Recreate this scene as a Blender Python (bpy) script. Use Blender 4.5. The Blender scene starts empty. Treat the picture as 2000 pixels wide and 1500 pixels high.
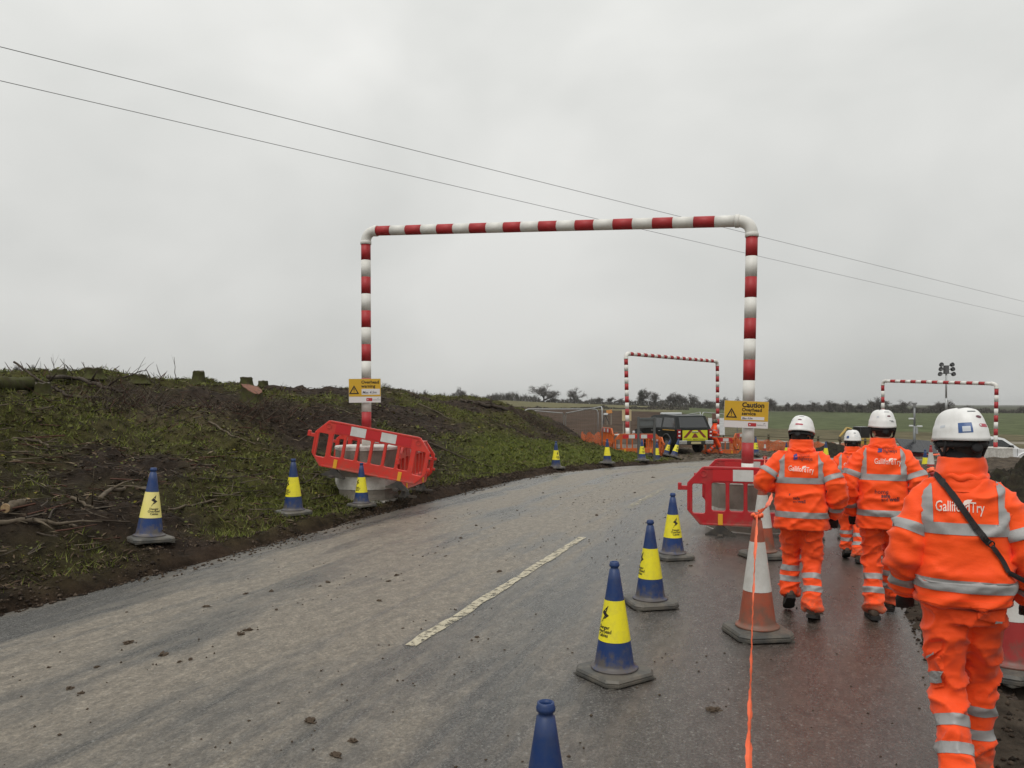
import bpy, bmesh, math, random
import numpy as np
from mathutils import Vector, Matrix, noise
from mathutils.bvhtree import BVHTree

random.seed(7)
rng = np.random.default_rng(11)
scene = bpy.context.scene
C = scene.collection
R = math.radians

# ------------------------------------------------------------------ camera
F, CX, HY, CH = 1500.0, 1000.0, 790.0, 1.8      # focal length / horizon in photo pixels, eye height
cam = bpy.data.cameras.new('camera')
cam.sensor_width = 36.0
cam.lens = 36.0 * F / 2000.0
cam.shift_y = 0.02
cam.clip_start = 0.05
cam.clip_end = 6000
cam_o = bpy.data.objects.new('camera', cam)
cam_o.location = (0, 0, CH)
cam_o.rotation_euler = (R(90), 0, 0)
C.objects.link(cam_o)
scene.camera = cam_o

# ------------------------------------------------------------------ sky
world = bpy.data.worlds.new('World')
scene.world = world
world.use_nodes = True
wt = world.node_tree
wt.nodes.clear()
SUN_EL, SUN_AZ = 58.0, 205.0                     # azimuth clockwise from the viewing direction
def wn(t, **kw):
    n = wt.nodes.new(t)
    for k, v in kw.items():
        setattr(n, k, v)
    return n
sky = wn('ShaderNodeTexSky', sky_type='NISHITA', sun_disc=False)
sky.sun_elevation = R(SUN_EL)
sky.sun_rotation = R(SUN_AZ)
sky.air_density = 1.0
sky.dust_density = 4.0
sky_bg = wn('ShaderNodeBackground'); sky_bg.inputs[1].default_value = 0.05
wt.links.new(sky.outputs[0], sky_bg.inputs[0])
tc = wn('ShaderNodeTexCoord')
mp = wn('ShaderNodeMapping'); mp.inputs['Scale'].default_value = (1.0, 1.0, 1.7)
mp.inputs['Rotation'].default_value = (0.25, 0.2, 0.4)
wt.links.new(tc.outputs['Generated'], mp.inputs[0])
n1 = wn('ShaderNodeTexNoise'); n1.inputs['Scale'].default_value = 2.1; n1.inputs['Detail'].default_value = 4; n1.inputs['Roughness'].default_value = 0.5
n1.inputs['Distortion'].default_value = 0.25
wt.links.new(mp.outputs[0], n1.inputs['Vector'])
cr = wn('ShaderNodeValToRGB')
cr.color_ramp.elements[0].position = 0.32; cr.color_ramp.elements[0].color = (0.82, 0.83, 0.82, 1)
cr.color_ramp.elements[1].position = 0.66; cr.color_ramp.elements[1].color = (1.08, 1.08, 1.07, 1)
wt.links.new(n1.outputs['Fac'], cr.inputs[0])
sx = wn('ShaderNodeSeparateXYZ'); wt.links.new(tc.outputs['Generated'], sx.inputs[0])
gr = wn('ShaderNodeMapRange'); gr.inputs['From Min'].default_value = -0.02; gr.inputs['From Max'].default_value = 1.0
gr.inputs['To Min'].default_value = 0.61; gr.inputs['To Max'].default_value = 1.16
wt.links.new(sx.outputs['Z'], gr.inputs['Value'])
mul = wn('ShaderNodeMixRGB', blend_type='MULTIPLY'); mul.inputs[0].default_value = 1.0
wt.links.new(cr.outputs[0], mul.inputs[1]); wt.links.new(gr.outputs[0], mul.inputs[2])
tint = wn('ShaderNodeMixRGB', blend_type='MULTIPLY'); tint.inputs[0].default_value = 1.0
tint.inputs[2].default_value = (1.0, 1.002, 0.978, 1)
wt.links.new(mul.outputs[0], tint.inputs[1])
cl_bg = wn('ShaderNodeBackground'); cl_bg.inputs[1].default_value = 1.0
wt.links.new(tint.outputs[0], cl_bg.inputs[0])
mixb = wn('ShaderNodeMixShader'); mixb.inputs[0].default_value = 0.94   # thick overcast over the clear sky
wt.links.new(sky_bg.outputs[0], mixb.inputs[1]); wt.links.new(cl_bg.outputs[0], mixb.inputs[2])
wo = wn('ShaderNodeOutputWorld'); wt.links.new(mixb.outputs[0], wo.inputs[0])

sun = bpy.data.lights.new('sun', 'SUN')
sun.energy = 1.3
sun.angle = R(35)
sun.color = (1.0, 0.97, 0.93)
sun_o = bpy.data.objects.new('sun', sun)
az = R(SUN_AZ)
sd = Vector((math.sin(az) * math.cos(R(SUN_EL)), math.cos(az) * math.cos(R(SUN_EL)), math.sin(R(SUN_EL))))
sun_o.rotation_euler = (-sd).to_track_quat('-Z', 'Y').to_euler()
C.objects.link(sun_o)

vs = scene.view_settings
vs.view_transform = 'Standard'; vs.look = 'None'; vs.exposure = 0.0; vs.gamma = 1.0; vs.use_curve_mapping = False
try:
    scene.cycles.use_denoising = True
    scene.cycles.max_bounces = 6
    scene.cycles.transparent_max_bounces = 16
except Exception:
    pass

# ------------------------------------------------------------------ helpers
def px(x, y, d):
    """photo pixel at depth d (metres ahead) -> world point"""
    return Vector(((x - CX) / F * d, d, CH + (HY - y) / F * d))

def tag(o, label=None, cat=None, group=None, kind=None):
    if label: o['label'] = label
    if cat: o['category'] = cat
    if group: o['group'] = group
    if kind: o['kind'] = kind
    return o

def empty(name, loc=(0, 0, 0), rz=0.0, scale=1.0):
    o = bpy.data.objects.new(name, None)
    o.empty_display_size = 0.1
    o.location = loc
    o.rotation_euler = (0, 0, rz)
    o.scale = (scale,) * 3
    C.objects.link(o)
    return o

def mesh_obj(name, me, parent=None, mats=None, loc=None, rot=None):
    o = bpy.data.objects.new(name, me)
    if mats is not None and len(me.materials) == 0:
        for m in (mats if isinstance(mats, (list, tuple)) else [mats]):
            me.materials.append(m)
    C.objects.link(o)
    if parent: o.parent = parent
    if loc is not None: o.location = loc
    if rot is not None: o.rotation_euler = rot
    return o

def bm_mesh(name, bm, smooth=True):
    bmesh.ops.recalc_face_normals(bm, faces=bm.faces)
    me = bpy.data.meshes.new(name)
    bm.to_mesh(me); bm.free()
    if smooth:
        me.polygons.foreach_set('use_smooth', [True] * len(me.polygons))
    return me

def part(name, bm, mats, parent=None, smooth=False, loc=None, rot=None):
    return mesh_obj(name, bm_mesh(name, bm, smooth), parent, mats, loc, rot)

def dup(o, parent=None, loc=None, rz=None, label=None, scale=None):
    """copy of a thing with its parts and sub-parts"""
    c = o.copy(); C.objects.link(c); c.parent = parent
    if loc is not None: c.location = loc
    if rz is not None: c.rotation_euler = (0, 0, rz)
    if scale is not None: c.scale = (scale,) * 3
    if label: c['label'] = label
    for ch in o.children:
        dup(ch, c)
    return c

def add_box(bm, cx, cy, cz, sx_, sy_, sz_, M=None, bev=0.0, mi=0):
    r = bmesh.ops.create_cube(bm, size=1.0)
    vs_ = r['verts']
    for v in vs_:
        v.co = Vector((cx + v.co.x * sx_, cy + v.co.y * sy_, cz + v.co.z * sz_))
    fs = list({f for v in vs_ for f in v.link_faces})
    if bev > 0:
        es = list({e for v in vs_ for e in v.link_edges})
        rr = bmesh.ops.bevel(bm, geom=es, offset=bev, segments=2, affect='EDGES', profile=0.6)
        vs_ = list({v for f in rr['faces'] for v in f.verts} | {v for v in vs_ if v.is_valid})
        fs = list({f for v in vs_ for f in v.link_faces})
    for f in fs: f.material_index = mi
    if M is not None:
        bmesh.ops.transform(bm, matrix=M, verts=list({v for f in fs for v in f.verts}))
    return fs

def frames(pts):
    n = len(pts); T = []
    for i in range(n):
        a = pts[max(i - 1, 0)]; b = pts[min(i + 1, n - 1)]
        t = (b - a)
        T.append(t.normalized() if t.length > 1e-9 else Vector((0, 0, 1)))
    ref = Vector((0, 1, 0)) if abs(T[0].y) < 0.9 else Vector((1, 0, 0))
    out = []
    for t in T:
        a = (ref - t * ref.dot(t)).normalized()
        b = t.cross(a).normalized()
        out.append((t, a, b)); ref = a
    return out

def add_tube(bm, pts, rad, seg=10, cap=True, mi=0, rough=0.0):
    pts = [Vector(p) for p in pts]
    if not isinstance(rad, (list, tuple)): rad = [rad] * len(pts)
    fr = frames(pts); rings = []
    for p, r, (t, a, b) in zip(pts, rad, fr):
        ra, rb = r if isinstance(r, (list, tuple)) else (r, r)
        ring = []
        for k in range(seg):
            th = 2 * math.pi * k / seg
            j = 1 + (random.uniform(-rough, rough) if rough else 0)
            ring.append(bm.verts.new(p + a * math.cos(th) * ra * j + b * math.sin(th) * rb * j))
        rings.append(ring)
    for i in range(len(rings) - 1):
        for k in range(seg):
            f = bm.faces.new((rings[i][k], rings[i][(k + 1) % seg], rings[i + 1][(k + 1) % seg], rings[i + 1][k]))
            f.material_index = mi
    if cap and seg > 2:
        bm.faces.new(rings[0][::-1]).material_index = mi
        bm.faces.new(rings[-1]).material_index = mi
    return rings

def add_lathe(bm, prof, seg=24, M=None, mi=0, cap=True):
    """prof: (r, z) list from bottom to top"""
    rings = []
    for r, z in prof:
        ring = []
        for k in range(seg):
            th = 2 * math.pi * k / seg
            p = Vector((r * math.cos(th), r * math.sin(th), z))
            ring.append(bm.verts.new(M @ p if M is not None else p))
        rings.append(ring)
    for i in range(len(rings) - 1):
        for k in range(seg):
            bm.faces.new((rings[i][k], rings[i][(k + 1) % seg], rings[i + 1][(k + 1) % seg], rings[i + 1][k])).material_index = mi
    if cap:
        bm.faces.new(rings[0][::-1]).material_index = mi
        bm.faces.new(rings[-1]).material_index = mi
    return rings

def add_prism(bm, poly, y0, y1, M=None, mi=0, top_scale=None):
    """polygon in xz, extruded along y"""
    a = [bm.verts.new((p[0], y0, p[1])) for p in poly]
    b = [bm.verts.new((p[0], y1, p[1])) for p in poly]
    n = len(poly)
    fs = [bm.faces.new(a), bm.faces.new(b[::-1])]
    for i in range(n):
        fs.append(bm.faces.new((a[i], b[i], b[(i + 1) % n], a[(i + 1) % n])))
    for f in fs: f.material_index = mi
    if M is not None:
        bmesh.ops.transform(bm, matrix=M, verts=a + b)
    return a + b

def add_ellipsoid(bm, c, r, M=None, u=16, v=10, mi=0):
    res = bmesh.ops.create_uvsphere(bm, u_segments=u, v_segments=v, radius=1.0)
    for q in res['verts']:
        p = Vector((q.co.x * r[0], q.co.y * r[1], q.co.z * r[2]))
        if M is not None: p = M @ p
        q.co = p + Vector(c)
    for f in {f for q in res['verts'] for f in q.link_faces}: f.material_index = mi
    return res['verts']

def eval_mesh(ob):
    bpy.context.view_layer.update()
    dg = bpy.context.evaluated_depsgraph_get()
    return bpy.data.meshes.new_from_object(ob.evaluated_get(dg))

def remesh(bm, voxel, smooth=4):
    me = bpy.data.meshes.new('tmp'); bm.to_mesh(me); bm.free()
    ob = bpy.data.objects.new('tmp', me); C.objects.link(ob)
    m = ob.modifiers.new('r', 'REMESH'); m.mode = 'VOXEL'; m.voxel_size = voxel
    if smooth:
        s = ob.modifiers.new('s', 'SMOOTH'); s.factor = 0.5; s.iterations = smooth
    out = eval_mesh(ob)
    bpy.data.objects.remove(ob); bpy.data.meshes.remove(me)
    out.polygons.foreach_set('use_smooth', [True] * len(out.polygons))
    return out

_text_cache = {}
def text_bm(txt, size, bold=0.0, align='CENTER', shear=0.0, maxlen=None):
    """flat lettering in the xz plane (x right, z up) as a bmesh"""
    cu = bpy.data.curves.new('t', 'FONT')
    cu.body = txt; cu.size = size; cu.align_x = align; cu.offset = bold; cu.resolution_u = 2; cu.shear = shear
    ob = bpy.data.objects.new('t', cu); C.objects.link(ob)
    me = eval_mesh(ob)
    bpy.data.objects.remove(ob); bpy.data.curves.remove(cu)
    bm = bmesh.new(); bm.from_mesh(me); bpy.data.meshes.remove(me)
    bmesh.ops.remove_doubles(bm, verts=bm.verts, dist=1e-5)
    if maxlen:
        bmesh.ops.triangulate(bm, faces=bm.faces)
        for _ in range(4):
            es = [e for e in bm.edges if e.calc_length() > maxlen]
            if not es: break
            bmesh.ops.subdivide_edges(bm, edges=es, cuts=1)
            bmesh.ops.triangulate(bm, faces=bm.faces)
    for v in bm.verts: v.co = Vector((v.co.x, 0, v.co.y))
    return bm

def poly_bm(pts, maxlen=None):
    bm = bmesh.new()
    bm.faces.new([bm.verts.new((p[0], 0, p[1])) for p in pts])
    if maxlen:
        bmesh.ops.triangulate(bm, faces=bm.faces)
        for _ in range(7):
            es = [e for e in bm.edges if e.calc_length() > maxlen]
            if not es: break
            bmesh.ops.subdivide_edges(bm, edges=es, cuts=1)
            bmesh.ops.triangulate(bm, faces=bm.faces)
    return bm

# ------------------------------------------------------------------ materials
_mats = {}
def M(name, col, rough=0.6, col2=None, vs=6.0, bump=0.0, bs=40.0, metal=0.0, spec=0.5, lo=0.4, hi=0.65, rnd=0.0, dirt=None, dirt_amt=0.5, sheen=0.0, stretch=None, dirt_scale=9.0, mud=None, creases=0.0):
    if name in _mats: return _mats[name]
    m = bpy.data.materials.new(name); m.use_nodes = True
    nt = m.node_tree; b = nt.nodes['Principled BSDF']
    b.inputs['Base Color'].default_value = (*col, 1)
    b.inputs['Roughness'].default_value = rough
    b.inputs['Metallic'].default_value = metal
    b.inputs['Specular IOR Level'].default_value = spec
    if sheen: b.inputs['Sheen Weight'].default_value = sheen
    tcn = nt.nodes.new('ShaderNodeTexCoord'); vec = tcn.outputs['Object']
    if stretch:
        mpn = nt.nodes.new('ShaderNodeMapping'); mpn.inputs['Scale'].default_value = stretch
        nt.links.new(vec, mpn.inputs[0]); vec = mpn.outputs[0]
    out = None
    def noise_(scale, detail=6, rgh=0.6):
        n = nt.nodes.new('ShaderNodeTexNoise'); n.inputs['Scale'].default_value = scale
        n.inputs['Detail'].default_value = detail; n.inputs['Roughness'].default_value = rgh
        nt.links.new(vec, n.inputs['Vector']); return n
    def mix(a, bcol, fac_socket, amt=1.0, l=0.4, h=0.65):
        mr = nt.nodes.new('ShaderNodeMapRange'); mr.inputs['From Min'].default_value = l; mr.inputs['From Max'].default_value = h
        mr.inputs['To Max'].default_value = amt
        nt.links.new(fac_socket, mr.inputs['Value'])
        mx = nt.nodes.new('ShaderNodeMixRGB')
        nt.links.new(mr.outputs[0], mx.inputs[0])
        if isinstance(a, tuple): mx.inputs[1].default_value = (*a, 1)
        else: nt.links.new(a, mx.inputs[1])
        mx.inputs[2].default_value = (*bcol, 1)
        return mx.outputs[0]
    if col2 is not None:
        out = mix(col, col2, noise_(vs).outputs['Fac'], 1.0, lo, hi)
    if dirt is not None:
        out = mix(out if out is not None else col, dirt, noise_(dirt_scale, 8, 0.7).outputs['Fac'], dirt_amt, 0.45, 0.75)
    if mud:
        # splashed mud creeping up from the ground: (height, colour)
        sz = nt.nodes.new('ShaderNodeSeparateXYZ'); nt.links.new(tcn.outputs['Object'], sz.inputs[0])
        zz = nt.nodes.new('ShaderNodeMapRange'); zz.inputs['From Min'].default_value = 0.0; zz.inputs['From Max'].default_value = mud[0]; zz.inputs['To Min'].default_value = 0.34; zz.inputs['To Max'].default_value = -0.22
        nt.links.new(sz.outputs['Z'], zz.inputs['Value'])
        ad = nt.nodes.new('ShaderNodeMath'); ad.operation = 'ADD'; nt.links.new(zz.outputs[0], ad.inputs[0]); nt.links.new(noise_(mud[2], 8, 0.7).outputs['Fac'], ad.inputs[1])
        out = mix(out if out is not None else col, mud[1], ad.outputs[0], 0.85, 0.5, 0.72)
    if rnd:
        oi = nt.nodes.new('ShaderNodeObjectInfo')
        mr = nt.nodes.new('ShaderNodeMapRange'); mr.inputs['To Min'].default_value = 1 - rnd; mr.inputs['To Max'].default_value = 1 + rnd
        nt.links.new(oi.outputs['Random'], mr.inputs['Value'])
        mx = nt.nodes.new('ShaderNodeMixRGB'); mx.blend_type = 'MULTIPLY'; mx.inputs[0].default_value = 1
        if out is None: mx.inputs[1].default_value = (*col, 1)
        else: nt.links.new(out, mx.inputs[1])
        nt.links.new(mr.outputs[0], mx.inputs[2]); out = mx.outputs[0]
    if out is not None: nt.links.new(out, b.inputs['Base Color'])
    if bump:
        n = noise_(bs, 8, 0.65)
        bp = nt.nodes.new('ShaderNodeBump'); bp.inputs['Strength'].default_value = min(bump, 1.0); bp.inputs['Distance'].default_value = 0.02
        nt.links.new(n.outputs['Fac'], bp.inputs['Height']); nt.links.new(bp.outputs[0], b.inputs['Normal'])
    if creases:
        rn = nt.nodes.new('ShaderNodeTexNoise'); rn.noise_type = 'RIDGED_MULTIFRACTAL'; rn.inputs['Scale'].default_value = 4.2; rn.inputs['Detail'].default_value = 2.5; rn.inputs['Roughness'].default_value = 0.45; rn.inputs['Distortion'].default_value = 0.7
        nt.links.new(vec, rn.inputs['Vector'])
        b2 = nt.nodes.new('ShaderNodeBump'); b2.inputs['Strength'].default_value = creases; b2.inputs['Distance'].default_value = 0.045
        nt.links.new(rn.outputs['Fac'], b2.inputs['Height'])
        if bump: nt.links.new(bp.outputs[0], b2.inputs['Normal'])
        nt.links.new(b2.outputs[0], b.inputs['Normal'])
    _mats[name] = m
    return m
# ------------------------------------------------------------------ terrain
def vnoise(x, y, seed=0):
    x = np.asarray(x, float); y = np.asarray(y, float)
    xi = np.floor(x).astype(np.int64); yi = np.floor(y).astype(np.int64)
    fx = x - xi; fy = y - yi
    fx = fx * fx * (3 - 2 * fx); fy = fy * fy * (3 - 2 * fy)
    def h(a, b):
        n = (a * 374761393 + b * 668265263 + seed * 974634777) & 0x7fffffff
        n = ((n ^ (n >> 13)) * 1274126177) & 0x7fffffff
        return ((n ^ (n >> 16)) & 0xffff) / 65535.0
    a = h(xi, yi); b = h(xi + 1, yi); c = h(xi, yi + 1); d = h(xi + 1, yi + 1)
    return (a * (1 - fx) + b * fx) * (1 - fy) + (c * (1 - fx) + d * fx) * fy - 0.5

def fbm(x, y, octs=4, seed=0, gain=0.5):
    r = 0; amp = 1.0
    for i in range(octs):
        r = r + amp * vnoise(np.asarray(x) * 2 ** i, np.asarray(y) * 2 ** i, seed + i * 17); amp *= gain
    return r

def sm(t):
    t = np.clip(t, 0, 1); return t * t * (3 - 2 * t)

RO = np.array([-0.81, 5.65]); RU = np.array([0.343, 0.939]); RU = RU / np.hypot(*RU); RN = np.array([RU[1], -RU[0]])
HALF = 3.65
def curve(s): return 0.0098 * np.clip(np.asarray(s, float) - 8, 0, None) ** 2
def to_st(x, y):
    rx = np.asarray(x, float) - RO[0]; ry = np.asarray(y, float) - RO[1]
    s = rx * RU[0] + ry * RU[1]; t = rx * RN[0] + ry * RN[1]
    return s, t - curve(s)
def to_xy(s, t):
    s = np.asarray(s, float); t = np.asarray(t, float) + curve(s)
    return RO[0] + s * RU[0] + t * RN[0], RO[1] + s * RU[1] + t * RN[1]

def base_z(x, y):
    x = np.asarray(x, float); y = np.asarray(y, float)
    z = -0.04 * np.clip(y - 20, 0, 35) - 0.035 * np.clip(x - 12, 0, 22) * sm((y - 25) / 15)
    a = x / np.clip(y, 1, None)
    zf = np.interp(a, [-0.1, 0.0, 0.22, 0.33], [4.4, 3.2, 0.6, -1.5])
    f = np.clip((y - 60) / 250, 0, 1) ** 1.1
    return z * (1 - f) + zf * f

def bank_z(x, y):
    s, t = to_st(x, y)
    e = -t - HALF
    S = np.interp(e, [0, 0.12, 0.5, 1, 2, 5, 9, 13, 20, 60], [0, 0.07, 0.15, 0.30, 0.6, 1.5, 2.45, 2.8, 3.0, 3.1])
    A = np.interp(x, [-14, -9, -5, -1, 1.0, 3.0, 4.6, 6.5], [0.87, 0.95, 1.0, 0.93, 0.74, 0.42, 0.08, 0.0])
    A = A * (1 - sm((y - 42) / 14))
    A2 = np.interp(x, [-1, 3.5, 7.0], [1, 0.5, 0.0])
    return np.where(e > 0, np.minimum(S, 0.15) * A2 + np.clip(S - 0.15, 0, None) * A, 0), e, s

def gz(x, y):
    b, e, s = bank_z(x, y)
    return base_z(x, y) + b

def gz1(x, y): return float(gz(np.array([x]), np.array([y]))[0])

def bank_detail(x, y):
    """small-scale relief of the earth bank"""
    s, t = to_st(x, y); e = -t - HALF
    k = np.clip((e - 0.0) / 0.5, 0, 1)
    d = 0.42 * fbm(x * 0.45, y * 0.45, 4, 3) * np.clip(e / 4, 0, 1) + 0.20 * fbm(x * 1.9, y * 1.9, 4, 9) * k * np.clip(.4 + e / 2, 0, 1)
    ridge = 0.05 * np.exp(-((e - 0.18) / 0.12) ** 2) * (1 + 1.5 * vnoise(s * 3, s * 0, 5))
    return d + ridge + 0.085 * fbm(x * 6, y * 6, 3, 21, .6) * np.clip(e / 0.15, 0, 1)

def gzd(x, y):
    """ground height incl. bank relief at points (arrays)"""
    s, t = to_st(x, y)
    return gz(x, y) + np.where(-t - HALF > 0, bank_detail(x, y), 0.0)

def surf(xp, yp, dmax=90.0):
    """where the ray through a photo pixel meets the ground"""
    d = np.exp(np.linspace(math.log(2.5), math.log(dmax), 2200))
    X = (xp - CX) / F * d; Z = CH + (HY - yp) / F * d
    g = gzd(X, d)
    i = np.argmax(Z <= g)
    if Z[i] > g[i]: i = len(d) - 1
    return Vector((X[i], d[i], g[i]))

def on_ground(x, y):
    return Vector((x, y, float(gzd(np.array([x]), np.array([y]))[0])))

def grid_mesh(name, X, Y, Z, uv=None, cols=None):
    nr, nc = X.shape
    verts = np.stack([X, Y, Z], -1).reshape(-1, 3)
    idx = np.arange(nr * nc).reshape(nr, nc)
    q = np.stack([idx[:-1, :-1], idx[:-1, 1:], idx[1:, 1:], idx[1:, :-1]], -1).reshape(-1, 4)
    me = bpy.data.meshes.new(name)
    me.vertices.add(len(verts)); me.vertices.foreach_set('co', verts.ravel())
    me.loops.add(len(q) * 4); me.loops.foreach_set('vertex_index', q.ravel())
    me.polygons.add(len(q)); me.polygons.foreach_set('loop_start', np.arange(len(q)) * 4)
    me.update(calc_edges=True)
    me.polygons.foreach_set('use_smooth', np.ones(len(q), bool))
    if uv is not None:
        l = me.uv_layers.new(name='UVMap')
        l.data.foreach_set('uv', uv.reshape(-1, 2)[q.ravel()].ravel())
    if cols is not None:
        a = me.color_attributes.new('Col', 'FLOAT_COLOR', 'POINT')
        c4 = np.concatenate([cols.reshape(-1, 3), np.ones((len(verts), 1))], 1)
        a.data.foreach_set('color', c4.ravel())
    me.validate()
    return me

# ---- materials of the ground
def ground_mat():
    m = bpy.data.materials.new('ground'); m.use_nodes = True
    nt = m.node_tree; b = nt.nodes['Principled BSDF']; L = nt.links.new
    at = nt.nodes.new('ShaderNodeVertexColor'); at.layer_name = 'Col'
    tcn = nt.nodes.new('ShaderNodeTexCoord')
    n = nt.nodes.new('ShaderNodeTexNoise'); n.inputs['Scale'].default_value = 0.35; n.inputs['Detail'].default_value = 9; n.inputs['Roughness'].default_value = 0.65
    L(tcn.outputs['Object'], n.inputs['Vector'])
    mr = nt.nodes.new('ShaderNodeMapRange'); mr.inputs['From Min'].default_value = 0.25; mr.inputs['From Max'].default_value = 0.75
    mr.inputs['To Min'].default_value = 0.40; mr.inputs['To Max'].default_value = 1.65; L(n.outputs['Fac'], mr.inputs['Value'])
    mx = nt.nodes.new('ShaderNodeMixRGB'); mx.blend_type = 'MULTIPLY'; mx.inputs[0].default_value = 1
    L(at.outputs[0], mx.inputs[1]); L(mr.outputs[0], mx.inputs[2]); L(mx.outputs[0], b.inputs['Base Color'])
    b.inputs['Roughness'].default_value = 0.9; b.inputs['Specular IOR Level'].default_value = 0.03
    n2 = nt.nodes.new('ShaderNodeTexNoise'); n2.inputs['Scale'].default_value = 3.0; n2.inputs['Detail'].default_value = 8
    L(tcn.outputs['Object'], n2.inputs['Vector'])
    bp = nt.nodes.new('ShaderNodeBump'); bp.inputs['Strength'].default_value = 0.7; bp.inputs['Distance'].default_value = 0.12
    L(n2.outputs['Fac'], bp.inputs['Height']); L(bp.outputs[0], b.inputs['Normal'])
    return m

def bank_mat():
    m = bpy.data.materials.new('bank_soil'); m.use_nodes = True
    nt = m.node_tree; b = nt.nodes['Principled BSDF']; L = nt.links.new
    at = nt.nodes.new('ShaderNodeVertexColor'); at.layer_name = 'Col'
    tcn = nt.nodes.new('ShaderNodeTexCoord')
    def nz(s, d=8, r=0.65):
        n = nt.nodes.new('ShaderNodeTexNoise'); n.inputs['Scale'].default_value = s; n.inputs['Detail'].default_value = d; n.inputs['Roughness'].default_value = r
        L(tcn.outputs['Object'], n.inputs['Vector']); return n
    a = nz(4.5); mr = nt.nodes.new('ShaderNodeMapRange'); mr.inputs['From Min'].default_value = 0.3; mr.inputs['From Max'].default_value = 0.7
    mr.inputs['To Min'].default_value = 0.3; mr.inputs['To Max'].default_value = 1.75; L(a.outputs['Fac'], mr.inputs['Value'])
    mx = nt.nodes.new('ShaderNodeMixRGB'); mx.blend_type = 'MULTIPLY'; mx.inputs[0].default_value = 1
    L(at.outputs[0], mx.inputs[1]); L(mr.outputs[0], mx.inputs[2]); L(mx.outputs[0], b.inputs['Base Color'])
    b.inputs['Roughness'].default_value = 0.85; b.inputs['Specular IOR Level'].default_value = 0.10
    n2 = nz(22, 10, 0.75)
    bp = nt.nodes.new('ShaderNodeBump'); bp.inputs['Strength'].default_value = 1.0; bp.inputs['Distance'].default_value = 0.10
    L(n2.outputs['Fac'], bp.inputs['Height']); L(bp.outputs[0], b.inputs['Normal'])
    return m

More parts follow.
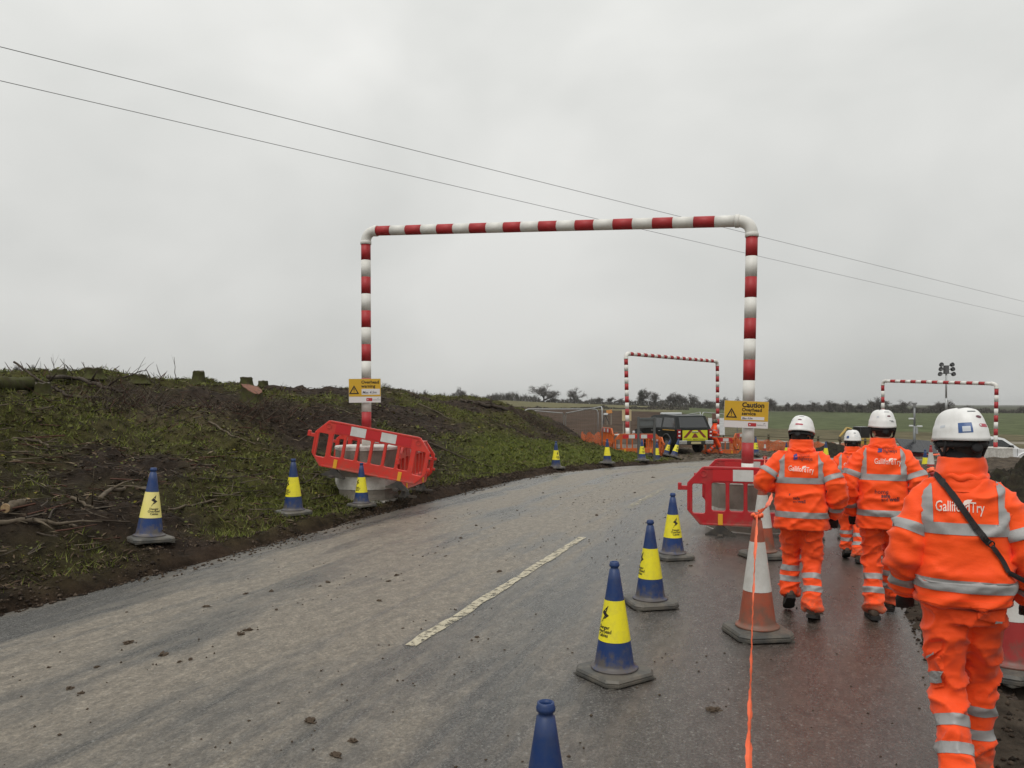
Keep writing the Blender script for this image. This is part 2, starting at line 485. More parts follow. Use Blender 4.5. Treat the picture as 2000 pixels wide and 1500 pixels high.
def road_mat():
    m = bpy.data.materials.new('wet_muddy_asphalt'); m.use_nodes = True
    nt = m.node_tree; b = nt.nodes['Principled BSDF']; L = nt.links.new
    uv = nt.nodes.new('ShaderNodeUVMap'); uv.uv_map = 'UVMap'
    def mapping(sx_, sy_):
        mp_ = nt.nodes.new('ShaderNodeMapping'); mp_.inputs['Scale'].default_value = (sx_, sy_, 1); L(uv.outputs[0], mp_.inputs[0]); return mp_.outputs[0]
    def nz(vec, s, d=6, r=0.6, dist=0.0):
        n = nt.nodes.new('ShaderNodeTexNoise'); n.inputs['Scale'].default_value = s; n.inputs['Detail'].default_value = d; n.inputs['Roughness'].default_value = r
        n.inputs['Distortion'].default_value = dist
        L(vec, n.inputs['Vector']); return n.outputs['Fac']
    def math_(op, a, b_=None):
        n = nt.nodes.new('ShaderNodeMath'); n.operation = op
        for i, v in enumerate((a, b_)):
            if v is None: continue
            if isinstance(v, (int, float)): n.inputs[i].default_value = v
            else: L(v, n.inputs[i])
        return n.outputs[0]
    def ramp(fac, stops):
        r = nt.nodes.new('ShaderNodeValToRGB'); els = r.color_ramp.elements
        while len(els) < len(stops): els.new(0.5)
        for e_, (p, c) in zip(els, stops):
            e_.position = p; e_.color = (c, c, c, 1) if isinstance(c, float) else (*c, 1)
        L(fac, r.inputs[0]); return r.outputs[0]
    def mixc(f, a, b_, bt='MIX'):
        n = nt.nodes.new('ShaderNodeMixRGB'); n.blend_type = bt
        for i, v in enumerate((f, a, b_)):
            if isinstance(v, (int, float)): n.inputs[i].default_value = v
            elif isinstance(v, tuple): n.inputs[i].default_value = (*v, 1)
            else: L(v, n.inputs[i])
        return n.outputs[0]
    sp = nt.nodes.new('ShaderNodeSeparateXYZ'); L(uv.outputs[0], sp.inputs[0])
    wob = nz(mapping(0.5, 0.8), 1.0, 3)
    t01 = math_('ADD', math_('DIVIDE', sp.outputs['Y'], 9.0), 0.5)
    t01 = math_('ADD', t01, math_('MULTIPLY', math_('SUBTRACT', wob, 0.5), 0.12))
    T = lambda t: t / 9.0 + 0.5
    mud = ramp(t01, [(T(-3.9), 0.25), (T(-3.2), 0.30), (T(-2.5), 0.95), (T(-1.75), 0.50), (T(-0.95), 0.95), (T(-0.3), 0.62), (T(0.5), 0.42), (T(1.4), 0.30), (T(2.4), 0.32), (T(3.4), 0.42)])
    streak = nz(mapping(0.16, 1.6), 1.6, 7, 0.62, 0.4)
    patch = nz(mapping(0.55, 0.8), 0.9, 6, 0.6)
    mask = math_('ADD', mud, math_('MULTIPLY', math_('SUBTRACT', streak, 0.5), 2.6))
    mask = math_('ADD', mask, math_('MULTIPLY', math_('SUBTRACT', patch, 0.5), 1.5))
    mask = ramp(mask, [(0.22, 0.0), (0.80, 1.0)])
    agg = nz(mapping(1, 1), 62.0, 4, 0.8)
    agg2 = nz(mapping(1, 1), 24.0, 5, 0.75)
    asph = mixc(ramp(agg, [(0.34, 0.0), (0.68, 1.0)]), (0.030, 0.030, 0.029), (0.185, 0.178, 0.165))
    wetbr = ramp(math_('ADD', t01, math_('MULTIPLY', math_('SUBTRACT', patch, 0.5), 0.2)), [(T(1.0), 0.0), (T(2.4), 1.0)])
    asph = mixc(math_('MULTIPLY', wetbr, math_('SUBTRACT', 0.95, math_('MULTIPLY', agg2, 0.9))), asph, (0.074, 0.048, 0.036))
    mudc = mixc(ramp(agg2, [(0.3, 0.0), (0.7, 1.0)]), (0.17, 0.142, 0.106), (0.32, 0.276, 0.218))
    mudc = mixc(wetbr, mudc, (0.094, 0.063, 0.047))
    col = mixc(math_('MULTIPLY', mask, math_('ADD', 0.45, math_('MULTIPLY', agg2, 0.85))), asph, mudc)
    mott = ramp(nz(mapping(0.75, 1.25), 8.5, 6, 0.72), [(0.33, 0.55), (0.5, 0.78), (0.68, 1.10)])
    col = mixc(1.0, col, mott, 'MULTIPLY')
    col = mixc(1.0, col, ramp(nz(mapping(1, 1), 44.0, 5, 0.85), [(0.36, 0.62), (0.5, 0.98), (0.64, 1.42)]), 'MULTIPLY')
    spots = ramp(nz(mapping(1, 1), 34.0, 4, 0.75), [(0.57, 0.0), (0.70, 1.0)])
    col = mixc(math_('MULTIPLY', spots, 0.42), col, (0.42, 0.41, 0.38))
    L(col, b.inputs['Base Color'])
    rg = ramp(math_('ADD', mask, math_('MULTIPLY', math_('SUBTRACT', agg2, 0.5), 0.6)), [(0.0, 0.24), (1.0, 0.50)])
    rg = mixc(math_('MULTIPLY', wetbr, 0.75), rg, ramp(nz(mapping(0.3, 0.9), 1.3, 5), [(0.38, 0.14), (0.68, 0.42)]))
    L(rg, b.inputs['Roughness'])
    b.inputs['Specular IOR Level'].default_value = 0.5
    hgt = math_('ADD', math_('MULTIPLY', agg, 0.5), math_('MULTIPLY', agg2, 0.6))
    hgt = math_('MULTIPLY', hgt, math_('SUBTRACT', 1.15, math_('MULTIPLY', wetbr, 0.7)))
    bp = nt.nodes.new('ShaderNodeBump'); bp.inputs['Strength'].default_value = 0.85; bp.inputs['Distance'].default_value = 0.016
    L(hgt, bp.inputs['Height']); L(bp.outputs[0], b.inputs['Normal'])
    return m

# ---- ground: one sheet all round, out past the horizon
ang = np.concatenate([np.linspace(-180, -44, 40)[:-1], np.linspace(-44, 44, 260), np.linspace(44, 180, 40)[1:]])
rad = np.concatenate([[0.05], np.geomspace(1.0, 90, 150), np.geomspace(93, 420, 60), np.geomspace(450, 4500, 16)])
Rr, Aa = np.meshgrid(rad, np.radians(ang), indexing='ij')
GX = Rr * np.sin(Aa); GY = Rr * np.cos(Aa)
GZ = gz(GX, GY)
s_, t_ = to_st(GX, GY)
near = (s_ > -16) & (s_ < 62)
bankz_, e_, _ = bank_z(GX, GY)
GZ = GZ + 0.05 * fbm(GX * 0.8, GY * 0.8, 3, 41) * sm((Rr - 20) / 10)
GZ = np.where(near & (t_ > -HALF - 46) & (t_ < HALF + 9), GZ - np.where(t_ < -HALF - 0.3, 0.45, 0.16), GZ)
soil = np.array([0.078, 0.06, 0.044]); plough = np.array([0.060, 0.040, 0.028]); green = np.array([0.082, 0.096, 0.048]); stub = np.array([0.125, 0.115, 0.062])
dirt = np.array([0.155, 0.125, 0.095]); verge_g = np.array([0.075, 0.085, 0.035])
az_ = GX / np.clip(GY, 1, None)
wob_ = 14 * fbm(GX * 0.02, GY * 0.02, 3, 5)
col = np.empty(GX.shape + (3,)); col[:] = dirt
def blend(mask, c): 
    global col
    col = col * (1 - mask[..., None]) + c * mask[..., None]
blend(sm((GY - 46 + wob_ * 0.2) / 5), soil)
blend(sm((GY - 56 + wob_ * 0.3) / 6) * (1 - sm((az_ - 0.235) / 0.04)), plough)
blend(sm((GY - 40) / 3) * (1 - sm((az_ - 0.15) / 0.03)), plough)
blend(sm((GY - 58 + wob_ * 0.2) / 6) * sm((az_ - 0.235) / 0.04), np.array([0.105, 0.092, 0.055]))
blend(sm((GY - 74 + wob_ * 0.2) / 2) * (1 - sm((GY - 78 + wob_ * 0.2) / 2)) * sm((az_ - 0.27) / 0.04), np.array([0.26, 0.235, 0.19]))
gb = np.interp(az_, [0.2, 0.28, 0.34, 0.7], [215, 160, 118, 92])
blend(sm((GY - gb + wob_ * 0.4) / 6) * sm((az_ - 0.19) / 0.02), green)
blend(sm((GY - 205 + wob_) / 14) * (1 - sm((az_ - 0.2) / 0.03)), stub)
blend(sm((GY - 330) / 20), np.array([0.06, 0.062, 0.04]))
gm = ground_mat()
ground = mesh_obj('ground', grid_mesh('ground', GX, GY, GZ, cols=col), mats=gm)
tag(ground, kind='structure')

# ---- road
rs = np.arange(-14, 58, 0.3); rt = np.linspace(-HALF - 0.25, HALF + 0.35, 27)
S_, T_ = np.meshgrid(rs, rt, indexing='ij')
X_, Y_ = to_xy(S_, T_)
Z_ = base_z(X_, Y_) + 0.03 * (1 - (T_ / HALF) ** 2) + 0.012 * fbm(X_ * 0.7, Y_ * 0.7, 3, 77)
ROADM = road_mat()
road = mesh_obj('road', grid_mesh('road', X_, Y_, Z_, uv=np.stack([S_, T_], -1)), mats=ROADM)
tag(road, kind='structure')
def road_z(x, y):
    s, t = to_st(x, y)
    return base_z(x, y) + 0.03 * (1 - (t / HALF) ** 2) + 0.012 * fbm(np.asarray(x) * 0.7, np.asarray(y) * 0.7, 3, 77)
def on_road(x, y): return Vector((x, y, float(road_z(np.array([x]), np.array([y]))[0])))

# ---- centre-line dashes: worn thermoplastic
def paint_mat(wear=0.0):
    m = bpy.data.materials.new('worn_road_paint'); m.use_nodes = True
    nt = m.node_tree; b = nt.nodes['Principled BSDF']; L = nt.links.new
    uv = nt.nodes.new('ShaderNodeUVMap'); uv.uv_map = 'UVMap'
    n = nt.nodes.new('ShaderNodeTexNoise'); n.inputs['Scale'].default_value = 15; n.inputs['Detail'].default_value = 8; n.inputs['Roughness'].default_value = 0.7
    L(uv.outputs[0], n.inputs['Vector'])
    mr = nt.nodes.new('ShaderNodeMapRange'); mr.inputs['From Min'].default_value = 0.49 - wear; mr.inputs['From Max'].default_value = 0.60 - wear; L(n.outputs['Fac'], mr.inputs['Value'])
    n2 = nt.nodes.new('ShaderNodeTexNoise'); n2.inputs['Scale'].default_value = 3; n2.inputs['Detail'].default_value = 5; L(uv.outputs[0], n2.inputs['Vector'])
    mx = nt.nodes.new('ShaderNodeMixRGB'); mx.inputs[1].default_value = (0.54, 0.49, 0.36, 1); mx.inputs[2].default_value = (0.30, 0.26, 0.18, 1)
    L(n2.outputs['Fac'], mx.inputs[0]); L(mx.outputs[0], b.inputs['Base Color']); b.inputs['Roughness'].default_value = 0.5
    tr = nt.nodes.new('ShaderNodeBsdfTransparent'); ms = nt.nodes.new('ShaderNodeMixShader')
    L(mr.outputs[0], ms.inputs[0]); L(b.outputs[0], ms.inputs[1]); L(tr.outputs[0], ms.inputs[2])
    L(ms.outputs[0], nt.nodes['Material Output'].inputs[0])
    return m
pm = paint_mat(); pm2 = paint_mat(0.07)
for a_, b_ in ((0.0, 4.95), (8.0, 11.2), (14.3, 17.4), (-8.5, -4.0)):
    ss = np.arange(a_, b_ + 0.01, 0.07); tt = np.linspace(-0.052, 0.052, 4)
    S1, T1 = np.meshgrid(ss, tt, indexing='ij')
    T1 = T1 + 0.035 * fbm(S1 * 3.2, T1 * 30, 4, 4) + 0.07
    X1, Y1 = to_xy(S1, T1)
    mk = mesh_obj('road_marking', grid_mesh('road_marking', X1, Y1, road_z(X1, Y1) + 0.005, uv=np.stack([S1, T1], -1)), mats=pm2 if a_ > 5 else pm)
    tag(mk, kind='structure')

# ---- earth bank along the far side of the road
bs_ = np.concatenate([np.arange(-13, 14, 0.10), np.arange(14, 50, 0.2)])
be_ = np.concatenate([np.arange(-0.12, 1.2, 0.055), np.arange(1.2, 6, 0.12), np.arange(6, 16, 0.25), np.arange(16, 44, 1.2)])
S2, E2 = np.meshgrid(bs_, be_, indexing='ij')
edge_wob = 0.16 * fbm(S2 * 0.9, S2 * 0 + 3.3, 4, 31) * np.exp(-np.clip(E2, 0, None) / 0.6)
X2, Y2 = to_xy(S2, -HALF - E2 + edge_wob)
Z2 = base_z(X2, Y2) + bank_z(*to_xy(S2, -HALF - E2))[0] + np.where(E2 > 0, bank_detail(*to_xy(S2, -HALF - E2)), -0.03)
def green_mask(x, y):
    """0 bare soil, 1 green growth; plus grass zone weight"""
    s, t = to_st(x, y); e = -t - HALF
    g = fbm(x * 0.33, y * 0.33, 4, 52) * 3.0 + np.where(x < -2, 0.20, 0.32)
    g = g + 0.45 * np.exp(-((e - 6.5) / 2.0) ** 2) * (x < -4)
    g = np.where(e < 1.6, g - 0.55 * (1.6 - e) / 1.6 * (x < 0), g)
    grass = sm((x + 2.5) / 3.0) * (1 - sm((e - 2.6) / 1.8)) * sm((e - 0.25) / 0.3)
    patch_ = np.exp(-(((x + 2.4) / 1.3) ** 2 + ((y - 11.9) / 0.5) ** 2))
    grass = np.maximum(grass, patch_) * (1 - sm((x - 5.6) / 1.2))
    g = np.where(x > 6.2, -1, g)
    g = np.maximum(np.clip(g, 0, 1), grass)
    return np.clip(g, 0, 1), np.clip(grass, 0, 1)
G2, GR2 = green_mask(X2, Y2)
soilc = np.array([0.042, 0.030, 0.022]); moss = np.array([0.066, 0.064, 0.016]); grassc = np.array([0.080, 0.096, 0.020]); mudedge = np.array([0.046, 0.030, 0.020])
c2 = np.empty(X2.shape + (3,)); c2[:] = soilc
c2 = c2 * (1 - 0.75 * G2[..., None]) + moss * 0.75 * G2[..., None]
c2 = c2 * (1 - GR2[..., None]) + grassc * GR2[..., None]
ed = np.exp(-np.clip(E2, 0, None) / 0.35)[..., None]
c2 = c2 * (1 - ed) + mudedge * ed
bare = np.exp(-(((X2 + 7.0) / 1.2) ** 2 + ((Y2 - 16.0) / 1.6) ** 2))[..., None] * 0.8
yard = sm((X2 - 5.4) / 1.2)[..., None]
c2 = c2 * (1 - yard) + np.array([0.12, 0.097, 0.073]) * yard
c2 = c2 * (1 - bare) + np.array([0.12, 0.095, 0.06]) * bare
BM_ = bank_mat()
bank = mesh_obj('earth_bank', grid_mesh('earth_bank', X2, Y2, Z2, cols=c2), mats=BM_)
tag(bank, kind='structure')

# ---- muddy verge on the near side
vs_ = np.concatenate([np.arange(-12, 12, 0.09), np.arange(12, 40, 0.25)]); ve_ = np.concatenate([np.arange(-0.25, 2.2, 0.07), np.arange(2.2, 9, 0.3)])
S3, E3 = np.meshgrid(vs_, ve_, indexing='ij')
ew = 0.20 * fbm(S3 * 1.1, S3 * 0 + 8.1, 4, 61) * np.exp(-np.clip(E3, 0, None) / 0.5)
X3, Y3 = to_xy(S3, HALF + E3 + ew)
def verge_z(x, y):
    s, t = to_st(x, y); e = t - HALF
    k = np.clip((e + 0.1) / 0.35, 0, 1)
    return base_z(x, y) + np.where(e < -0.05, -0.05, 0) + k * (0.045 + 0.11 * fbm(x * 3.2, y * 1.9, 4, 71) + 0.05 * fbm(x * 11, y * 8, 3, 75)) + 0.10 * sm((e - 0.7) / 1.2)
Z3 = verge_z(X3, Y3)
c3 = np.empty(X3.shape + (3,)); c3[:] = np.array([0.105, 0.083, 0.062])
gv = (sm((E3 - 1.0) / 0.8) * (1 - sm((S3 - 7) / 3)))[..., None]
c3 = c3 * (1 - gv) + np.array([0.045, 0.062, 0.018]) * gv
verge = mesh_obj('verge', grid_mesh('verge', X3, Y3, Z3, cols=c3), mats=BM_)
tag(verge, kind='structure')
def on_verge(x, y): return Vector((x, y, float(verge_z(np.array([x]), np.array([y]))[0])))

if __name__ == '__main__' and False:
    pass
# ------------------------------------------------------------------ scatter helpers
def tri_mesh(name, V, Fc, mi=None, mats=None, smooth=False):
    me = bpy.data.meshes.new(name)
    n = Fc.shape[1]
    me.vertices.add(len(V)); me.vertices.foreach_set('co', V.ravel())
    me.loops.add(Fc.size); me.loops.foreach_set('vertex_index', Fc.ravel())
    me.polygons.add(len(Fc)); me.polygons.foreach_set('loop_start', np.arange(len(Fc)) * n)
    for m in mats or []: me.materials.append(m)
    if mi is not None: me.polygons.foreach_set('material_index', mi.astype(np.int32))
    me.update(calc_edges=True)
    if smooth: me.polygons.foreach_set('use_smooth', np.ones(len(Fc), bool))
    return me

def leaf_cards(P, size, up=0.6, fold=0.3, aspect=0.7):
    """P (n,3) -> folded leaves of 2 quads; returns verts, faces (quads), face->leaf index"""
    n = len(P)
    a = rng.uniform(0, 2 * np.pi, n)
    d = np.stack([np.cos(a), np.sin(a), rng.normal(0, up, n)], 1); d /= np.linalg.norm(d, axis=1)[:, None]
    nrm = np.stack([rng.normal(0, 0.5, n), rng.normal(0, 0.5, n), np.ones(n)], 1)
    w = np.cross(nrm, d); w /= np.linalg.norm(w, axis=1)[:, None]
    u = np.cross(d, w)
    L = size[:, None]; W = L * aspect * 0.5
    V = np.stack([P - d * L * .5, P + w * W + u * L * fold * .5 - d * L * 0.05, P + d * L * .5, P - w * W + u * L * fold * .5 - d * L * 0.05], 1)
    base = np.arange(n)[:, None] * 4
    Fc = np.concatenate([base + np.array([[0, 1, 2]]), base + np.array([[0, 2, 3]])], 0)
    idx = np.concatenate([np.arange(n), np.arange(n)])
    return V.reshape(-1, 3), Fc, idx

def blades(P, h, w, lean=0.5):
    n = len(P)
    a = rng.uniform(0, 2 * np.pi, n); l = rng.uniform(0.1, lean, n) * h
    side = np.stack([np.cos(a), np.sin(a), np.zeros(n)], 1); b = rng.uniform(0, 2 * np.pi, n)
    tip = P + np.stack([np.cos(b) * l, np.sin(b) * l, h], 1)
    V = np.stack([P - side * w[:, None] * .5, P + side * w[:, None] * .5, tip], 1)
    return V.reshape(-1, 3), (np.arange(n)[:, None] * 3 + np.array([[0, 1, 2]]))

def sample_bank(n, smin=-9, smax=42, emin=0.2, emax=20, ref=9.0, pw=1.3):
    s = rng.uniform(smin, smax, n); e = emin + (emax - emin) * rng.uniform(0, 1, n) ** 1.25
    x, y = to_xy(s, -HALF - e)
    d = np.hypot(x, y)
    keep = (rng.uniform(0, 1, n) < np.minimum(1, (ref / d) ** pw)) & (y > 4) & (np.abs(x / np.clip(y, 1, None)) < 0.8)
    x = x[keep]; y = y[keep]; e = e[keep]
    return x, y, e, d[keep]

# ---- green growth, litter and grass on the bank
leafm = [M('leaf_a', (0.082, 0.090, 0.022), 0.6), M('leaf_b', (0.10, 0.105, 0.028), 0.6), M('leaf_c', (0.055, 0.064, 0.018), 0.6), M('leaf_d', (0.12, 0.112, 0.045), 0.6), M('leaf_moss', (0.13, 0.115, 0.016), 0.8)]
x, y, e, d = sample_bank(300000, ref=11)
g, gr_ = green_mask(x, y)
clump = fbm(x * 2.0, y * 2.0, 3, 91)
k = (rng.uniform(0, 1, len(x)) < np.clip(g * 0.5 + clump * 1.5 - .05, 0, 1)) & (e > 0.35)
x, y, d = x[k], y[k], d[k]
P = np.stack([x, y, gzd(x, y) + rng.uniform(0.0, 0.05, len(x))], 1)
V, Fc, ix = leaf_cards(P, (0.010 + 0.055 * rng.uniform(0, 1, len(P)) ** 2.8) * np.clip(d / 11, 0.8, 2.0), up=.4, fold=.25)
ms_ = rng.choice(5, len(P), p=[0.34, 0.24, 0.26, 0.08, 0.08])
tag(mesh_obj('ground_cover', tri_mesh('ground_cover', V, Fc, ms_[ix], leafm)), 'low green weeds and ivy spreading over the earth bank', 'ground cover', kind='stuff')

litm = [M('litter_a', (0.07, 0.045, 0.03), 0.7), M('litter_b', (0.11, 0.078, 0.05), 0.7), M('litter_c', (0.03, 0.022, 0.017), 0.7), M('litter_d', (0.19, 0.15, 0.10), 0.65)]
x, y, e, d = sample_bank(240000, emin=0.25)
k = rng.uniform(0, 1, len(x)) < np.clip(0.55 + fbm(x * 1.1, y * 1.1, 3, 14) - 0.5 * green_mask(x, y)[1], 0.02, 1)
x, y, d = x[k], y[k], d[k]
P = np.stack([x, y, gzd(x, y) + rng.uniform(0.0, 0.025, len(x))], 1)
V, Fc, ix = leaf_cards(P, rng.uniform(0.03, 0.16, len(P)) * np.clip(d / 11, 0.8, 1.8), up=0.3, fold=.12, aspect=.16)
ms_ = rng.choice(4, len(P), p=[0.4, 0.25, 0.27, 0.08])
tag(mesh_obj('leaf_litter', tri_mesh('leaf_litter', V, Fc, ms_[ix], litm)), 'brown dead leaves littering the bare soil of the bank', 'leaf litter', kind='stuff')

grassm = [M('grass_a', (0.122, 0.145, 0.026), 0.6), M('grass_b', (0.165, 0.175, 0.040), 0.6), M('grass_c', (0.070, 0.082, 0.018), 0.6), M('grass_d', (0.15, 0.14, 0.06), 0.6)]
x, y, e, d = sample_bank(620000, smin=-8, emax=17, ref=15)
g, gr_ = green_mask(x, y)
k = rng.uniform(0, 1, len(x)) < np.clip(np.maximum(gr_ * (0.9 + fbm(x * 1.6, y * 1.6, 3, 33)), (g - .25) * (.75 + 1.6 * fbm(x * 1.1, y * 1.1, 4, 37))), 0, 1)
x, y, d = x[k], y[k], d[k]
xr, yr = to_xy(rng.uniform(-3, 8, 60000), HALF + rng.uniform(0.9, 6.5, 60000))
kk = rng.uniform(0, 1, 60000) < np.clip(0.5 + 1.6 * fbm(xr * 1.3, yr * 1.3, 3, 6), 0, 1); xr = xr[kk]; yr = yr[kk]
P = np.concatenate([np.stack([x, y, gzd(x, y) - 0.01], 1), np.stack([xr, yr, verge_z(xr, yr) - 0.01], 1)])
dd = np.hypot(P[:, 0], P[:, 1])
V, Fc = blades(P, rng.uniform(0.025, 0.11, len(P)), rng.uniform(0.006, 0.012, len(P)) * np.clip(dd / 9, 1, 2.6), 1.5)
tag(mesh_obj('verge_grass', tri_mesh('verge_grass', V, Fc, rng.choice(4, len(P), p=[0.42, 0.3, 0.2, 0.08]), grassm)), 'short green grass on the verges beside the road', 'grass', kind='stuff')

# ---- twigs: uncounted fine brush lying on the bank
bark = [M('bark_dark', (0.045, 0.035, 0.028), 0.8, (0.075, 0.06, 0.045), 14), M('bark_pale', (0.13, 0.105, 0.075), 0.75, (0.07, 0.055, 0.04), 10), M('bark_red', (0.085, 0.042, 0.03), 0.75)]
def twig_soup(name, n, sampler, lmin, lmax, label, rise=0.12, wr=(0.006, 0.014), upright=0.0):
    P = sampler(n); n = len(P)
    V = []; Fc = []
    a = rng.uniform(0, 2 * np.pi, n); L = rng.uniform(lmin, lmax, n)
    z = rng.normal(0, rise, n) + upright * rng.uniform(0.3, 1.4, n)
    d = np.stack([np.cos(a), np.sin(a), z], 1); d /= np.linalg.norm(d, axis=1)[:, None]
    w = np.cross(d, np.array([0, 0, 1.0])) ; w /= np.linalg.norm(w, axis=1)[:, None] + 1e-9
    u = np.cross(w, d)
    r = rng.uniform(*wr, n)[:, None]
    bend = rng.normal(0, 0.10, (n, 1)) * L[:, None]
    P0 = P - d * L[:, None] * (0.5 if upright == 0 else 0.0); Pm = P0 + d * L[:, None] * 0.5 + w * bend; P1 = P0 + d * L[:, None]
    ring = lambda Q, rr: [Q + w * rr, Q + u * rr * 0.9 - w * rr * 0.5, Q - u * rr * 0.9 - w * rr * 0.5]
    V = np.stack(ring(P0, r) + ring(Pm, r * 0.8) + ring(P1, r * 0.35), 1)
    base = np.arange(n)[:, None] * 9
    q = []
    for o in (0, 3):
        for k in range(3):
            q.append(base + np.array([[o + k, o + (k + 1) % 3, o + 3 + (k + 1) % 3, o + 3 + k]]))
    Fq = np.concatenate(q, 0)
    mi = np.tile(rng.choice(3, n, p=[0.55, 0.28, 0.17]), 6)
    return tag(mesh_obj(name, tri_mesh(name, V.reshape(-1, 3), Fq, mi, bark, True)), label[0], label[1], kind='stuff')
def s_bank(n):
    x, y, e, d = sample_bank(n, emin=0.7, ref=12)
    k = rng.uniform(0, 1, len(x)) < np.clip(0.35 + 1.8 * fbm(x * 0.5, y * 0.5, 3, 19) - green_mask(x, y)[1], 0, 1)
    x, y = x[k], y[k]
    return np.stack([x, y, gzd(x, y) + 0.02], 1)
twig_soup('fallen_twigs', 15000, s_bank, 0.12, 0.8, ('thin cut twigs and brash scattered over the bank', 'twigs'))
def s_brush(n):
    c = [surf(200 + i * 9, 783 + (i % 5) * 3) for i in range(14)] + [surf(455 + i * 14, 800 + (i % 4) * 6) for i in range(12)] + [surf(1040 + i * 6, 826 + i * 2) for i in range(8)]
    o = []
    for _ in range(n):
        p = random.choice(c); x = p.x + random.gauss(0, 0.45); y = p.y + random.gauss(0, 0.45); o.append((x, y))
    o = np.array(o)
    return np.stack([o[:, 0], o[:, 1], gzd(o[:, 0], o[:, 1])], 1)
twig_soup('brushwood', 1500, s_brush, 0.15, 0.6, ('brown brush and bramble stems standing along the bank', 'brushwood'), rise=0.3, wr=(0.004, 0.010), upright=0.7)
def s_crest(n):
    o = []
    for _ in range(n):
        xp = random.uniform(0, 330); a = (xp - CX) / F; dd = random.uniform(18, 26); o.append((a * dd, dd))
    o = np.array(o); return np.stack([o[:, 0], o[:, 1], gzd(o[:, 0], o[:, 1])], 1)
twig_soup('crest_stems', 230, s_crest, 0.10, 0.42, ('short dark cut stems standing along the skyline of the bank', 'stems'), rise=0.5, wr=(0.008, 0.02), upright=1.2)

# ---- fallen branches, one thing each
def crom(pts, n=8):
    pts = [Vector(p) for p in pts]
    if len(pts) < 3: 
        return [pts[0].lerp(pts[-1], i / n) for i in range(n + 1)]
    out = []
    for i in range(len(pts) - 1):
        p0 = pts[max(i - 1, 0)]; p1 = pts[i]; p2 = pts[i + 1]; p3 = pts[min(i + 2, len(pts) - 1)]
        for k in range(n):
            t = k / n
            out.append(0.5 * ((2 * p1) + (p2 - p0) * t + (2 * p0 - 5 * p1 + 4 * p2 - p3) * t * t + (3 * p1 - p0 - 3 * p2 + p3) * t ** 3))
    out.append(pts[-1]); return out
def branch(pix, r0, r1, label, m=0, lift=0.03, above=None, side=2):
    """pix: photo pixels along the branch, dropped on the bank; above: depth for points off the ground"""
    P = []
    for q in pix:
        P.append(px(q[0], q[1], q[2]) if len(q) > 2 else surf(q[0], q[1]) + Vector((0, 0, lift)))
    path = crom(P, 6)
    path = [p + Vector((random.gauss(0, r0 * .5), random.gauss(0, r0 * .5), random.gauss(0, r0 * .4))) for p in path]
    n = len(path)
    bm = bmesh.new()
    add_tube(bm, path, [r0 + (r1 - r0) * i / (n - 1) for i in range(n)], 7, rough=0.12)
    root = path[0].copy()
    o = part('fallen_branch', bm, bark[m], smooth=True)
    tag(o, label, 'branch', 'branches lying on the bank')
    for k in range(side):
        i = random.randrange(n // 3, n - 1)
        a = path[i]; t = (path[min(i + 1, n - 1)] - path[i - 1]).normalized()
        v = (t + Vector((random.uniform(-1, 1), random.uniform(-1, 1), random.uniform(0.0, 0.9)))).normalized()
        l = random.uniform(0.25, 0.6)
        b2 = bmesh.new(); add_tube(b2, [a, a + v * l * .5 + Vector((0, 0, .02)), a + v * l], [r1 * .9, r1 * .6, r1 * .3], 5)
        part('side_shoot', b2, bark[m], o, smooth=True)
    return o
s1 = surf(134, 779)
branch([(30, 707, s1.y + 0.5), (67, 736, s1.y + 0.3), (92, 750, s1.y + 0.2), (120, 765, s1.y + 0.1), (134, 777), (193, 781)], 0.022, 0.03, 'long thin bare branch poking up over the skyline at the far end of the bank', 0)
branch([(92, 746), (140, 749), (180, 758), (202, 767), (240, 771)], 0.05, 0.035, 'thick dark crooked branch lying below the skyline of the bank', 0, lift=0.10)
branch([(297, 790), (325, 799), (347, 809)], 0.03, 0.018, 'straight dark branch lying in the middle of the bank, uphill of the pale-sleeved cone', 0)
branch([(409, 829), (453, 853), (498, 873)], 0.022, 0.012, 'long pale stick slanting down the green part of the bank', 1)
branch([(28, 862), (78, 867), (98, 881)], 0.025, 0.016, 'short grey branch on the bare soil high above the bottom corner', 1)
branch([(193, 977), (238, 960), (286, 958)], 0.03, 0.022, 'curved brown branch lying just behind the pale-sleeved cone', 1)
branch([(140, 977), (185, 999)], 0.024, 0.012, 'short stick lying beside the curved brown branch', 1)
branch([(-20, 1033), (56, 1023), (106, 1027), (146, 1036)], 0.03, 0.02, 'long wavy branch lying low on the bank near the road', 1)
cr_ = surf(245, 742)
branch([(241, 738, cr_.y), (260, 731, cr_.y), (286, 723, cr_.y)], 0.025, 0.008, 'forked twiggy branch lifted against the sky on the crest of the bank', 0, side=3)
branch([(836, 868), (880, 886), (930, 906), (962, 914)], 0.022, 0.012, 'long dark stick running down the bank beside the tilted red barrier', 0)
branch([(902, 783), (925, 787), (948, 793)], 0.06, 0.04, 'dark log lying on the skyline of the bank, near its low end', 0)
branch([(932, 790), (962, 796), (990, 803)], 0.09, 0.06, 'broken dark log at the end of the bank skyline', 0)
branch([(815, 790), (850, 806), (880, 822)], 0.02, 0.012, 'thin stick on the upper bank between the overhead warning sign and the logs', 1)
branch([(655, 800), (690, 812), (730, 826)], 0.02, 0.012, 'thin pale stick lying behind the overhead warning sign', 1)
sp_ = surf(344, 744)
branch([(344, 743, sp_.y), (342, 720, sp_.y), (340, 697, sp_.y)], 0.012, 0.004, 'single thin upright sapling on the skyline of the bank', 0, side=1)
sp_ = surf(103, 728)
branch([(110, 728, sp_.y), (104, 712, sp_.y), (100, 698, sp_.y)], 0.012, 0.004, 'thin bent shoot rising from the stump on the skyline', 0, side=2)
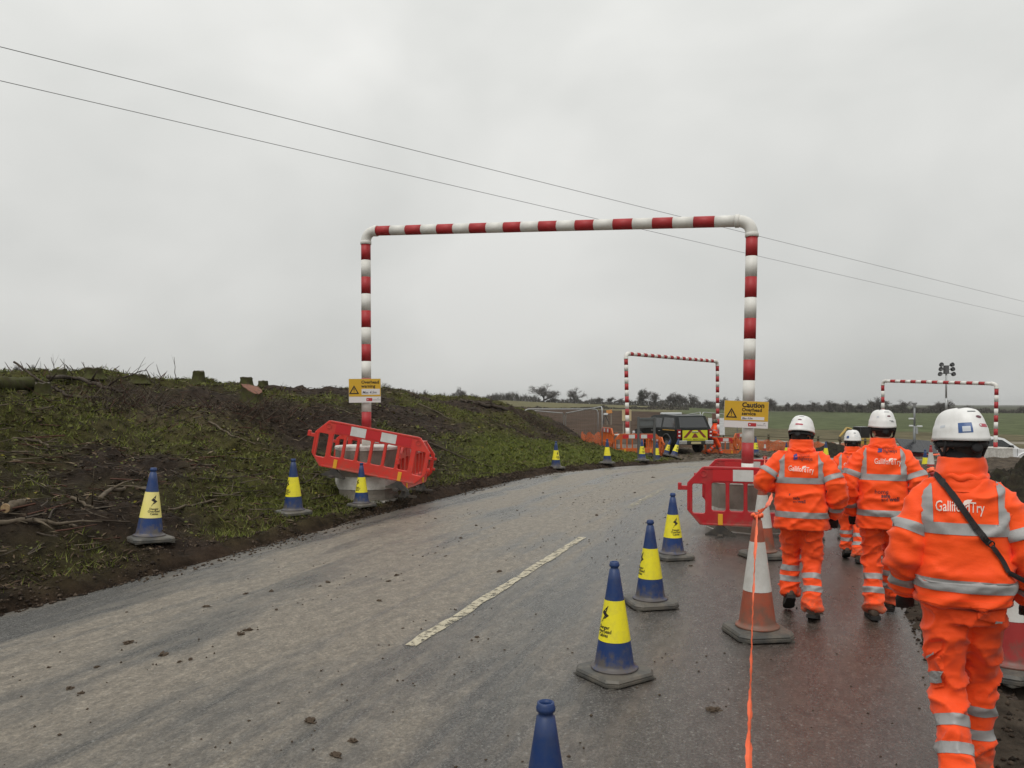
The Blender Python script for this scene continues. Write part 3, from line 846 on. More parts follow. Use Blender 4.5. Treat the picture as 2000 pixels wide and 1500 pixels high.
branch([(330, 1000), (400, 985), (470, 965)], 0.016, 0.01, 'slender pale twig on the soil between two blue cones', 1)
branch([(620, 930), (600, 945), (560, 950)], 0.02, 0.01, 'dark stick poking from the soil under the tilted red barrier', 0)
# cut logs
def log(a, b, r, label, m, cut):
    bm = bmesh.new(); n = 12
    P = [a.lerp(b, i / n) + Vector((random.gauss(0, r * .12), 0, random.gauss(0, r * .12))) for i in range(n + 1)]
    add_tube(bm, P, [r * random.uniform(.85, 1.08) for _ in P], 12, rough=0.14)
    o = part('cut_log', bm, m, smooth=True); tag(o, label, 'log')
    t = (b - a).normalized()
    for q, s in ((a, -1), (b, 1)):
        b2 = bmesh.new(); Mq = Matrix.Translation(q + t * s * 0.004) @ t.to_track_quat('Z', 'Y').to_matrix().to_4x4()
        add_lathe(b2, [(r * .97, -0.004), (r * .9, 0.006)], 12, Mq); part('cut_face', b2, cut, o)
    return o
wood = M('cut_wood', (0.36, 0.25, 0.13), 0.7, (0.25, 0.16, 0.08), 30)
redwood = M('cut_wood_red', (0.21, 0.085, 0.048), 0.7, (0.12, 0.055, 0.035), 18, bump=.6)
mossbark = M('mossy_bark', (0.05, 0.045, 0.022), 0.85, (0.06, 0.065, 0.02), 9, bump=0.8, bs=25)
a_ = surf(25, 998); log(a_ + Vector((0, .25, .06)), a_ + Vector((0.02, -0.15, .05)), 0.055, 'short pale log with a cut end near the road edge', bark[1], wood)
a_ = surf(-30, 765); b_ = surf(62, 764); log(a_ + Vector((0, 0, .12)), b_ + Vector((0, 0, .12)), 0.13, 'thick dark fallen trunk with mossy top at the edge of the bank', mossbark, wood)
# stumps
def stump(xp, yp, hpx, wpx, label, tilt=(0, 0), cut=None, dd=None):
    p = surf(xp, yp) if dd is None else on_ground((xp - CX) / F * dd, dd)
    sc = p.y / F; h = hpx * sc; r = wpx * sc * .5
    root = empty('tree_stump', p - Vector((0, 0, 0.12)))
    tag(root, label, 'stump', 'cut tree stumps on the bank')
    bm = bmesh.new(); n = 18; rings = []
    top = Matrix.Rotation(tilt[0], 3, 'X') @ Matrix.Rotation(tilt[1], 3, 'Y')
    for i in range(7):
        f = i / 6; z = f * (h + .12); rr = r * (1.0 + 0.75 * (1 - f) ** 3)
        ring = []
        for k in range(n):
            th = 2 * math.pi * k / n
            j = 1 + 0.13 * math.sin(3 * th + xp) + 0.10 * math.sin(7 * th + xp * 2) * (1 - f * .6) + random.uniform(-.07, .07)
            q = Vector((rr * j * math.cos(th), rr * j * math.sin(th), 0)); q = q.lerp(top @ q, f)
            ring.append(bm.verts.new(q + Vector((0, 0, z + (random.uniform(-.03, .025) if i == 6 else 0)))))
        rings.append(ring)
    for i in range(6):
        for k in range(n): bm.faces.new((rings[i][k], rings[i][(k + 1) % n], rings[i + 1][(k + 1) % n], rings[i + 1][k]))
    tp = [v.co.copy() for v in rings[-1]]
    part('stump_bark', bm, mossbark, root, smooth=True)
    b2 = bmesh.new(); nn = top @ Vector((0, 0, 1))
    cc = sum(tp, Vector()) / n
    v0 = [b2.verts.new(cc + (q - cc) * 0.97 + nn * 0.0) for q in tp]; v1 = [b2.verts.new(cc + (q - cc) * 0.93 + nn * 0.012) for q in tp]
    for k in range(n): b2.faces.new((v0[k], v0[(k + 1) % n], v1[(k + 1) % n], v1[k]))
    b2.faces.new(v1); b2.faces.new(v0[::-1])
    part('cut_face', b2, cut or M('cut_wood_grey', (0.10, 0.085, 0.06), 0.8, (0.06, 0.05, 0.04), 20), root)
    return root
stump(388, 747, 19, 20, 'tall narrow dark stump standing up on the skyline of the bank')
stump(482, 752, 13, 22, 'low wide stump on the skyline, uphill of the red-topped stump')
stump(514, 754, 9, 17, 'small rough stump on the skyline beside the low wide one')
stump(494, 793, 33, 40, 'big mossy stump with a slanting fresh red cut face', tilt=(R(14), R(26)), cut=redwood)
stump(182, 735, 12, 30, 'broad flat stump on the skyline, in the middle of the cut stems')
stump(117, 735, 12, 24, 'broad stump sprouting a thin shoot on the skyline')
stump(85, 772, 22, 26, 'mossy stump half hidden under the fallen branches')
stump(272, 742, 8, 26, 'very low dark stump on the skyline behind the forked branch')

# ---- mud clods on the road
clodm = M('mud_clod', (0.055, 0.04, 0.028), 0.7, (0.095, 0.07, 0.05), 30)
clod_me = []
for i in range(6):
    bm = bmesh.new(); bmesh.ops.create_icosphere(bm, subdivisions=3, radius=1.0)
    for v in bm.verts:
        f = 1 + 0.75 * noise.noise(v.co * 1.4 + Vector((i * 7, 0, 0))) + 0.6 * noise.noise(v.co * 3.4 + Vector((0, i * 5, 0))) + 0.3 * noise.noise(v.co * 7)
        v.co = Vector((v.co.x * f, v.co.y * f * 0.8, max(v.co.z * f * 0.45, -0.12)))
    me = bm_mesh('mud_clod', bm, False); me.materials.append(clodm); clod_me.append(me)
known = [(317, 1287), (350, 1301), (372, 1296), (190, 1310), (250, 1262), (484, 1238), (470, 1247), (402, 1190), (540, 1197), (625, 1150), (640, 1142), (137, 1352), (160, 1362), (605, 1421), (690, 1460), (932, 1252), (870, 1090), (775, 1128), (760, 1140), (655, 1488), (710, 1520), (1395, 1395), (1120, 985), (1095, 975), (1010, 1000), (1165, 1010), (900, 1055), (1240, 965), (975, 1122), (530, 1160), (1180, 980), (740, 1180), (480, 1165), (850, 1015), (930, 1030), (1060, 965), (1350, 1110), (1275, 935), (1205, 930)]
for i in range(46):
    s = random.uniform(-3.5, 16); t = random.choice([random.gauss(-1.8, .4), random.gauss(0.6, .9), random.gauss(2.6, .7), random.uniform(-3.3, 3.3)])
    xx, yy = to_xy(s, max(-3.4, min(3.5, t))); known.append((float(xx), float(yy), 1))
for i, k in enumerate(known):
    if len(k) == 3: x_, y_ = k[0], k[1]
    else:
        y_ = CH * F / (k[1] - HY); x_ = (k[0] - CX) / F * y_
    p = on_road(x_, y_)
    o = mesh_obj('mud_clod', clod_me[i % 6]); r = random.uniform(0.014, 0.034) if len(k) == 2 else random.uniform(0.006, 0.018)
    o.location = p + Vector((0, 0, r * 0.08)); o.rotation_euler = (0, 0, random.uniform(0, 6)); o.scale = (r * random.uniform(.9, 1.35), r, r * random.uniform(.7, 1.2))
    tag(o, 'small dark lump of mud dropped on the road surface', 'mud clod', 'mud clods on the road')
n = 5200
s = rng.uniform(-6, 24, n); t = np.where(rng.uniform(0, 1, n) < .35, -HALF + np.abs(rng.normal(0, .22, n)), rng.normal(0.3, 2.2, n)); t = np.clip(t, -HALF + .02, HALF - .05)
keep = fbm(s * .5, t * 1.5, 3, 8) > -0.06
s, t = s[keep], t[keep]; x, y = to_xy(s, t); n = len(x)
r = rng.uniform(0.003, 0.010, n) * (1 + 1.0 * (t < -HALF + .3)); P = np.stack([x, y, road_z(x, y) + r * .3], 1)
oct_ = np.array([[1, 0, 0], [0, 1, 0], [-1, 0, 0], [0, -1, 0], [0, 0, .8], [0, 0, -.5]], float)
V = P[:, None, :] + oct_[None] * (r[:, None, None] * rng.uniform(.6, 1.5, (n, 6, 1)))
tf = np.array([[0, 1, 4], [1, 2, 4], [2, 3, 4], [3, 0, 4], [1, 0, 5], [2, 1, 5], [3, 2, 5], [0, 3, 5]])
Fc = (np.arange(n)[:, None, None] * 6 + tf[None]).reshape(-1, 3)
tag(mesh_obj('mud_crumbs', tri_mesh('mud_crumbs', V.reshape(-1, 3), Fc, None, [clodm])), 'fine crumbs of mud and grit strewn over the road', 'mud', kind='stuff')

# crumbled soil along the edge of the bank and the near verge
n = 15000
s = rng.uniform(-7, 22, n); e = np.abs(rng.normal(0, .38, n)) - .06; far_ = rng.uniform(0, 1, n) < .72
x1_, y1_ = to_xy(s, -HALF - e); x2_, y2_ = to_xy(s, HALF + e * 1.4)
x = np.where(far_, x1_, x2_); y = np.where(far_, y1_, y2_)
r = rng.uniform(0.006, 0.03, n) ** 1.0 * rng.uniform(.5, 1, n); P = np.stack([x, y, np.where(far_, np.maximum(gzd(x1_, y1_), road_z(x1_, y1_)), np.maximum(verge_z(x2_, y2_), road_z(x2_, y2_))) + r * .15], 1)
V = P[:, None, :] + oct_[None] * (r[:, None, None] * rng.uniform(.6, 1.4, (n, 6, 1)))
Fc = (np.arange(n)[:, None, None] * 6 + tf[None]).reshape(-1, 3)
edgem = [M('edge_soil', (0.040, 0.028, 0.020), .8), M('edge_soil_b', (0.075, 0.055, 0.04), .8), M('edge_soil_c', (0.022, 0.016, 0.012), .8)]
tag(mesh_obj('verge_crumbs', tri_mesh('verge_crumbs', V.reshape(-1, 3), Fc, np.repeat(rng.choice(3, n), 8), edgem)), 'crumbled dark soil along both edges of the road', 'soil', kind='stuff')

# ---- dark spoil heap on the near verge
def heap(name, cx_, cy_, lx, ly, h, rz, label, seed, matl, n=90, detail=0.22):
    u = np.linspace(-1, 1, n); U, W = np.meshgrid(u, u, indexing='ij')
    rr = np.sqrt(U ** 2 + W ** 2)
    prof = np.clip(1 - rr, 0, 1); prof = prof * prof * (3 - 2 * prof)
    ca, sa = math.cos(rz), math.sin(rz)
    X = cx_ + (U * lx) * ca - (W * ly) * sa; Y = cy_ + (U * lx) * sa + (W * ly) * ca
    Z = base_z(X, Y) - 0.05 + h * prof * (1 + 0.9 * fbm(X * .8, Y * .8, 4, seed)) + detail * fbm(X * 2.6, Y * 2.6, 5, seed + 3, 0.62) * np.clip(prof * 5, 0, 1)
    return tag(mesh_obj(name, grid_mesh(name, X, Y, Z), mats=matl), label, 'soil heap')
heapm = M('dark_spoil', (0.014, 0.011, 0.009), 0.85, (0.034, 0.027, 0.018), 7, bump=1.0, bs=18, dirt=(0.04, 0.048, 0.02), dirt_amt=0.5, spec=.15)
heap('spoil_heap', 10.6, 13.2, 4.9, 2.2, 1.42, R(14), 'dark mound of dug soil behind the worker with the shoulder bag', 5, heapm, 150, .42)
heap('spoil_heap', 16.0, 38.5, 2.2, 1.4, 0.65, R(-12), 'distant dark heap of soil beside the timber fence', 15, heapm, 50)
# ------------------------------------------------------------------ overhead lines
cable = M('cable', (0.16, 0.16, 0.165), 0.6)
def wire(a, b, sag, label):
    P = [a.lerp(b, i / 40) - Vector((0, 0, sag * (1 - (2 * i / 40 - 1) ** 2))) for i in range(41)]
    bm = bmesh.new(); add_tube(bm, P, 0.009, 6)
    return tag(part('overhead_cable', bm, cable, smooth=True), label, 'cable', 'overhead cables')
def ext(a, b, k0, k1): return a + (b - a) * k0, a + (b - a) * k1
a, b = ext(px(0, 86, 17.5), px(2000, 587, 60.6), -0.35, 1.5); wire(a, b, 0.10, 'upper of the two thin overhead cables crossing the sky')
a, b = ext(px(0, 153, 19.3), px(2000, 617, 71.2), -0.3, 1.4); wire(a, b, 0.10, 'lower of the two thin overhead cables crossing the sky')

# ------------------------------------------------------------------ height gates
red = M('gate_red', (0.40, 0.020, 0.024), 0.55, (0.34, 0.018, 0.022), 3, dirt=(0.30, 0.05, 0.045), dirt_amt=0.25)
white = M('gate_white', (0.72, 0.71, 0.67), 0.6, (0.64, 0.63, 0.59), 3, dirt=(0.45, 0.42, 0.36), dirt_amt=0.35)
def pipe_seg(a, b, r, m, root, name, seg=24):
    bm = bmesh.new(); add_tube(bm, [a, b], r, seg)
    return part(name, bm, m, root, smooth=False) if False else _sm(part(name, bm, m, root, smooth=True))
def _sm(o):
    for p in o.data.polygons:
        if len(p.vertices) > 6: p.use_smooth = False
    return o
def banded(a, b, r, root, band, first_red=True, start=0.0):
    L = (b - a).length; t = (b - a).normalized(); n = max(1, round(L / band)); bl = L / n; on = first_red
    for i in range(n):
        pipe_seg(a + t * (i * bl), a + t * ((i + 1) * bl), r * random.uniform(.998, 1.003), red if on else white, root, 'red_band' if on else 'white_band'); on = not on
def height_gate(lb, lt, rb, rt, r, band, label, first_beam_red=True):
    """lb/lt left foot/corner, rb/rt right foot/corner (corner = centre line meeting point)"""
    root = empty('height_gate', lb); tag(root, label, 'height gate', 'red and white height gates')
    loc = lambda v: v - lb
    bl_ = (rt - lt).normalized(); er = r * 2.6
    uL = (lt - lb).normalized(); uR = (rt - rb).normalized()
    L0, L1 = lt - uL * er, lt + bl_ * er; R0, R1 = rt - uR * er, rt - bl_ * er
    banded(loc(L0), loc(lb), r, root, band, True)
    banded(loc(R0), loc(rb), r, root, band, True)
    banded(loc(L1), loc(R1), r, root, band, first_beam_red)
    for c, p, q in ((lt, L0, L1), (rt, R0, R1)):
        bm = bmesh.new(); P = []
        for i in range(13):
            s = i / 12; P.append(loc(p.lerp(c, s).lerp(c.lerp(q, s), s)))
        add_tube(bm, P, r * 1.03, 24); el = _sm(part('elbow', bm, white, root, smooth=True))
        for z, o in ((p, (p - c).normalized()), (q, (q - c).normalized())):
            b2 = bmesh.new(); add_tube(b2, [loc(z - o * r * .5), loc(z - o * r * .46), loc(z + o * r * .20), loc(z + o * r * .24)], [r * 1.09, r * 1.15, r * 1.15, r * 1.07], 24)
            _sm(part('socket_collar', b2, white, root, smooth=True))
    return root
DL, DR = 13.6, 11.1
GL = px(716, 870, DL); GR = px(1459, 945, DR)
LT = px(714.5, 451.5, DL); RT = px(1469, 431, DR)
height_gate(GL, LT, GR, RT, 0.084, 0.30, 'large red and white striped height gate spanning the road')
A2, B2 = px(1226, 860, 33), px(1402, 850, 39)
height_gate(A2, px(1222.5, 690.5, 33), B2, px(1401, 706, 39), 0.085, 0.28, 'smaller red and white height gate in front of the parked dark pickup')
A3, B3 = px(1725, 880, 44), px(1944, 890, 38)
height_gate(A3, px(1724, 744, 44), B3, px(1946.5, 749.5, 38), 0.09, 0.33, 'distant red and white height gate behind the workers', False)

# ---- concrete bases
conc_w = M('block_white', (0.60, 0.58, 0.54), 0.7, (0.50, 0.48, 0.44), 4, dirt=(0.24, 0.21, 0.17), dirt_amt=0.7, bump=0.3, bs=20)
conc_g = M('block_grey', (0.235, 0.21, 0.175), 0.75, (0.16, 0.14, 0.115), 5, bump=0.3, bs=25)
def gate_base(p, rad_, h, label, rz=0.0, n=8, plain=False):
    root = empty('gate_base', p, rz); tag(root, label, 'concrete block', 'concrete blocks under the gate posts')
    lv = [(-.10, .02, conc_w, 'base_course'), (.02, .12, conc_g, 'plinth'), (.12, .22, conc_g, 'lower_band'), (.22, .45, conc_w, 'white_band'), (.45, .93, conc_g, 'grey_band'), (.93, 1.0, conc_w, 'cap')]
    for a, b, m, nm in lv:
        m = conc_w if plain else m
        bm = bmesh.new(); k = 0.98 if nm == 'grey_band' or nm == 'lower_band' else 1.0
        rr = rad_ * k
        rings = add_lathe(bm, [(rr, a * h), (rr, b * h)] if nm != 'cap' else [(rr, a * h), (rr, b * h - .02), (rr * .97, b * h)], n)
        bmesh.ops.rotate(bm, verts=bm.verts, matrix=Matrix.Rotation(math.pi / n, 3, 'Z'))
        for v in bm.verts: v.co += Vector((random.gauss(0, .004), random.gauss(0, .004), 0))
        part(nm, bm, m, root)
    return root
lp = on_ground(GL.x, GL.y) - Vector((0, 0, .03)); gate_base(lp, 0.56, 1.075 - lp.z, 'octagonal concrete block under the post with the overhead warning sign', R(22))
rp = Vector((GR.x, GR.y, 0.0)); gate_base(on_road(rp.x, rp.y), 0.58, 0.72, 'octagonal concrete block under the post with the caution sign', R(10))
gate_base(on_ground(A2.x, A2.y), 0.6, 0.75, 'concrete block inside the orange barriers in front of the pickup', 0.3)
gate_base(on_ground(B2.x, B2.y), 0.6, 0.75, 'concrete block behind the walking worker and white notice board', 0.2)
gate_base(Vector((B3.x, B3.y, 1.8 - 108 * 38 / 1500)), 0.75, 0.62, 'white concrete block of the distant gate beside the dark soil mound', 0.35, 4, True)
gate_base(Vector((A3.x, A3.y, 1.8 - 118 * 44 / 1500)), 0.6, 0.75, 'concrete block of the distant gate hidden behind the middle worker', 0.2)

# ------------------------------------------------------------------ plastic barriers
def curve_sheet(outline, holes, thick, bev):
    cu = bpy.data.curves.new('c', 'CURVE'); cu.dimensions = '2D'; cu.fill_mode = 'BOTH'; cu.extrude = thick / 2 - bev; cu.bevel_depth = bev; cu.bevel_resolution = 1
    cu.offset = -bev
    for pts in [outline] + holes:
        s = cu.splines.new('POLY'); s.points.add(len(pts) - 1); s.use_cyclic_u = True
        for q, p in zip(s.points, pts): q.co = (p[0], p[1], 0, 1)
    ob = bpy.data.objects.new('c', cu); C.objects.link(ob)
    me = eval_mesh(ob); bpy.data.objects.remove(ob); bpy.data.curves.remove(cu)
    me.transform(Matrix.Rotation(R(90), 4, 'X'))
    me.materials.clear()
    return me
def rrect(x0, x1, z0, z1, r=0.025, ccw=True):
    P = []
    for cx_, cz_, a0 in ((x1 - r, z0 + r, -90), (x1 - r, z1 - r, 0), (x0 + r, z1 - r, 90), (x0 + r, z0 + r, 180)):
        for k in range(4):
            a = R(a0 + 30 * k); P.append((cx_ + r * math.cos(a), cz_ + r * math.sin(a)))
    return P
BW, BH, BZ = 2.0, 0.79, 0.14
out_ = [(-1.0 + .17, BZ), (1 - .17, BZ), (1.0, BZ + .20), (1.0, BZ + BH - .22), (1 - .20, BZ + BH), (-1 + .20, BZ + BH), (-1.0, BZ + BH - .22), (-1.0, BZ + .20)]
holes_ = [rrect(-.93, -.76, BZ + .16, BZ + .56)]
xs_ = np.linspace(-.70, .70, 7)
for i in range(6): holes_.append(rrect(xs_[i] + .025, xs_[i + 1] - .025, BZ + .20, BZ + .58))
holes_.append(rrect(.76, .93, BZ + .16, BZ + .56))
barrier_me = curve_sheet(out_, holes_, 0.05, 0.008)
def barrier_proto(col, name, pal):
    root = empty('plastic_barrier')
    m = M(name, col, 0.38, pal, 3, dirt=(0.26, 0.10, 0.07), dirt_amt=0.45, rnd=0.08, mud=(.34, (0.24, 0.12, 0.085), 6))
    me = barrier_me.copy(); mesh_obj('barrier_frame', me, root, m)
    bm = bmesh.new(); add_box(bm, 0, 0, BZ + BH - .01, 1.56, 0.07, 0.035, bev=.008); add_box(bm, 0, 0, BZ + .015, 1.6, .065, .03, bev=.008); part('rim', bm, m, root)
    for sx_ in (-1, 1):
        bm = bmesh.new(); add_box(bm, sx_ * .985, 0, BZ + .39, .03, .065, .36, bev=.006); part('end_rib', bm, m, root)
    bm = bmesh.new(); add_box(bm, -1.06, 0, BZ + .50, .12, .04, .06, bev=.008); add_box(bm, -1.10, 0, BZ + .52, .05, .06, .10, bev=.01); part('coupling_hook', bm, m, root)
    for ze in (.48, .28):
        bm = bmesh.new(); add_box(bm, 1.02, 0, BZ + ze, .05, .06, .05, bev=.008); part('coupling_eye', bm, m, root)
    for sx_ in (-1, 1):
        bm = bmesh.new(); add_lathe(bm, [(.05, -.005), (.05, .008), (.035, .008), (.03, .001)], 18, Matrix.Translation((sx_ * .78, -.026, BZ + .70)) @ Matrix.Rotation(R(90), 4, 'X')); part('dimple', bm, m, root, smooth=False)
    pan = [M('film_red', (0.50, 0.016, 0.02), 0.35), M('film_white', (0.62, 0.62, 0.60), 0.35, (0.54, 0.54, 0.51), 6)]
    for y_ in (-.0285, .0285):
        for i in range(5):
            bm = bmesh.new(); add_box(bm, -.66 + .132 + i * .264, y_, BZ + .685, .2635, .006, .155); part('red_film' if i % 2 == 0 else 'white_film', bm, pan[i % 2], root)
    for sx_ in (-.56, .56):
        bm = bmesh.new(); add_box(bm, sx_, -.030, BZ + .085, .062, .012, .15, bev=.004); part('yellow_tag', bm, M('tag_yellow', (0.72, 0.36, 0.02), .5), root)
        ft = bmesh.new(); Mt = Matrix.Translation((sx_, 0, 0))
        add_prism(ft, [(-.20, .0), (.20, .0), (.20, .02), (.07, .10), (.035, .14), (-.035, .14), (-.07, .10), (-.20, .02)], -.045, .045, Mt)
        add_prism(ft, [(-.045, 0), (.045, 0), (.03, .15), (-.03, .15)], -.21, .21, Mt)
        for v in ft.verts:
            if abs(v.co.y) > .2: v.co.z *= .2
        part('rubber_foot', ft, M('foot_rubber', (0.035, 0.032, 0.03), .8, (0.075, 0.065, 0.05), 8), root)
    return root
_used = {}
def barrier(kind, p, rz, label, tilt=0.0, pitch=0.0):
    if kind not in _used:
        col = {'red': ((0.60, 0.034, 0.020), 'barrier_red', (0.54, 0.028, 0.022)), 'orange': ((0.62, 0.13, 0.018), 'barrier_orange', (0.52, 0.10, 0.018)), 'crimson': ((0.44, 0.012, 0.020), 'barrier_crimson', (0.38, 0.012, 0.018))}[kind]
        o = barrier_proto(*col); _used[kind] = o
    else:
        o = dup(_used[kind])
    o.location = p; o.rotation_mode = 'ZXY'; o.rotation_euler = (pitch, tilt, rz)
    tag(o, label, 'barrier', 'plastic barriers round the gate blocks')
    return o
# round the block with the overhead warning sign
zc = lambda x, y, d: px(x, y, d)
barrier('red', px(713, 927, 13.0) + Vector((0, 0, -.145)), R(-4), 'red barrier tilted downhill in front of the overhead warning block', tilt=R(10.5))
barrier('red', px(795, 948, 13.95) + Vector((.10, 0.1, -.16)), R(82), 'red barrier seen edge on beside the overhead warning block', tilt=R(2))
barrier('red', px(742, 925, 15.1) + Vector((0, 0, -.16)), R(-6), 'red barrier mostly hidden behind the overhead warning block', tilt=R(9))
# round the block with the caution sign
yaw = R(-16)
c_ = Vector((GR.x, GR.y, 0))
fx_ = Vector((math.cos(yaw), math.sin(yaw), 0)); fy_ = Vector((-math.sin(yaw), math.cos(yaw), 0))
def near_b(u, v): p = c_ + fx_ * u + fy_ * v; return on_road(p.x, p.y)
barrier('crimson', near_b(.20, -.80), yaw, 'dark red barrier in front of the caution sign block')
barrier('crimson', near_b(.34, .85), yaw + R(3), 'dark red barrier behind the caution sign block')
barrier('crimson', near_b(1.36, .02), yaw + R(90), 'dark red barrier at the walkers\' side of the caution sign block')
# orange ones round the far blocks
def far_b(P, u, v, rz, label, r0):
    q = Vector((P.x, P.y, 0)) + Vector((math.cos(r0), math.sin(r0), 0)) * u + Vector((-math.sin(r0), math.cos(r0), 0)) * v
    barrier('orange', on_ground(q.x, q.y), rz, label)
r0 = R(8)
far_b(A2, .18, -.85, r0, 'orange barrier in front of the block near the dark pickup', r0)
far_b(A2, 1.25, 0.0, r0 + R(90), 'orange barrier end on between the sign posts and the pickup', r0)
far_b(A2, -.9, 0.1, r0 + R(90), 'orange barrier on the bank side of the far gate block', r0)
far_b(A2, .18, .95, r0, 'orange barrier at the back of the far gate block', r0)
r0 = R(-14)
far_b(B2, .1, -.95, r0, 'orange barrier right behind the walking worker', r0)
far_b(B2, 1.2, -.3, r0 + R(62), 'orange barrier set askew beyond the walking worker', r0)
far_b(B2, .1, 1.0, r0, 'orange barrier at the back behind the white notice board', r0)

# ------------------------------------------------------------------ signs on the posts
sy = M('sign_yellow', (0.60, 0.36, 0.022), 0.42, (0.55, 0.33, 0.02), 2); sw = M('sign_white', (0.66, 0.64, 0.63), 0.42); ink = M('sign_ink', (0.014, 0.010, 0.010), 0.6); pen = M('sign_pen', (0.07, 0.07, 0.10), 0.6); logo_r = M('logo_red', (0.42, 0.025, 0.03), .5); grey_ink = M('grey_ink', (0.25, 0.25, 0.25), .6)
def flat(bm, parent, name, m, x, z, y=-.004):
    bmesh.ops.translate(bm, verts=bm.verts, vec=(x, y, z))
    r = bmesh.ops.extrude_face_region(bm, geom=bm.faces[:]); bmesh.ops.translate(bm, verts=[v for v in r['geom'] if isinstance(v, bmesh.types.BMVert)], vec=(0, .0015, 0))
    return part(name, bm, m, parent)
def tri_symbol(parent, x, z, s):
    bm = bmesh.new(); o = [(-.5, -.42), (.5, -.42), (0, .46)]; i = [(-.32, -.315), (.32, -.315), (0, .25)]
    vo = [bm.verts.new((p[0] * s, 0, p[1] * s)) for p in o]; vi = [bm.verts.new((p[0] * s, 0, p[1] * s)) for p in i]
    for k in range(3): bm.faces.new((vo[k], vo[(k + 1) % 3], vi[(k + 1) % 3], vi[k]))
    flat(bm, parent, 'warning_triangle', ink, x, z)
    bm = poly_bm([(-.045 * s, .14 * s), (-.03 * s, -.10 * s), (.03 * s, -.10 * s), (.045 * s, .14 * s)]); flat(bm, parent, 'exclamation_mark', ink, x, z)
    bm = poly_bm([(.045 * s * math.cos(R(a)), -.20 * s + .045 * s * math.sin(R(a))) for a in range(0, 360, 40)]); flat(bm, parent, 'exclamation_dot', ink, x, z)
def sign_board(p, w, h, rz, roll, label, lines, box, white_h, hand):
    root = empty('warning_sign', p); root.rotation_mode = 'XYZ'; root.rotation_euler = (0, roll, rz); tag(root, label, 'sign', 'yellow warning signs on the gate posts')
    bm = bmesh.new(); add_box(bm, 0, .004, 0, w, .006, h); part('board', bm, M('sign_back', (0.5, 0.5, 0.48), .5), root)
    bm = bmesh.new(); add_box(bm, 0, -.0005, white_h / 2, w - .006, .003, h - white_h - .006); part('yellow_face', bm, sy, root)
    bm = bmesh.new(); add_box(bm, 0, -.0005, -h / 2 + white_h / 2, w - .006, .003, white_h - .003); part('white_strip', bm, sw, root)
    for txt, size, x, z, bold in lines: flat(text_bm(txt, size, bold, 'LEFT'), root, 'lettering', ink, x, z)
    x0, x1, z0, z1 = box
    bm = bmesh.new(); add_box(bm, (x0 + x1) / 2, -.0035, (z0 + z1) / 2, x1 - x0, .002, z1 - z0); part('height_panel', bm, sw, root)
    flat(text_bm(hand, min((z1 - z0) * .82, .062), 0.0006, 'LEFT', 0.25), root, 'handwriting', pen, x0 + .012, z0 + (z1 - z0) * .22, -.0062)
    lw = w * .24; lx = w * .06; lz = -h / 2 + white_h * .5
    flat(poly_bm([(q[0], q[1]) for q in rrect(lx - lw * .05, lx + lw * .72, -white_h * .24, white_h * .26, .008)]), root, 'red_logo', logo_r, 0, lz)
    flat(poly_bm([(lx + .018 + .010 * math.cos(R(a)), .009 * math.sin(R(a))) for a in range(0, 360, 45)]), root, 'logo_mark', sw, 0, lz, -.006)
    flat(text_bm('GallifordTry', white_h * .26, 0, 'LEFT'), root, 'logo_lettering', grey_ink, w * .25, lz - white_h * .12)
    flat(poly_bm([(w * .38, 0), (w * .41, .012), (w * .44, .014), (w * .42, .002)]), root, 'leaf_mark', grey_ink, 0, lz + white_h * .16)
    tri_symbol(root, -w * .335, (h - white_h) * .02 + .01, h * .42)
    bm = bmesh.new(); add_tube(bm, [Vector((.0, .012, h * .2)), Vector((.0, .012, -h * .2))], .012, 8); part('fixing_rail', bm, M('galv', (0.42, 0.43, 0.44), .45, metal=.6), root)
    return root
sign_board(px(712.5, 763, DL - .12), .555, .42, R(4), R(-.6), 'yellow overhead warning sign fixed to the post above the tilted barrier',
           [('Overhead', .076, -.06, .125, .0018), ('warning', .076, -.06, .055, .0018)], (-.055, .262, -.072, .030), .105, 'Max 4.5m')
sign_board(px(1457.5, 809.5, DR - .12), .625, .385, R(-3), R(2.2), 'yellow caution overhead service sign fixed to the post by the walking group',
           [('Caution', .098, -.065, .105, .0032), ('Overhead', .070, -.065, .045, .0018), ('service', .070, -.065, -.008, .0018)], (-.07, .255, -.075, -.030), .098, 'Max 4.5m')

# ------------------------------------------------------------------ cones
cblue = M('cone_blue', (0.007, 0.032, 0.135), 0.45, (0.010, 0.038, 0.135), 5, dirt=(0.085, 0.085, 0.09), dirt_amt=0.55, rnd=0.12, spec=.4, dirt_scale=7, mud=(.32, (0.10, 0.085, 0.068), 13))
cyel = M('cone_yellow', (0.82, 0.72, 0.018), 0.38, (0.74, 0.65, 0.02), 5, dirt=(0.40, 0.34, 0.09), dirt_amt=0.45, rnd=0.06, dirt_scale=11)
cpale = M('cone_pale_yellow', (0.80, 0.70, 0.25), 0.38, (0.74, 0.68, 0.16), 3)
crub = M('cone_base', (0.052, 0.052, 0.048), 0.55, (0.095, 0.088, 0.075), 7, dirt=(0.17, 0.145, 0.11), dirt_amt=.7, bump=.2)
cbase_grey = crub
cred = M('cone_red', (0.34, 0.024, 0.022), 0.45, (0.27, 0.02, 0.02), 4, rnd=.05, mud=(.28, (0.13, 0.08, 0.06), 11))
corg = M('cone_faded_orange', (0.34, 0.072, 0.034), 0.5, (0.25, 0.050, 0.026), 5, dirt=(0.20, 0.10, 0.062), dirt_amt=.6, mud=(.35, (0.15, 0.085, 0.058), 11))
cwht = M('cone_white', (0.58, 0.57, 0.54), 0.45, (0.50, 0.49, 0.46), 5, dirt=(0.34, 0.31, 0.26), dirt_amt=.55)
def cone_r(z): return np.interp(z, [.045, .07, .09, .70], [.152, .135, .128, .032])
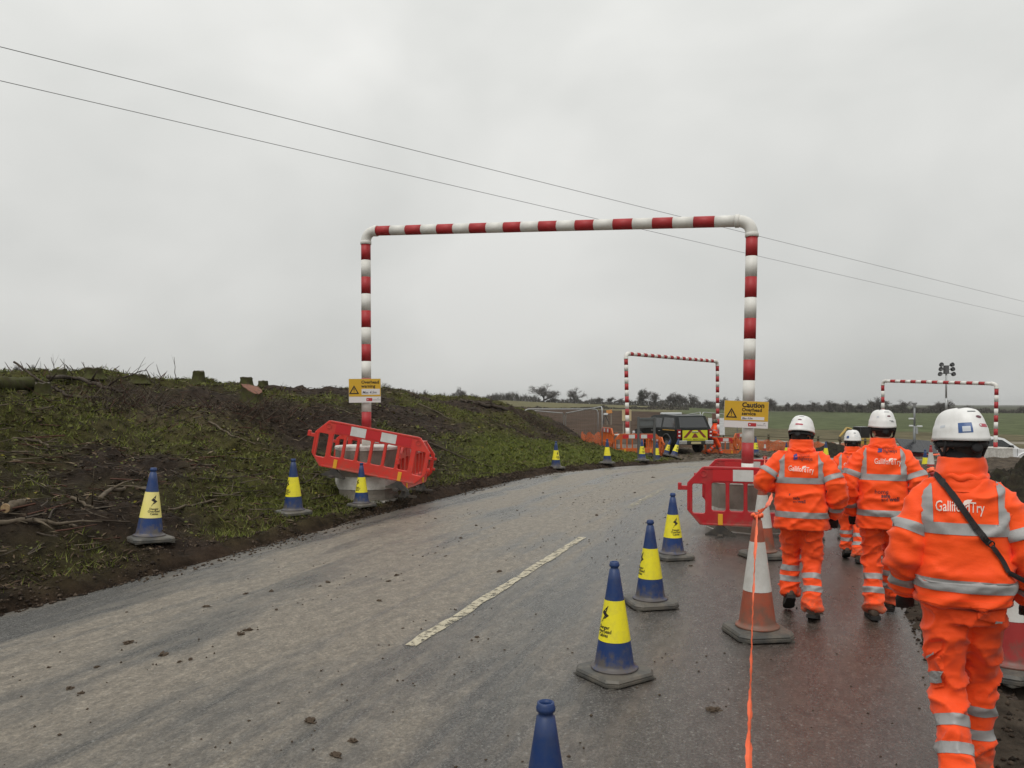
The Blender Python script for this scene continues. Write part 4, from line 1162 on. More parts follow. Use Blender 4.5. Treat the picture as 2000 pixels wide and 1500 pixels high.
def cone_proto(kind):
    root = empty('traffic_cone')
    bm = bmesh.new(); s_, c_ = .208, .06
    oct_ = [(-s_ + c_, -s_), (s_ - c_, -s_), (s_, -s_ + c_), (s_, s_ - c_), (s_ - c_, s_), (-s_ + c_, s_), (-s_, s_ - c_), (-s_, -s_ + c_)]
    rings = []
    for k, z in ((.965, .006), (1.0, .012), (1.0, .026), (.975, .028), (.975, .034), (.99, .037), (.94, .052), (.66, .060)):
        rings.append([bm.verts.new((p[0] * k, p[1] * k, z)) for p in oct_])
    for i in range(len(rings) - 1):
        for k in range(8): bm.faces.new((rings[i][k], rings[i][(k + 1) % 8], rings[i + 1][(k + 1) % 8], rings[i + 1][k]))
    bm.faces.new(rings[0][::-1]); bm.faces.new(rings[-1])
    for sx_ in (-1, 1):
        for sy_ in (-1, 1): add_box(bm, sx_ * .16, sy_ * .16, .004, .06, .06, .009)
    part('base', bm, crub, root)
    up = {'blue': cblue, 'red': cred, 'orange': corg}[kind]
    bm = bmesh.new()
    add_lathe(bm, [(.140, .055), (.155, .06), (.156, .068), (.150, .073), (.134, .078)] + [(float(cone_r(z)), z) for z in np.linspace(.095, .70, 10)] + [(.026, .703), (.026, .715), (.033, .720), (.034, .732), (.030, .738), (.030, .748), (.024, .750), (.021, .735), (.020, .66)], 32, cap=False)
    part('cone_body', bm, up, root, smooth=True)
    z0, z1 = (.245, .505) if kind == 'blue' else (.28, .575)
    bm = bmesh.new(); add_lathe(bm, [(float(cone_r(z)) + .0022, z) for z in np.linspace(z0, z1, 6)], 32, cap=False)
    sl = part('reflective_sleeve', bm, cyel if kind == 'blue' else cwht, root, smooth=True)
    if kind != 'blue':
        return root
    def wrap(bm, name):
        for v in bm.verts:
            r = float(cone_r(v.co.z)) + .0036; a = v.co.x / r
            v.co = Vector((r * math.sin(a), -r * math.cos(a), v.co.z))
        part(name, bm, ink, sl)
    b = [(.020, .475), (-.030, .425), (-.004, .408), (-.034, .36), (.032, .412), (.008, .428)]
    bm = bmesh.new(); bb = [bm.verts.new((p[0], 0, p[1])) for p in b]; bm.faces.new((bb[0], bb[1], bb[2], bb[5])); bm.faces.new((bb[5], bb[2], bb[3], bb[4]))
    bmesh.ops.triangulate(bm, faces=bm.faces); bmesh.ops.subdivide_edges(bm, edges=bm.edges[:], cuts=2); wrap(bm, 'lightning_bolt')
    for i, tx in enumerate(('Danger', 'Overhead', 'Cables')):
        t = text_bm(tx, .031, .0007, maxlen=.015); bmesh.ops.translate(t, verts=t.verts, vec=(0, 0, .327 - i * .025)); wrap(t, 'lettering')
    return root
_cones = {}
def cone(kind, p, face, label, scale=1.0, lean=(0, 0), group='blue and yellow cones'):
    """face: compass-like turn of the printed side, degrees (0 = towards the viewer, + = towards the right)"""
    if kind not in _cones: o = _cones[kind] = cone_proto(kind)
    else: o = dup(_cones[kind])
    k_ = 1.0 if kind == 'blue' else .84
    o.location = p; o.scale = (scale * k_, scale * k_, scale); o.rotation_euler = (lean[0], lean[1], R(face))
    tag(o, label, 'cone', group)
    return o
def on_r(x, y):
    d = CH * F / (y - HY); return on_road((x - CX) / F * d, d)
BLUE = 'blue cones with yellow sleeves'
cone('blue', on_r(1200, 1327), -56, 'blue cone with yellow sleeve, second from the bottom in the row on the road', 1.0)
cone('blue', on_r(1270, 1188), -78, 'blue cone with yellow sleeve, third in the row on the road', 1.0)
cone('blue', on_r(1314, 1094), 12, 'blue cone with yellow sleeve just before the dark red barrier', 1.0)
cone('blue', on_road(0.117, 2.66), -40, 'blue cone cut off by the bottom edge of the picture', 1.0)
o = cone('blue', surf(291, 1058), 44, 'blue cone with faded pale yellow sleeve on the bank side', 1.13, lean=(0, R(3.5)))
for ch in list(o.children):
    if ch.name.startswith('reflective_sleeve'):
        ch.data = ch.data.copy(); ch.data.materials.clear(); ch.data.materials.append(cpale)
p = surf(573, 1005); cone('blue', p, -46, 'blue cone on the verge, left of the tilted red barrier', 1.10)
p = on_ground((706 - CX) / F * 12.6, 12.6); cone('blue', p, -40, 'blue cone standing in front of the tilted red barrier', 0.95)
p = surf(1086, 917); cone('blue', p, 30, 'blue cone on the grass verge below the fence frames', 1.0)
p = surf(1186, 907); cone('blue', p, 150, 'blue cone on the grass verge with no writing showing', 1.02)
p = surf(1254, 901); cone('blue', p, 18, 'blue cone on the grass in front of the grey sign posts', 1.0)
p = surf(1300, 893); cone('blue', p + Vector((0, 0, .05)), 12, 'leaning blue cone, the rear one of the leaning pair by the pickup', 1.0, lean=(0, R(17)))
p = surf(1315, 897); cone('blue', p + Vector((0, 0, .05)), 18, 'leaning blue cone, the front one of the leaning pair by the pickup', 1.0, lean=(0, R(19)))
p = on_ground((1283 - CX) / F * 29, 29); cone('blue', p, 60, 'blue cone between the grey sign posts and the pickup wheel', 1.0)
p = on_ground((1476 - CX) / F * 34, 34); cone('blue', p, 20, 'blue cone in front of the timber fence beside the striped post', 1.08)
p = on_ground((1536 - CX) / F * 40, 40); cone('blue', p, 200, 'blue cone at the timber fence between post and the worker with bent arm', 1.05)
p = on_ground((1613 - CX) / F * 30, 30); cone('blue', p, 190, 'blue cone showing between two orange jackets', 1.0)
p = px(1807, 925, 24.0); cone('blue', Vector((p.x, p.y, float(base_z(p.x, p.y)) - .2)), 170, 'distant blue cone beside the red and white cone near the solar panel', 1.0)
RED = 'red and white cones'
cone('orange', on_r(1479, 1246), 8, 'faded orange and white cone with orange tape tied to its top', 1.27, group=RED)
cone('orange', on_r(1489, 1092), 15, 'orange and white cone behind the taped cone, at the dark red barrier', 1.27, group=RED)
p = on_road(4.02, 12.2); cone('red', p, 15, 'cone whose tip shows above the dark red barrier', 1.28, group=RED)
cone('red', on_verge(3.24, 4.98), 12, 'big red and white cone beside the legs of the worker with the bag', 1.30, group=RED)
p = px(1818, 925, 22.0); cone('red', Vector((p.x, p.y, float(base_z(p.x, p.y)) - .15)), 10, 'distant small red and white cone right of the middle worker', 1.15, group=RED)
p = on_verge(5.18, 9.45); cone('red', p, 10, 'cone topped with a knot of orange tape behind the shoulder strap', 1.27, group=RED)
for i, (x_, d_, w_) in enumerate(((1189, 36, 'on the grass behind the cone with no writing'), (1494, 45, 'at the foot of the timber fence'), (1439, 44, 'right of the skewed orange barrier'), )):
    cone('red', on_ground((x_ - CX) / F * d_, d_), 0, 'tiny distant red and white cone ' + w_, .8, group=RED)

# ---- orange tape
tapem = M('tape_orange', (0.95, 0.16, 0.055), 0.5, (0.85, 0.13, 0.04), 12)
def ribbon(path, w, name, label, twist=2.0, n=10, seed=0, thick=.004):
    P = crom(path, n); fr = frames(P); bm = bmesh.new(); prev = None
    for i, (p, (t, a, b)) in enumerate(zip(P, fr)):
        th = seed + twist * i / len(P) + 0.22 * math.sin(i * .5 + seed); d = a * math.cos(th) + b * math.sin(th); nn = t.cross(d).normalized()
        ww = w * (1 + .14 * math.sin(i * 1.3 + seed))
        j = nn * (.002 * math.sin(i * 2.1))
        cur = [bm.verts.new(p + d * ww * .5 + j), bm.verts.new(p + nn * thick + j), bm.verts.new(p - d * ww * .5 + j), bm.verts.new(p - nn * thick + j)]
        if prev:
            for k in range(4): bm.faces.new((prev[k], prev[(k + 1) % 4], cur[(k + 1) % 4], cur[k]))
        prev = cur
    return tag(part(name, bm, tapem, smooth=False), label, 'tape', 'orange barrier tape')
top1 = on_r(1479, 1246) + Vector((0, 0, .75 * 1.27))
ribbon([top1 + Vector((0.0, 0, -.005)), px(1474, 1100, 5.35), px(1470, 1200, 4.75), px(1467, 1300, 4.2), px(1464, 1400, 3.7), px(1462, 1500, 3.2), px(1461, 1640, 2.75), Vector((.75, 2.42, .04)), Vector((.70, 2.0, .03))], .036, 'barrier_tape', 'orange tape hanging from the faded cone and running to the bottom edge', 2.4, 14)
top2 = on_r(1489, 1092) + Vector((0, 0, .75 * 1.27))
ribbon([top1 + Vector((.01, 0, .0)), px(1497, 990, 6.6), px(1508, 965, 7.8), px(1503, 950, 8.6), top2], .034, 'barrier_tape', 'twisted orange tape running between the two orange and white cones', 7, 12, 1)
top3 = on_road(4.02, 12.2) + Vector((0, 0, .75 * 1.28))
ribbon([top2, (top2 + top3) / 2 - Vector((0, 0, .12)), top3], .034, 'barrier_tape', 'orange tape stretched behind the dark red barrier to a cone tip', 3, 10, 2)
top4 = on_verge(5.18, 9.45) + Vector((0, 0, .75 * 1.27))
bm = bmesh.new()
for i in range(5):
    add_ellipsoid(bm, top4 + Vector((random.gauss(0, .03), random.gauss(0, .02), -.01 + random.gauss(0, .02))), (.035, .03, .03), u=8, v=6)
for v in bm.verts: v.co += v.co.normalized() * 0 + Vector((random.gauss(0, .006),) * 3)
tag(part('tape_knot', bm, tapem), 'crumpled knot of orange tape on a cone top behind the strap', 'tape', 'orange barrier tape')
bm = bmesh.new()
for i in range(9):
    a = i * .7; add_ellipsoid(bm, top1 + Vector((.032 * math.cos(a), .032 * math.sin(a), -.03 + .007 * (i % 3))), (.018, .018, .015), u=8, v=6)
tag(part('tape_knot', bm, tapem), 'loop of orange tape wound round the top of the faded cone', 'tape', 'orange barrier tape')
a_ = px(1800, 886, 26); b_ = px(1850, 884, 26)
ribbon([a_, a_.lerp(b_, .5) - Vector((0, 0, .05)), b_], .05, 'barrier_tape', 'distant strip of orange tape strung right of the middle worker', 2, 8, 3)
# ------------------------------------------------------------------ fences and boards on site
galv = M('galvanised', (0.40, 0.41, 0.41), .45, metal=.5)
def fence_panel(a, b, h, label):
    """temporary mesh fence panel, a/b ground points"""
    root = empty('fence_panel', a); tag(root, label, 'fence panel', 'temporary metal fence panels')
    v = b - a; L = math.hypot(v.x, v.y); rc = .18
    u = Vector((v.x, v.y, v.z)) / L
    Q = [Vector((0, 0, 0)), Vector((0, 0, h - rc)), u * (rc * .3) + Vector((0, 0, h - rc * .3)), u * rc + Vector((0, 0, h)), u * (L - rc) + Vector((0, 0, h)), u * (L - rc * .3) + Vector((0, 0, h - rc * .3)), u * L + Vector((0, 0, h - rc)), u * L]
    bm = bmesh.new(); add_tube(bm, Q, .025, 8); part('tube_frame', bm, galv, root, smooth=True)
    bm = bmesh.new(); add_tube(bm, [Vector((0, 0, .15)), u * L + Vector((0, 0, .15))], .018, 6); part('bottom_rail', bm, galv, root, smooth=True)
    bm = bmesh.new()
    for i in range(1, 18): add_tube(bm, [u * (L * i / 18) + Vector((0, 0, .16)), u * (L * i / 18) + Vector((0, 0, h - .02))], .0007, 3, cap=False)
    for i in range(1, 8): add_tube(bm, [Vector((0, 0, h * i / 8)), u * L + Vector((0, 0, h * i / 8))], .0007, 3, cap=False)
    part('wire_mesh', bm, galv, root)
    for e in (0, 1):
        bm = bmesh.new(); q = u * (L * e); add_box(bm, q.x, q.y, q.z + .05, .22, .6, .12, bev=.02); part('foot_block', bm, M('foot_block', (.09, .085, .08), .8), root)
    return root
def pt(x, y, d, h):                    # ground point of a panel whose top is at pixel y
    p = px(x, y, d); p.z -= h; return p
fence_panel(pt(1024, 799, 36, 1.9), pt(1168, 799, 37, 1.9), 1.9, 'metal fence panel behind the low end of the bank, its whole top rail showing')
fence_panel(pt(1027, 801, 38.5, 1.9), pt(1101, 807, 44, 1.9), 1.9, 'metal fence panel slanting back from its rounded corner on the bank')
fence_panel(pt(1176, 794, 33, 1.9), pt(1105, 807, 43.5, 1.9), 1.9, 'metal fence panel nearest the striped far gate, seen at a slant')
fence_panel(pt(1368, 805, 46, 1.9), pt(1330, 812, 58, 1.9), 1.9, 'metal fence panel rising behind the roof of the dark pickup')
fence_panel(pt(1372, 805, 46, 1.9), pt(1440, 811, 50, 1.9), 1.9, 'metal fence panel carrying the white notice board')
def board(p, w, h, m, label, rz=0.0, legs=True, rolly=0.0):
    root = empty('notice_board', p, rz); tag(root, label, 'board', 'site boards')
    bm = bmesh.new(); add_box(bm, 0, 0, 0, w, .02, h); o = part('panel', bm, m, root); o.rotation_euler = (0, rolly, 0)
    bm = bmesh.new()
    for s in (-.35, .35): add_box(bm, s * w, .03, -.35, .05, .04, h + .5)
    part('support', bm, M('board_post', (0.25, 0.22, 0.18), .7), root)
    return root, o
bw = M('board_white', (0.62, 0.64, 0.64), .5)
root, _ = board(px(1399.5, 833, 44), .95, .98, bw, 'white notice board behind the head of the walking worker')
for i in range(3):
    for j in range(2):
        bm = bmesh.new(); add_box(bm, -.22 + j * .44, -.013, .30 - i * .30, .38, .004, .24); part('pinned_sheet', bm, M('sheet', (0.70, 0.72, 0.73), .5), root)
        bm = bmesh.new()
        for q in range(3): add_box(bm, -.22 + j * .44, -.0162, .36 - i * .30 - q * .05, .28, .001, .008)
        part('printed_line', bm, grey_ink, root)
board(px(1224, 811, 33.3), .40, .48, M('board_cream', (0.56, 0.47, 0.28), .6), 'cream board fixed behind the striped post of the far gate')
board(px(1395, 815, 39.4), .23, .42, M('board_brown', (0.16, 0.095, 0.07), .6), 'brown board fixed to the far gate post above the walking worker')
board(px(1190, 804, 40), .30, .18, M('board_orange', (0.58, 0.25, 0.07), .6), 'small orange board on the ploughed field', rolly=R(-8))
board(px(1033, 809, 41), .24, .09, M('board_red', (0.5, 0.07, 0.05), .6), 'tiny red board behind the rounded corner of the fence panel')
# survey kit: small tripod thing on the field
root = empty('survey_tripod', px(1182, 823, 40)); tag(root, 'small white and black survey tripod standing on the ploughed field', 'tripod')
for a in (0, 2.1, 4.2):
    bm = bmesh.new(); add_tube(bm, [Vector((0, 0, .35)), Vector((.22 * math.cos(a), .22 * math.sin(a), -.12))], .022, 6); part('leg', bm, M('tripod_dark', (.05, .05, .05), .6), root)
bm = bmesh.new(); add_box(bm, .03, 0, .38, .22, .12, .10, bev=.02); part('instrument', bm, bw, root)
# timber post and rail fence
timber = M('timber', (0.105, 0.085, 0.05), .8, (0.075, 0.07, 0.035), 5, bump=.4, bs=30)
root = empty('timber_fence', px(1415, 880, 46)); tag(root, 'brown timber post and rail fence behind the orange netting', 'fence')
pts = [(1372, 46.0), (1412, 46.5), (1456, 47), (1501, 47.2), (1552, 47.4), (1598, 47.6), (1641, 47.8), (1690, 48), (1740, 48.4), (1790, 49), (1840, 49.6)]
tops = []
for x_, d_ in pts:
    yt = np.interp(x_, [1372, 1430, 1640, 1840], [846, 847, 855, 866]); p = px(x_, yt, d_); tops.append(p)
    bm = bmesh.new(); q = p - root.location; add_box(bm, q.x, q.y, q.z - .62, .11, .10, 1.34, bev=.01); part('fence_post', bm, timber, root)
for i in range(len(tops) - 1):
    for dz in (-.10, -.48, -.86):
        a = tops[i] - root.location; b = tops[i + 1] - root.location
        bm = bmesh.new(); add_tube(bm, [a + Vector((-.03, -.075, dz)), b + Vector((.03, -.075, dz))], (.028, .055) if False else [(.055, .025)] * 2, 4); part('rail', bm, timber, root)
# orange netting
def net_mat():
    m = bpy.data.materials.new('orange_netting'); m.use_nodes = True
    nt = m.node_tree; b = nt.nodes['Principled BSDF']; b.inputs['Base Color'].default_value = (0.50, 0.115, 0.035, 1); b.inputs['Roughness'].default_value = .6
    tr = nt.nodes.new('ShaderNodeBsdfTransparent'); ms = nt.nodes.new('ShaderNodeMixShader')
    t = nt.nodes.new('ShaderNodeTexCoord'); n = nt.nodes.new('ShaderNodeTexNoise'); n.inputs['Scale'].default_value = 26
    nt.links.new(t.outputs['Object'], n.inputs['Vector'])
    mr = nt.nodes.new('ShaderNodeMapRange'); mr.inputs['From Min'].default_value = .5; mr.inputs['From Max'].default_value = .62; mr.inputs['To Max'].default_value = .8
    nt.links.new(n.outputs['Fac'], mr.inputs['Value']); nt.links.new(mr.outputs[0], ms.inputs[0]); nt.links.new(b.outputs[0], ms.inputs[1]); nt.links.new(tr.outputs[0], ms.inputs[2])
    nt.links.new(ms.outputs[0], nt.nodes['Material Output'].inputs[0]); return m
netm = net_mat()
def netting(P, h, label):
    P = crom(P, 24); bm = bmesh.new(); prev = None
    for i, p in enumerate(P):
        hh = h * (1 + .08 * math.sin(i * .9)); yo = .06 * math.sin(i * .55)
        cur = [bm.verts.new(p + Vector((0, yo, 0))), bm.verts.new(p + Vector((0, -yo, hh * .5))), bm.verts.new(p + Vector((0, yo * .5, hh)))]
        if prev:
            for k in range(2): bm.faces.new((prev[k], cur[k], cur[k + 1], prev[k + 1]))
        prev = cur
    return tag(part('safety_netting', bm, netm, smooth=True), label, 'netting', 'orange safety netting')
def net_pt(x, y, d): return px(x, y, d)
netting([net_pt(1135, 885, 36.5), net_pt(1190, 886, 36.5), net_pt(1245, 887, 37)], .95, 'orange netting beside the bank, behind the first orange barrier')
netting([net_pt(1405, 880, 46), net_pt(1480, 883, 46.8), net_pt(1560, 886, 47.0), net_pt(1650, 890, 47.4), net_pt(1700, 893, 47.8)], .74, 'long orange netting along the timber fence')

# ------------------------------------------------------------------ vehicles
tyre = M('tyre', (0.018, 0.018, 0.018), .8); glass_d = M('dark_glass', (0.012, 0.014, 0.016), .10, spec=.8); chrome = M('chrome', (0.55, 0.55, 0.55), .25, metal=.9); lampr = M('lamp_red', (0.25, 0.01, 0.012), .2); black_p = M('black_trim', (0.02, 0.02, 0.02), .5); lampw = M('lamp_clear', (0.75, 0.76, 0.78), .15)
def wheel(root, x, y, r=.40, w=.26):
    wroot = bmesh.new(); Mx = Matrix.Translation((x, y, r)) @ Matrix.Rotation(R(90), 4, 'Y')
    add_lathe(wroot, [(r * .60, -w * .5), (r * .86, -w * .5), (r * .98, -w * .38), (r, -w * .2), (r, w * .2), (r * .98, w * .38), (r * .86, w * .5), (r * .60, w * .5)], 28, Mx)
    o = part('wheel', wroot, tyre, root, smooth=True); _sm(o)
    s = -1 if x < 0 else 1
    b2 = bmesh.new(); M2 = Matrix.Translation((x + s * w * .46, y, r)) @ Matrix.Rotation(R(90), 4, 'Y')
    add_lathe(b2, [(r * .58, -.02), (r * .60, .02), (r * .5, .024), (r * .16, .01), (r * .12, .03)], 20, M2)
    for k in range(6):
        a = k * math.pi / 3; add_box(b2, 0, r * .36, 0, .03, r * .45, .06, Matrix.Translation((x + s * w * .49, y, r)) @ Matrix.Rotation(a, 4, 'X'))
    part('rim', b2, M('rim_metal', (0.30, 0.30, 0.31), .35, metal=.7), o)
def pickup(p, rz, paint, label, canopy=True, rear=True, sc=1.0, name='pickup_truck'):
    """x across (left is -x), y forward, origin on the ground under the centre"""
    root = empty(name, p, rz, sc); tag(root, label, 'pickup')
    W = .92; L0, L1 = -2.62, 2.62; wy = (-1.52, 1.58); wr = .40
    # lower body with wheel arches: side profile in (y, z)
    def arch(yc):
        return [(yc + .50 * math.cos(R(a)), .42 + .50 * math.sin(R(a))) for a in range(0, 181, 15)][::-1]
    prof = [(L0 + .05, .52)] + arch(wy[0])[0:0] + [(wy[0] - .50, .42)] + arch(wy[0])[1:-1] + [(wy[0] + .50, .42), (wy[1] - .50, .42)] + arch(wy[1])[1:-1] + [(wy[1] + .50, .42), (L1 - .08, .45), (L1, .62), (L1 - .03, .92), (L1 - .25, 1.06), (1.15, 1.17), (.4, 1.20), (L0, 1.20), (L0 - .02, .7)]
    bm = bmesh.new(); vs2 = add_prism(bm, prof, -W, W)
    for v in bm.verts: v.co = Vector((v.co.y, v.co.x, v.co.z))
    for v in bm.verts:                       # tuck the nose and sills
        if v.co.y > 2.2: v.co.x *= .90
        if v.co.z < .55: v.co.x *= .96
    bmesh.ops.triangulate(bm, faces=[f for f in bm.faces if len(f.verts) > 4])
    part('body', bm, paint, root)
    # arch lips
    for yc in wy:
        for s in (-1, 1):
            bm = bmesh.new(); add_tube(bm, [Vector((s * (W - .01), yc + .52 * math.cos(R(a)), .42 + .52 * math.sin(R(a)))) for a in range(0, 181, 12)], .045, 6); part('wheel_arch', bm, paint if not canopy else black_p, root, smooth=True)
            wheel(root, s * (W - .15), yc, wr)
    # upper body (cab + canopy)
    top = 1.86
    if canopy: up = [(L0 + .02, 1.19), (L0 + .38, top - .02), (-1.0, top + .03), (.1, top), (.45, top - .08), (1.25, 1.19)]
    else: up = [(-.95, 1.19), (-.75, top - .06), (-.4, top), (.1, top), (.45, top - .08), (1.30, 1.15)]
    def upper(poly, x0, x1, m, nm, shrink=.13, parent=root, base=1.19):
        bm = bmesh.new(); add_prism(bm, poly, x0, x1)
        for v in bm.verts: v.co = Vector((v.co.y, v.co.x, v.co.z))
        for v in bm.verts: v.co.x *= 1 - shrink * max(0, (v.co.z - base)) / .67
        es = [e for e in bm.edges]
        return part(nm, bm, m, parent)
    upper(up, -W + .02, W - .02, paint, 'cab_and_canopy' if canopy else 'cab')
    def side_win(poly, nm):
        for s in (-1, 1): upper(poly, s * (W - .02) - .006, s * (W - .02) + .006, glass_d, nm)
    if canopy:
        side_win([(-2.38, 1.28), (-2.12, 1.74), (-1.08, 1.76), (-1.02, 1.28)], 'canopy_window')
        side_win([(-.88, 1.26), (-.88, 1.72), (-.12, 1.73), (-.12, 1.26)], 'rear_door_window')
        side_win([(-.05, 1.26), (-.05, 1.73), (.32, 1.70), (.92, 1.26)], 'front_door_window')
    else:
        side_win([(-.82, 1.26), (-.66, 1.70), (-.12, 1.73), (-.12, 1.26)], 'rear_door_window')
        side_win([(-.05, 1.26), (-.05, 1.73), (.34, 1.69), (.98, 1.24)], 'front_door_window')
    def quad(P, m, nm, parent=root, th=(0, 0, 0)):
        bm = bmesh.new(); vv = [bm.verts.new(Vector(q)) for q in P]; f = bm.faces.new(vv)
        r = bmesh.ops.extrude_face_region(bm, geom=[f]); bmesh.ops.translate(bm, verts=[v for v in r['geom'] if isinstance(v, bmesh.types.BMVert)], vec=th)
        return part(nm, bm, m, parent)
    # windscreen
    quad([(-.72, 1.20, 1.235), (.72, 1.20, 1.235), (.66, .50, 1.765), (-.66, .50, 1.765)], glass_d, 'windscreen', th=(0, .012, .014))
    for s in (-1, 1):
        bm = bmesh.new(); add_box(bm, s * (W + .12), .78, 1.30, .22, .10, .18, bev=.03); part('wing_mirror', bm, black_p, root)
        bm = bmesh.new(); add_box(bm, s * .72, 2.52, .88, .34, .20, .17, bev=.03); part('headlight', bm, lampw, root)
    bm = bmesh.new(); add_box(bm, 0, 2.60, .80, 1.0, .10, .30, bev=.03); part('grille', bm, black_p, root)
    bm = bmesh.new(); add_box(bm, 0, 2.60, .55, 1.7, .16, .20, bev=.04); part('front_bumper', bm, black_p if canopy else paint, root)
    # rear
    bm = bmesh.new(); add_box(bm, 0, L0 - .035, .90, 1.40, .06, .56, bev=.015); tg = part('tailgate', bm, paint, root)
    bm = bmesh.new(); add_box(bm, 0, L0 - .10, .56, 1.2, .14, .16, bev=.02); part('rear_bumper', bm, black_p, root)
    for s in (-1, 1):
        bm = bmesh.new(); add_box(bm, s * .70, L0 - .12, .58, .44, .16, .20, bev=.03); part('bumper_corner', bm, chrome, root)
        bm = bmesh.new(); add_box(bm, s * .82, L0 - .02, .98, .18, .12, .42, bev=.02); tl = part('tail_light', bm, lampr, root)
        for dz in (.10, -.08):
            bm = bmesh.new(); add_box(bm, s * .83, L0 - .082, .98 + dz, .10, .01, .07); part('lens', bm, lampw, tl)
    bm = bmesh.new(); add_box(bm, 0, L0 - .178, .56, .52, .01, .11); part('number_plate', bm, M('plate', (0.45, 0.40, 0.22), .5), root)
    if canopy:
        quad([(-.74, L0 + .065, 1.27), (.74, L0 + .065, 1.27), (.66, L0 + .345, 1.77), (-.66, L0 + .345, 1.77)], glass_d, 'rear_window', th=(0, -.014, .01))
        yl = M('chevron_yellow', (0.62, 0.62, 0.02), .4); rd = M('chevron_red', (0.20, 0.03, 0.02), .45)
        y_ = L0 - .068
        quad([(-.66, y_, .66), (.66, y_, .66), (.66, y_, 1.16), (-.66, y_, 1.16)], yl, 'reflective_panel', tg, (0, -.003, 0))
        for s in (-1, 1):
            quad([(s * .62, y_ - .005, .80), (s * .46, y_ - .005, .80), (s * .12, y_ - .005, 1.16), (s * .28, y_ - .005, 1.16)], rd, 'chevron', tg, (0, -.002, 0))
        quad([(-.18, y_ - .005, .80), (.18, y_ - .005, .80), (.05, y_ - .005, 1.0), (-.05, y_ - .005, 1.0)], rd, 'chevron', tg, (0, -.002, 0))
        t = text_bm('HIGHWAY MAINTENANCE', .105, .002); bmesh.ops.translate(t, verts=t.verts, vec=(0, y_ - .006, .685)); part('lettering', t, M('chev_ink', (.16, .16, .02), .6), tg)
        bm = bmesh.new(); add_box(bm, 0, L0 - .085, 1.08, .34, .03, .05, bev=.01); part('handle', bm, chrome, tg)
        for s in (-1, 1):
            quad([(s * (W + .004), -2.4, 1.13), (s * (W + .004), -1.1, 1.13), (s * (W + .004), -1.1, 1.17), (s * (W + .004), -2.4, 1.17)], M('stripe_orange', (0.6, 0.33, 0.05), .5), 'side_stripe', th=(s * .003, 0, 0))
        bm = bmesh.new(); add_box(bm, 0, -.2, top + .07, 1.1, .26, .10, bev=.04); part('light_bar', bm, bw, root)
        for s in (-1, 1):
            bm = bmesh.new(); add_tube(bm, [Vector((s * .70, -2.1, top + .03)), Vector((s * .70, -.9, top + .06))], .02, 6); part('roof_rail', bm, galv, root)
    else:
        bm = bmesh.new(); add_box(bm, 0, -1.75, 1.22, 1.78, 1.6, .06, bev=.02); part('load_cover', bm, black_p, root)
    # door seams and handles
    for s in (-1, 1):
        for yy in (1.12, -.10, -.92):
            bm = bmesh.new(); add_box(bm, s * (W + .001), yy, .86, .006, .018, .62); part('door_seam', bm, black_p, root)
        for yy in (.05, -.78):
            bm = bmesh.new(); add_box(bm, s * (W + .015), yy, 1.08, .03, .18, .035, bev=.008); part('door_handle', bm, chrome, root)
        bm = bmesh.new(); add_box(bm, s * (W - .02), .0, .40, .12, 2.1, .07, bev=.02); part('side_step', bm, black_p, root)
    return root
dkp = M('paint_dark', (0.007, 0.009, 0.009), .38, (0.010, 0.012, 0.012), 2, spec=.22, dirt=(0.035, 0.03, 0.025), dirt_amt=.3)
ph = R(15); rl = px(1322, 888, 36.6)         # rear near corner
fwd = Vector((-math.sin(ph), math.cos(ph), 0)); rgt = Vector((math.cos(ph), math.sin(ph), 0))
pickup(rl + fwd * 2.62 + rgt * .92, ph, dkp, 'dark pickup with canopy and yellow chevron tailgate parked beyond the grass verge')
wpt = M('paint_white', (0.74, 0.75, 0.76), .3, spec=.6)
q = px(1934, 912, 47); pickup(q, R(-100), wpt, 'white pickup parked behind the distant gate and soil mound', canopy=False)

# ---- grey back of a road sign on two posts
gp = M('sign_grey', (0.115, 0.125, 0.125), .5, (0.10, 0.11, 0.11), 3); gpost = M('post_grey', (0.085, 0.088, 0.085), .55)
pa, pb = px(1247, 908, 27.0), px(1278, 904, 27.6)
root = empty('road_sign', pa); tag(root, 'grey back of a road sign on two posts before the pickup', 'road sign')
for p_, top_ in ((pa, 814), (pb, 815)):
    q = p_ - pa; h = (p_ - pa).z; t = px(1247, top_, 27).z - p_.z
    bm = bmesh.new(); add_box(bm, q.x, q.y, q.z + t / 2 - .15, .082, .082, t + .3, bev=.01); part('post', bm, gpost, root)
zt = px(1240, 816, 27.2).z - pa.z; zb = px(1240, 836, 27.2).z - pa.z
bm = bmesh.new(); u = (pb - pa); u.z = 0; u.normalize()
mid = (pa + pb) / 2 - pa; Mr = Matrix.Translation(Vector((mid.x + .05, mid.y + .07, (zt + zb) / 2))) @ Matrix.Rotation(math.atan2(u.y, u.x), 4, 'Z')
add_box(bm, 0, 0, 0, .98, .02, zt - zb, Mr, .004); part('panel', bm, gp, root)
for dz in (-.12, .12):
    bm = bmesh.new(); add_box(bm, 0, -.02, dz, .92, .03, .045, Mr); part('stiffener', bm, gpost, root)

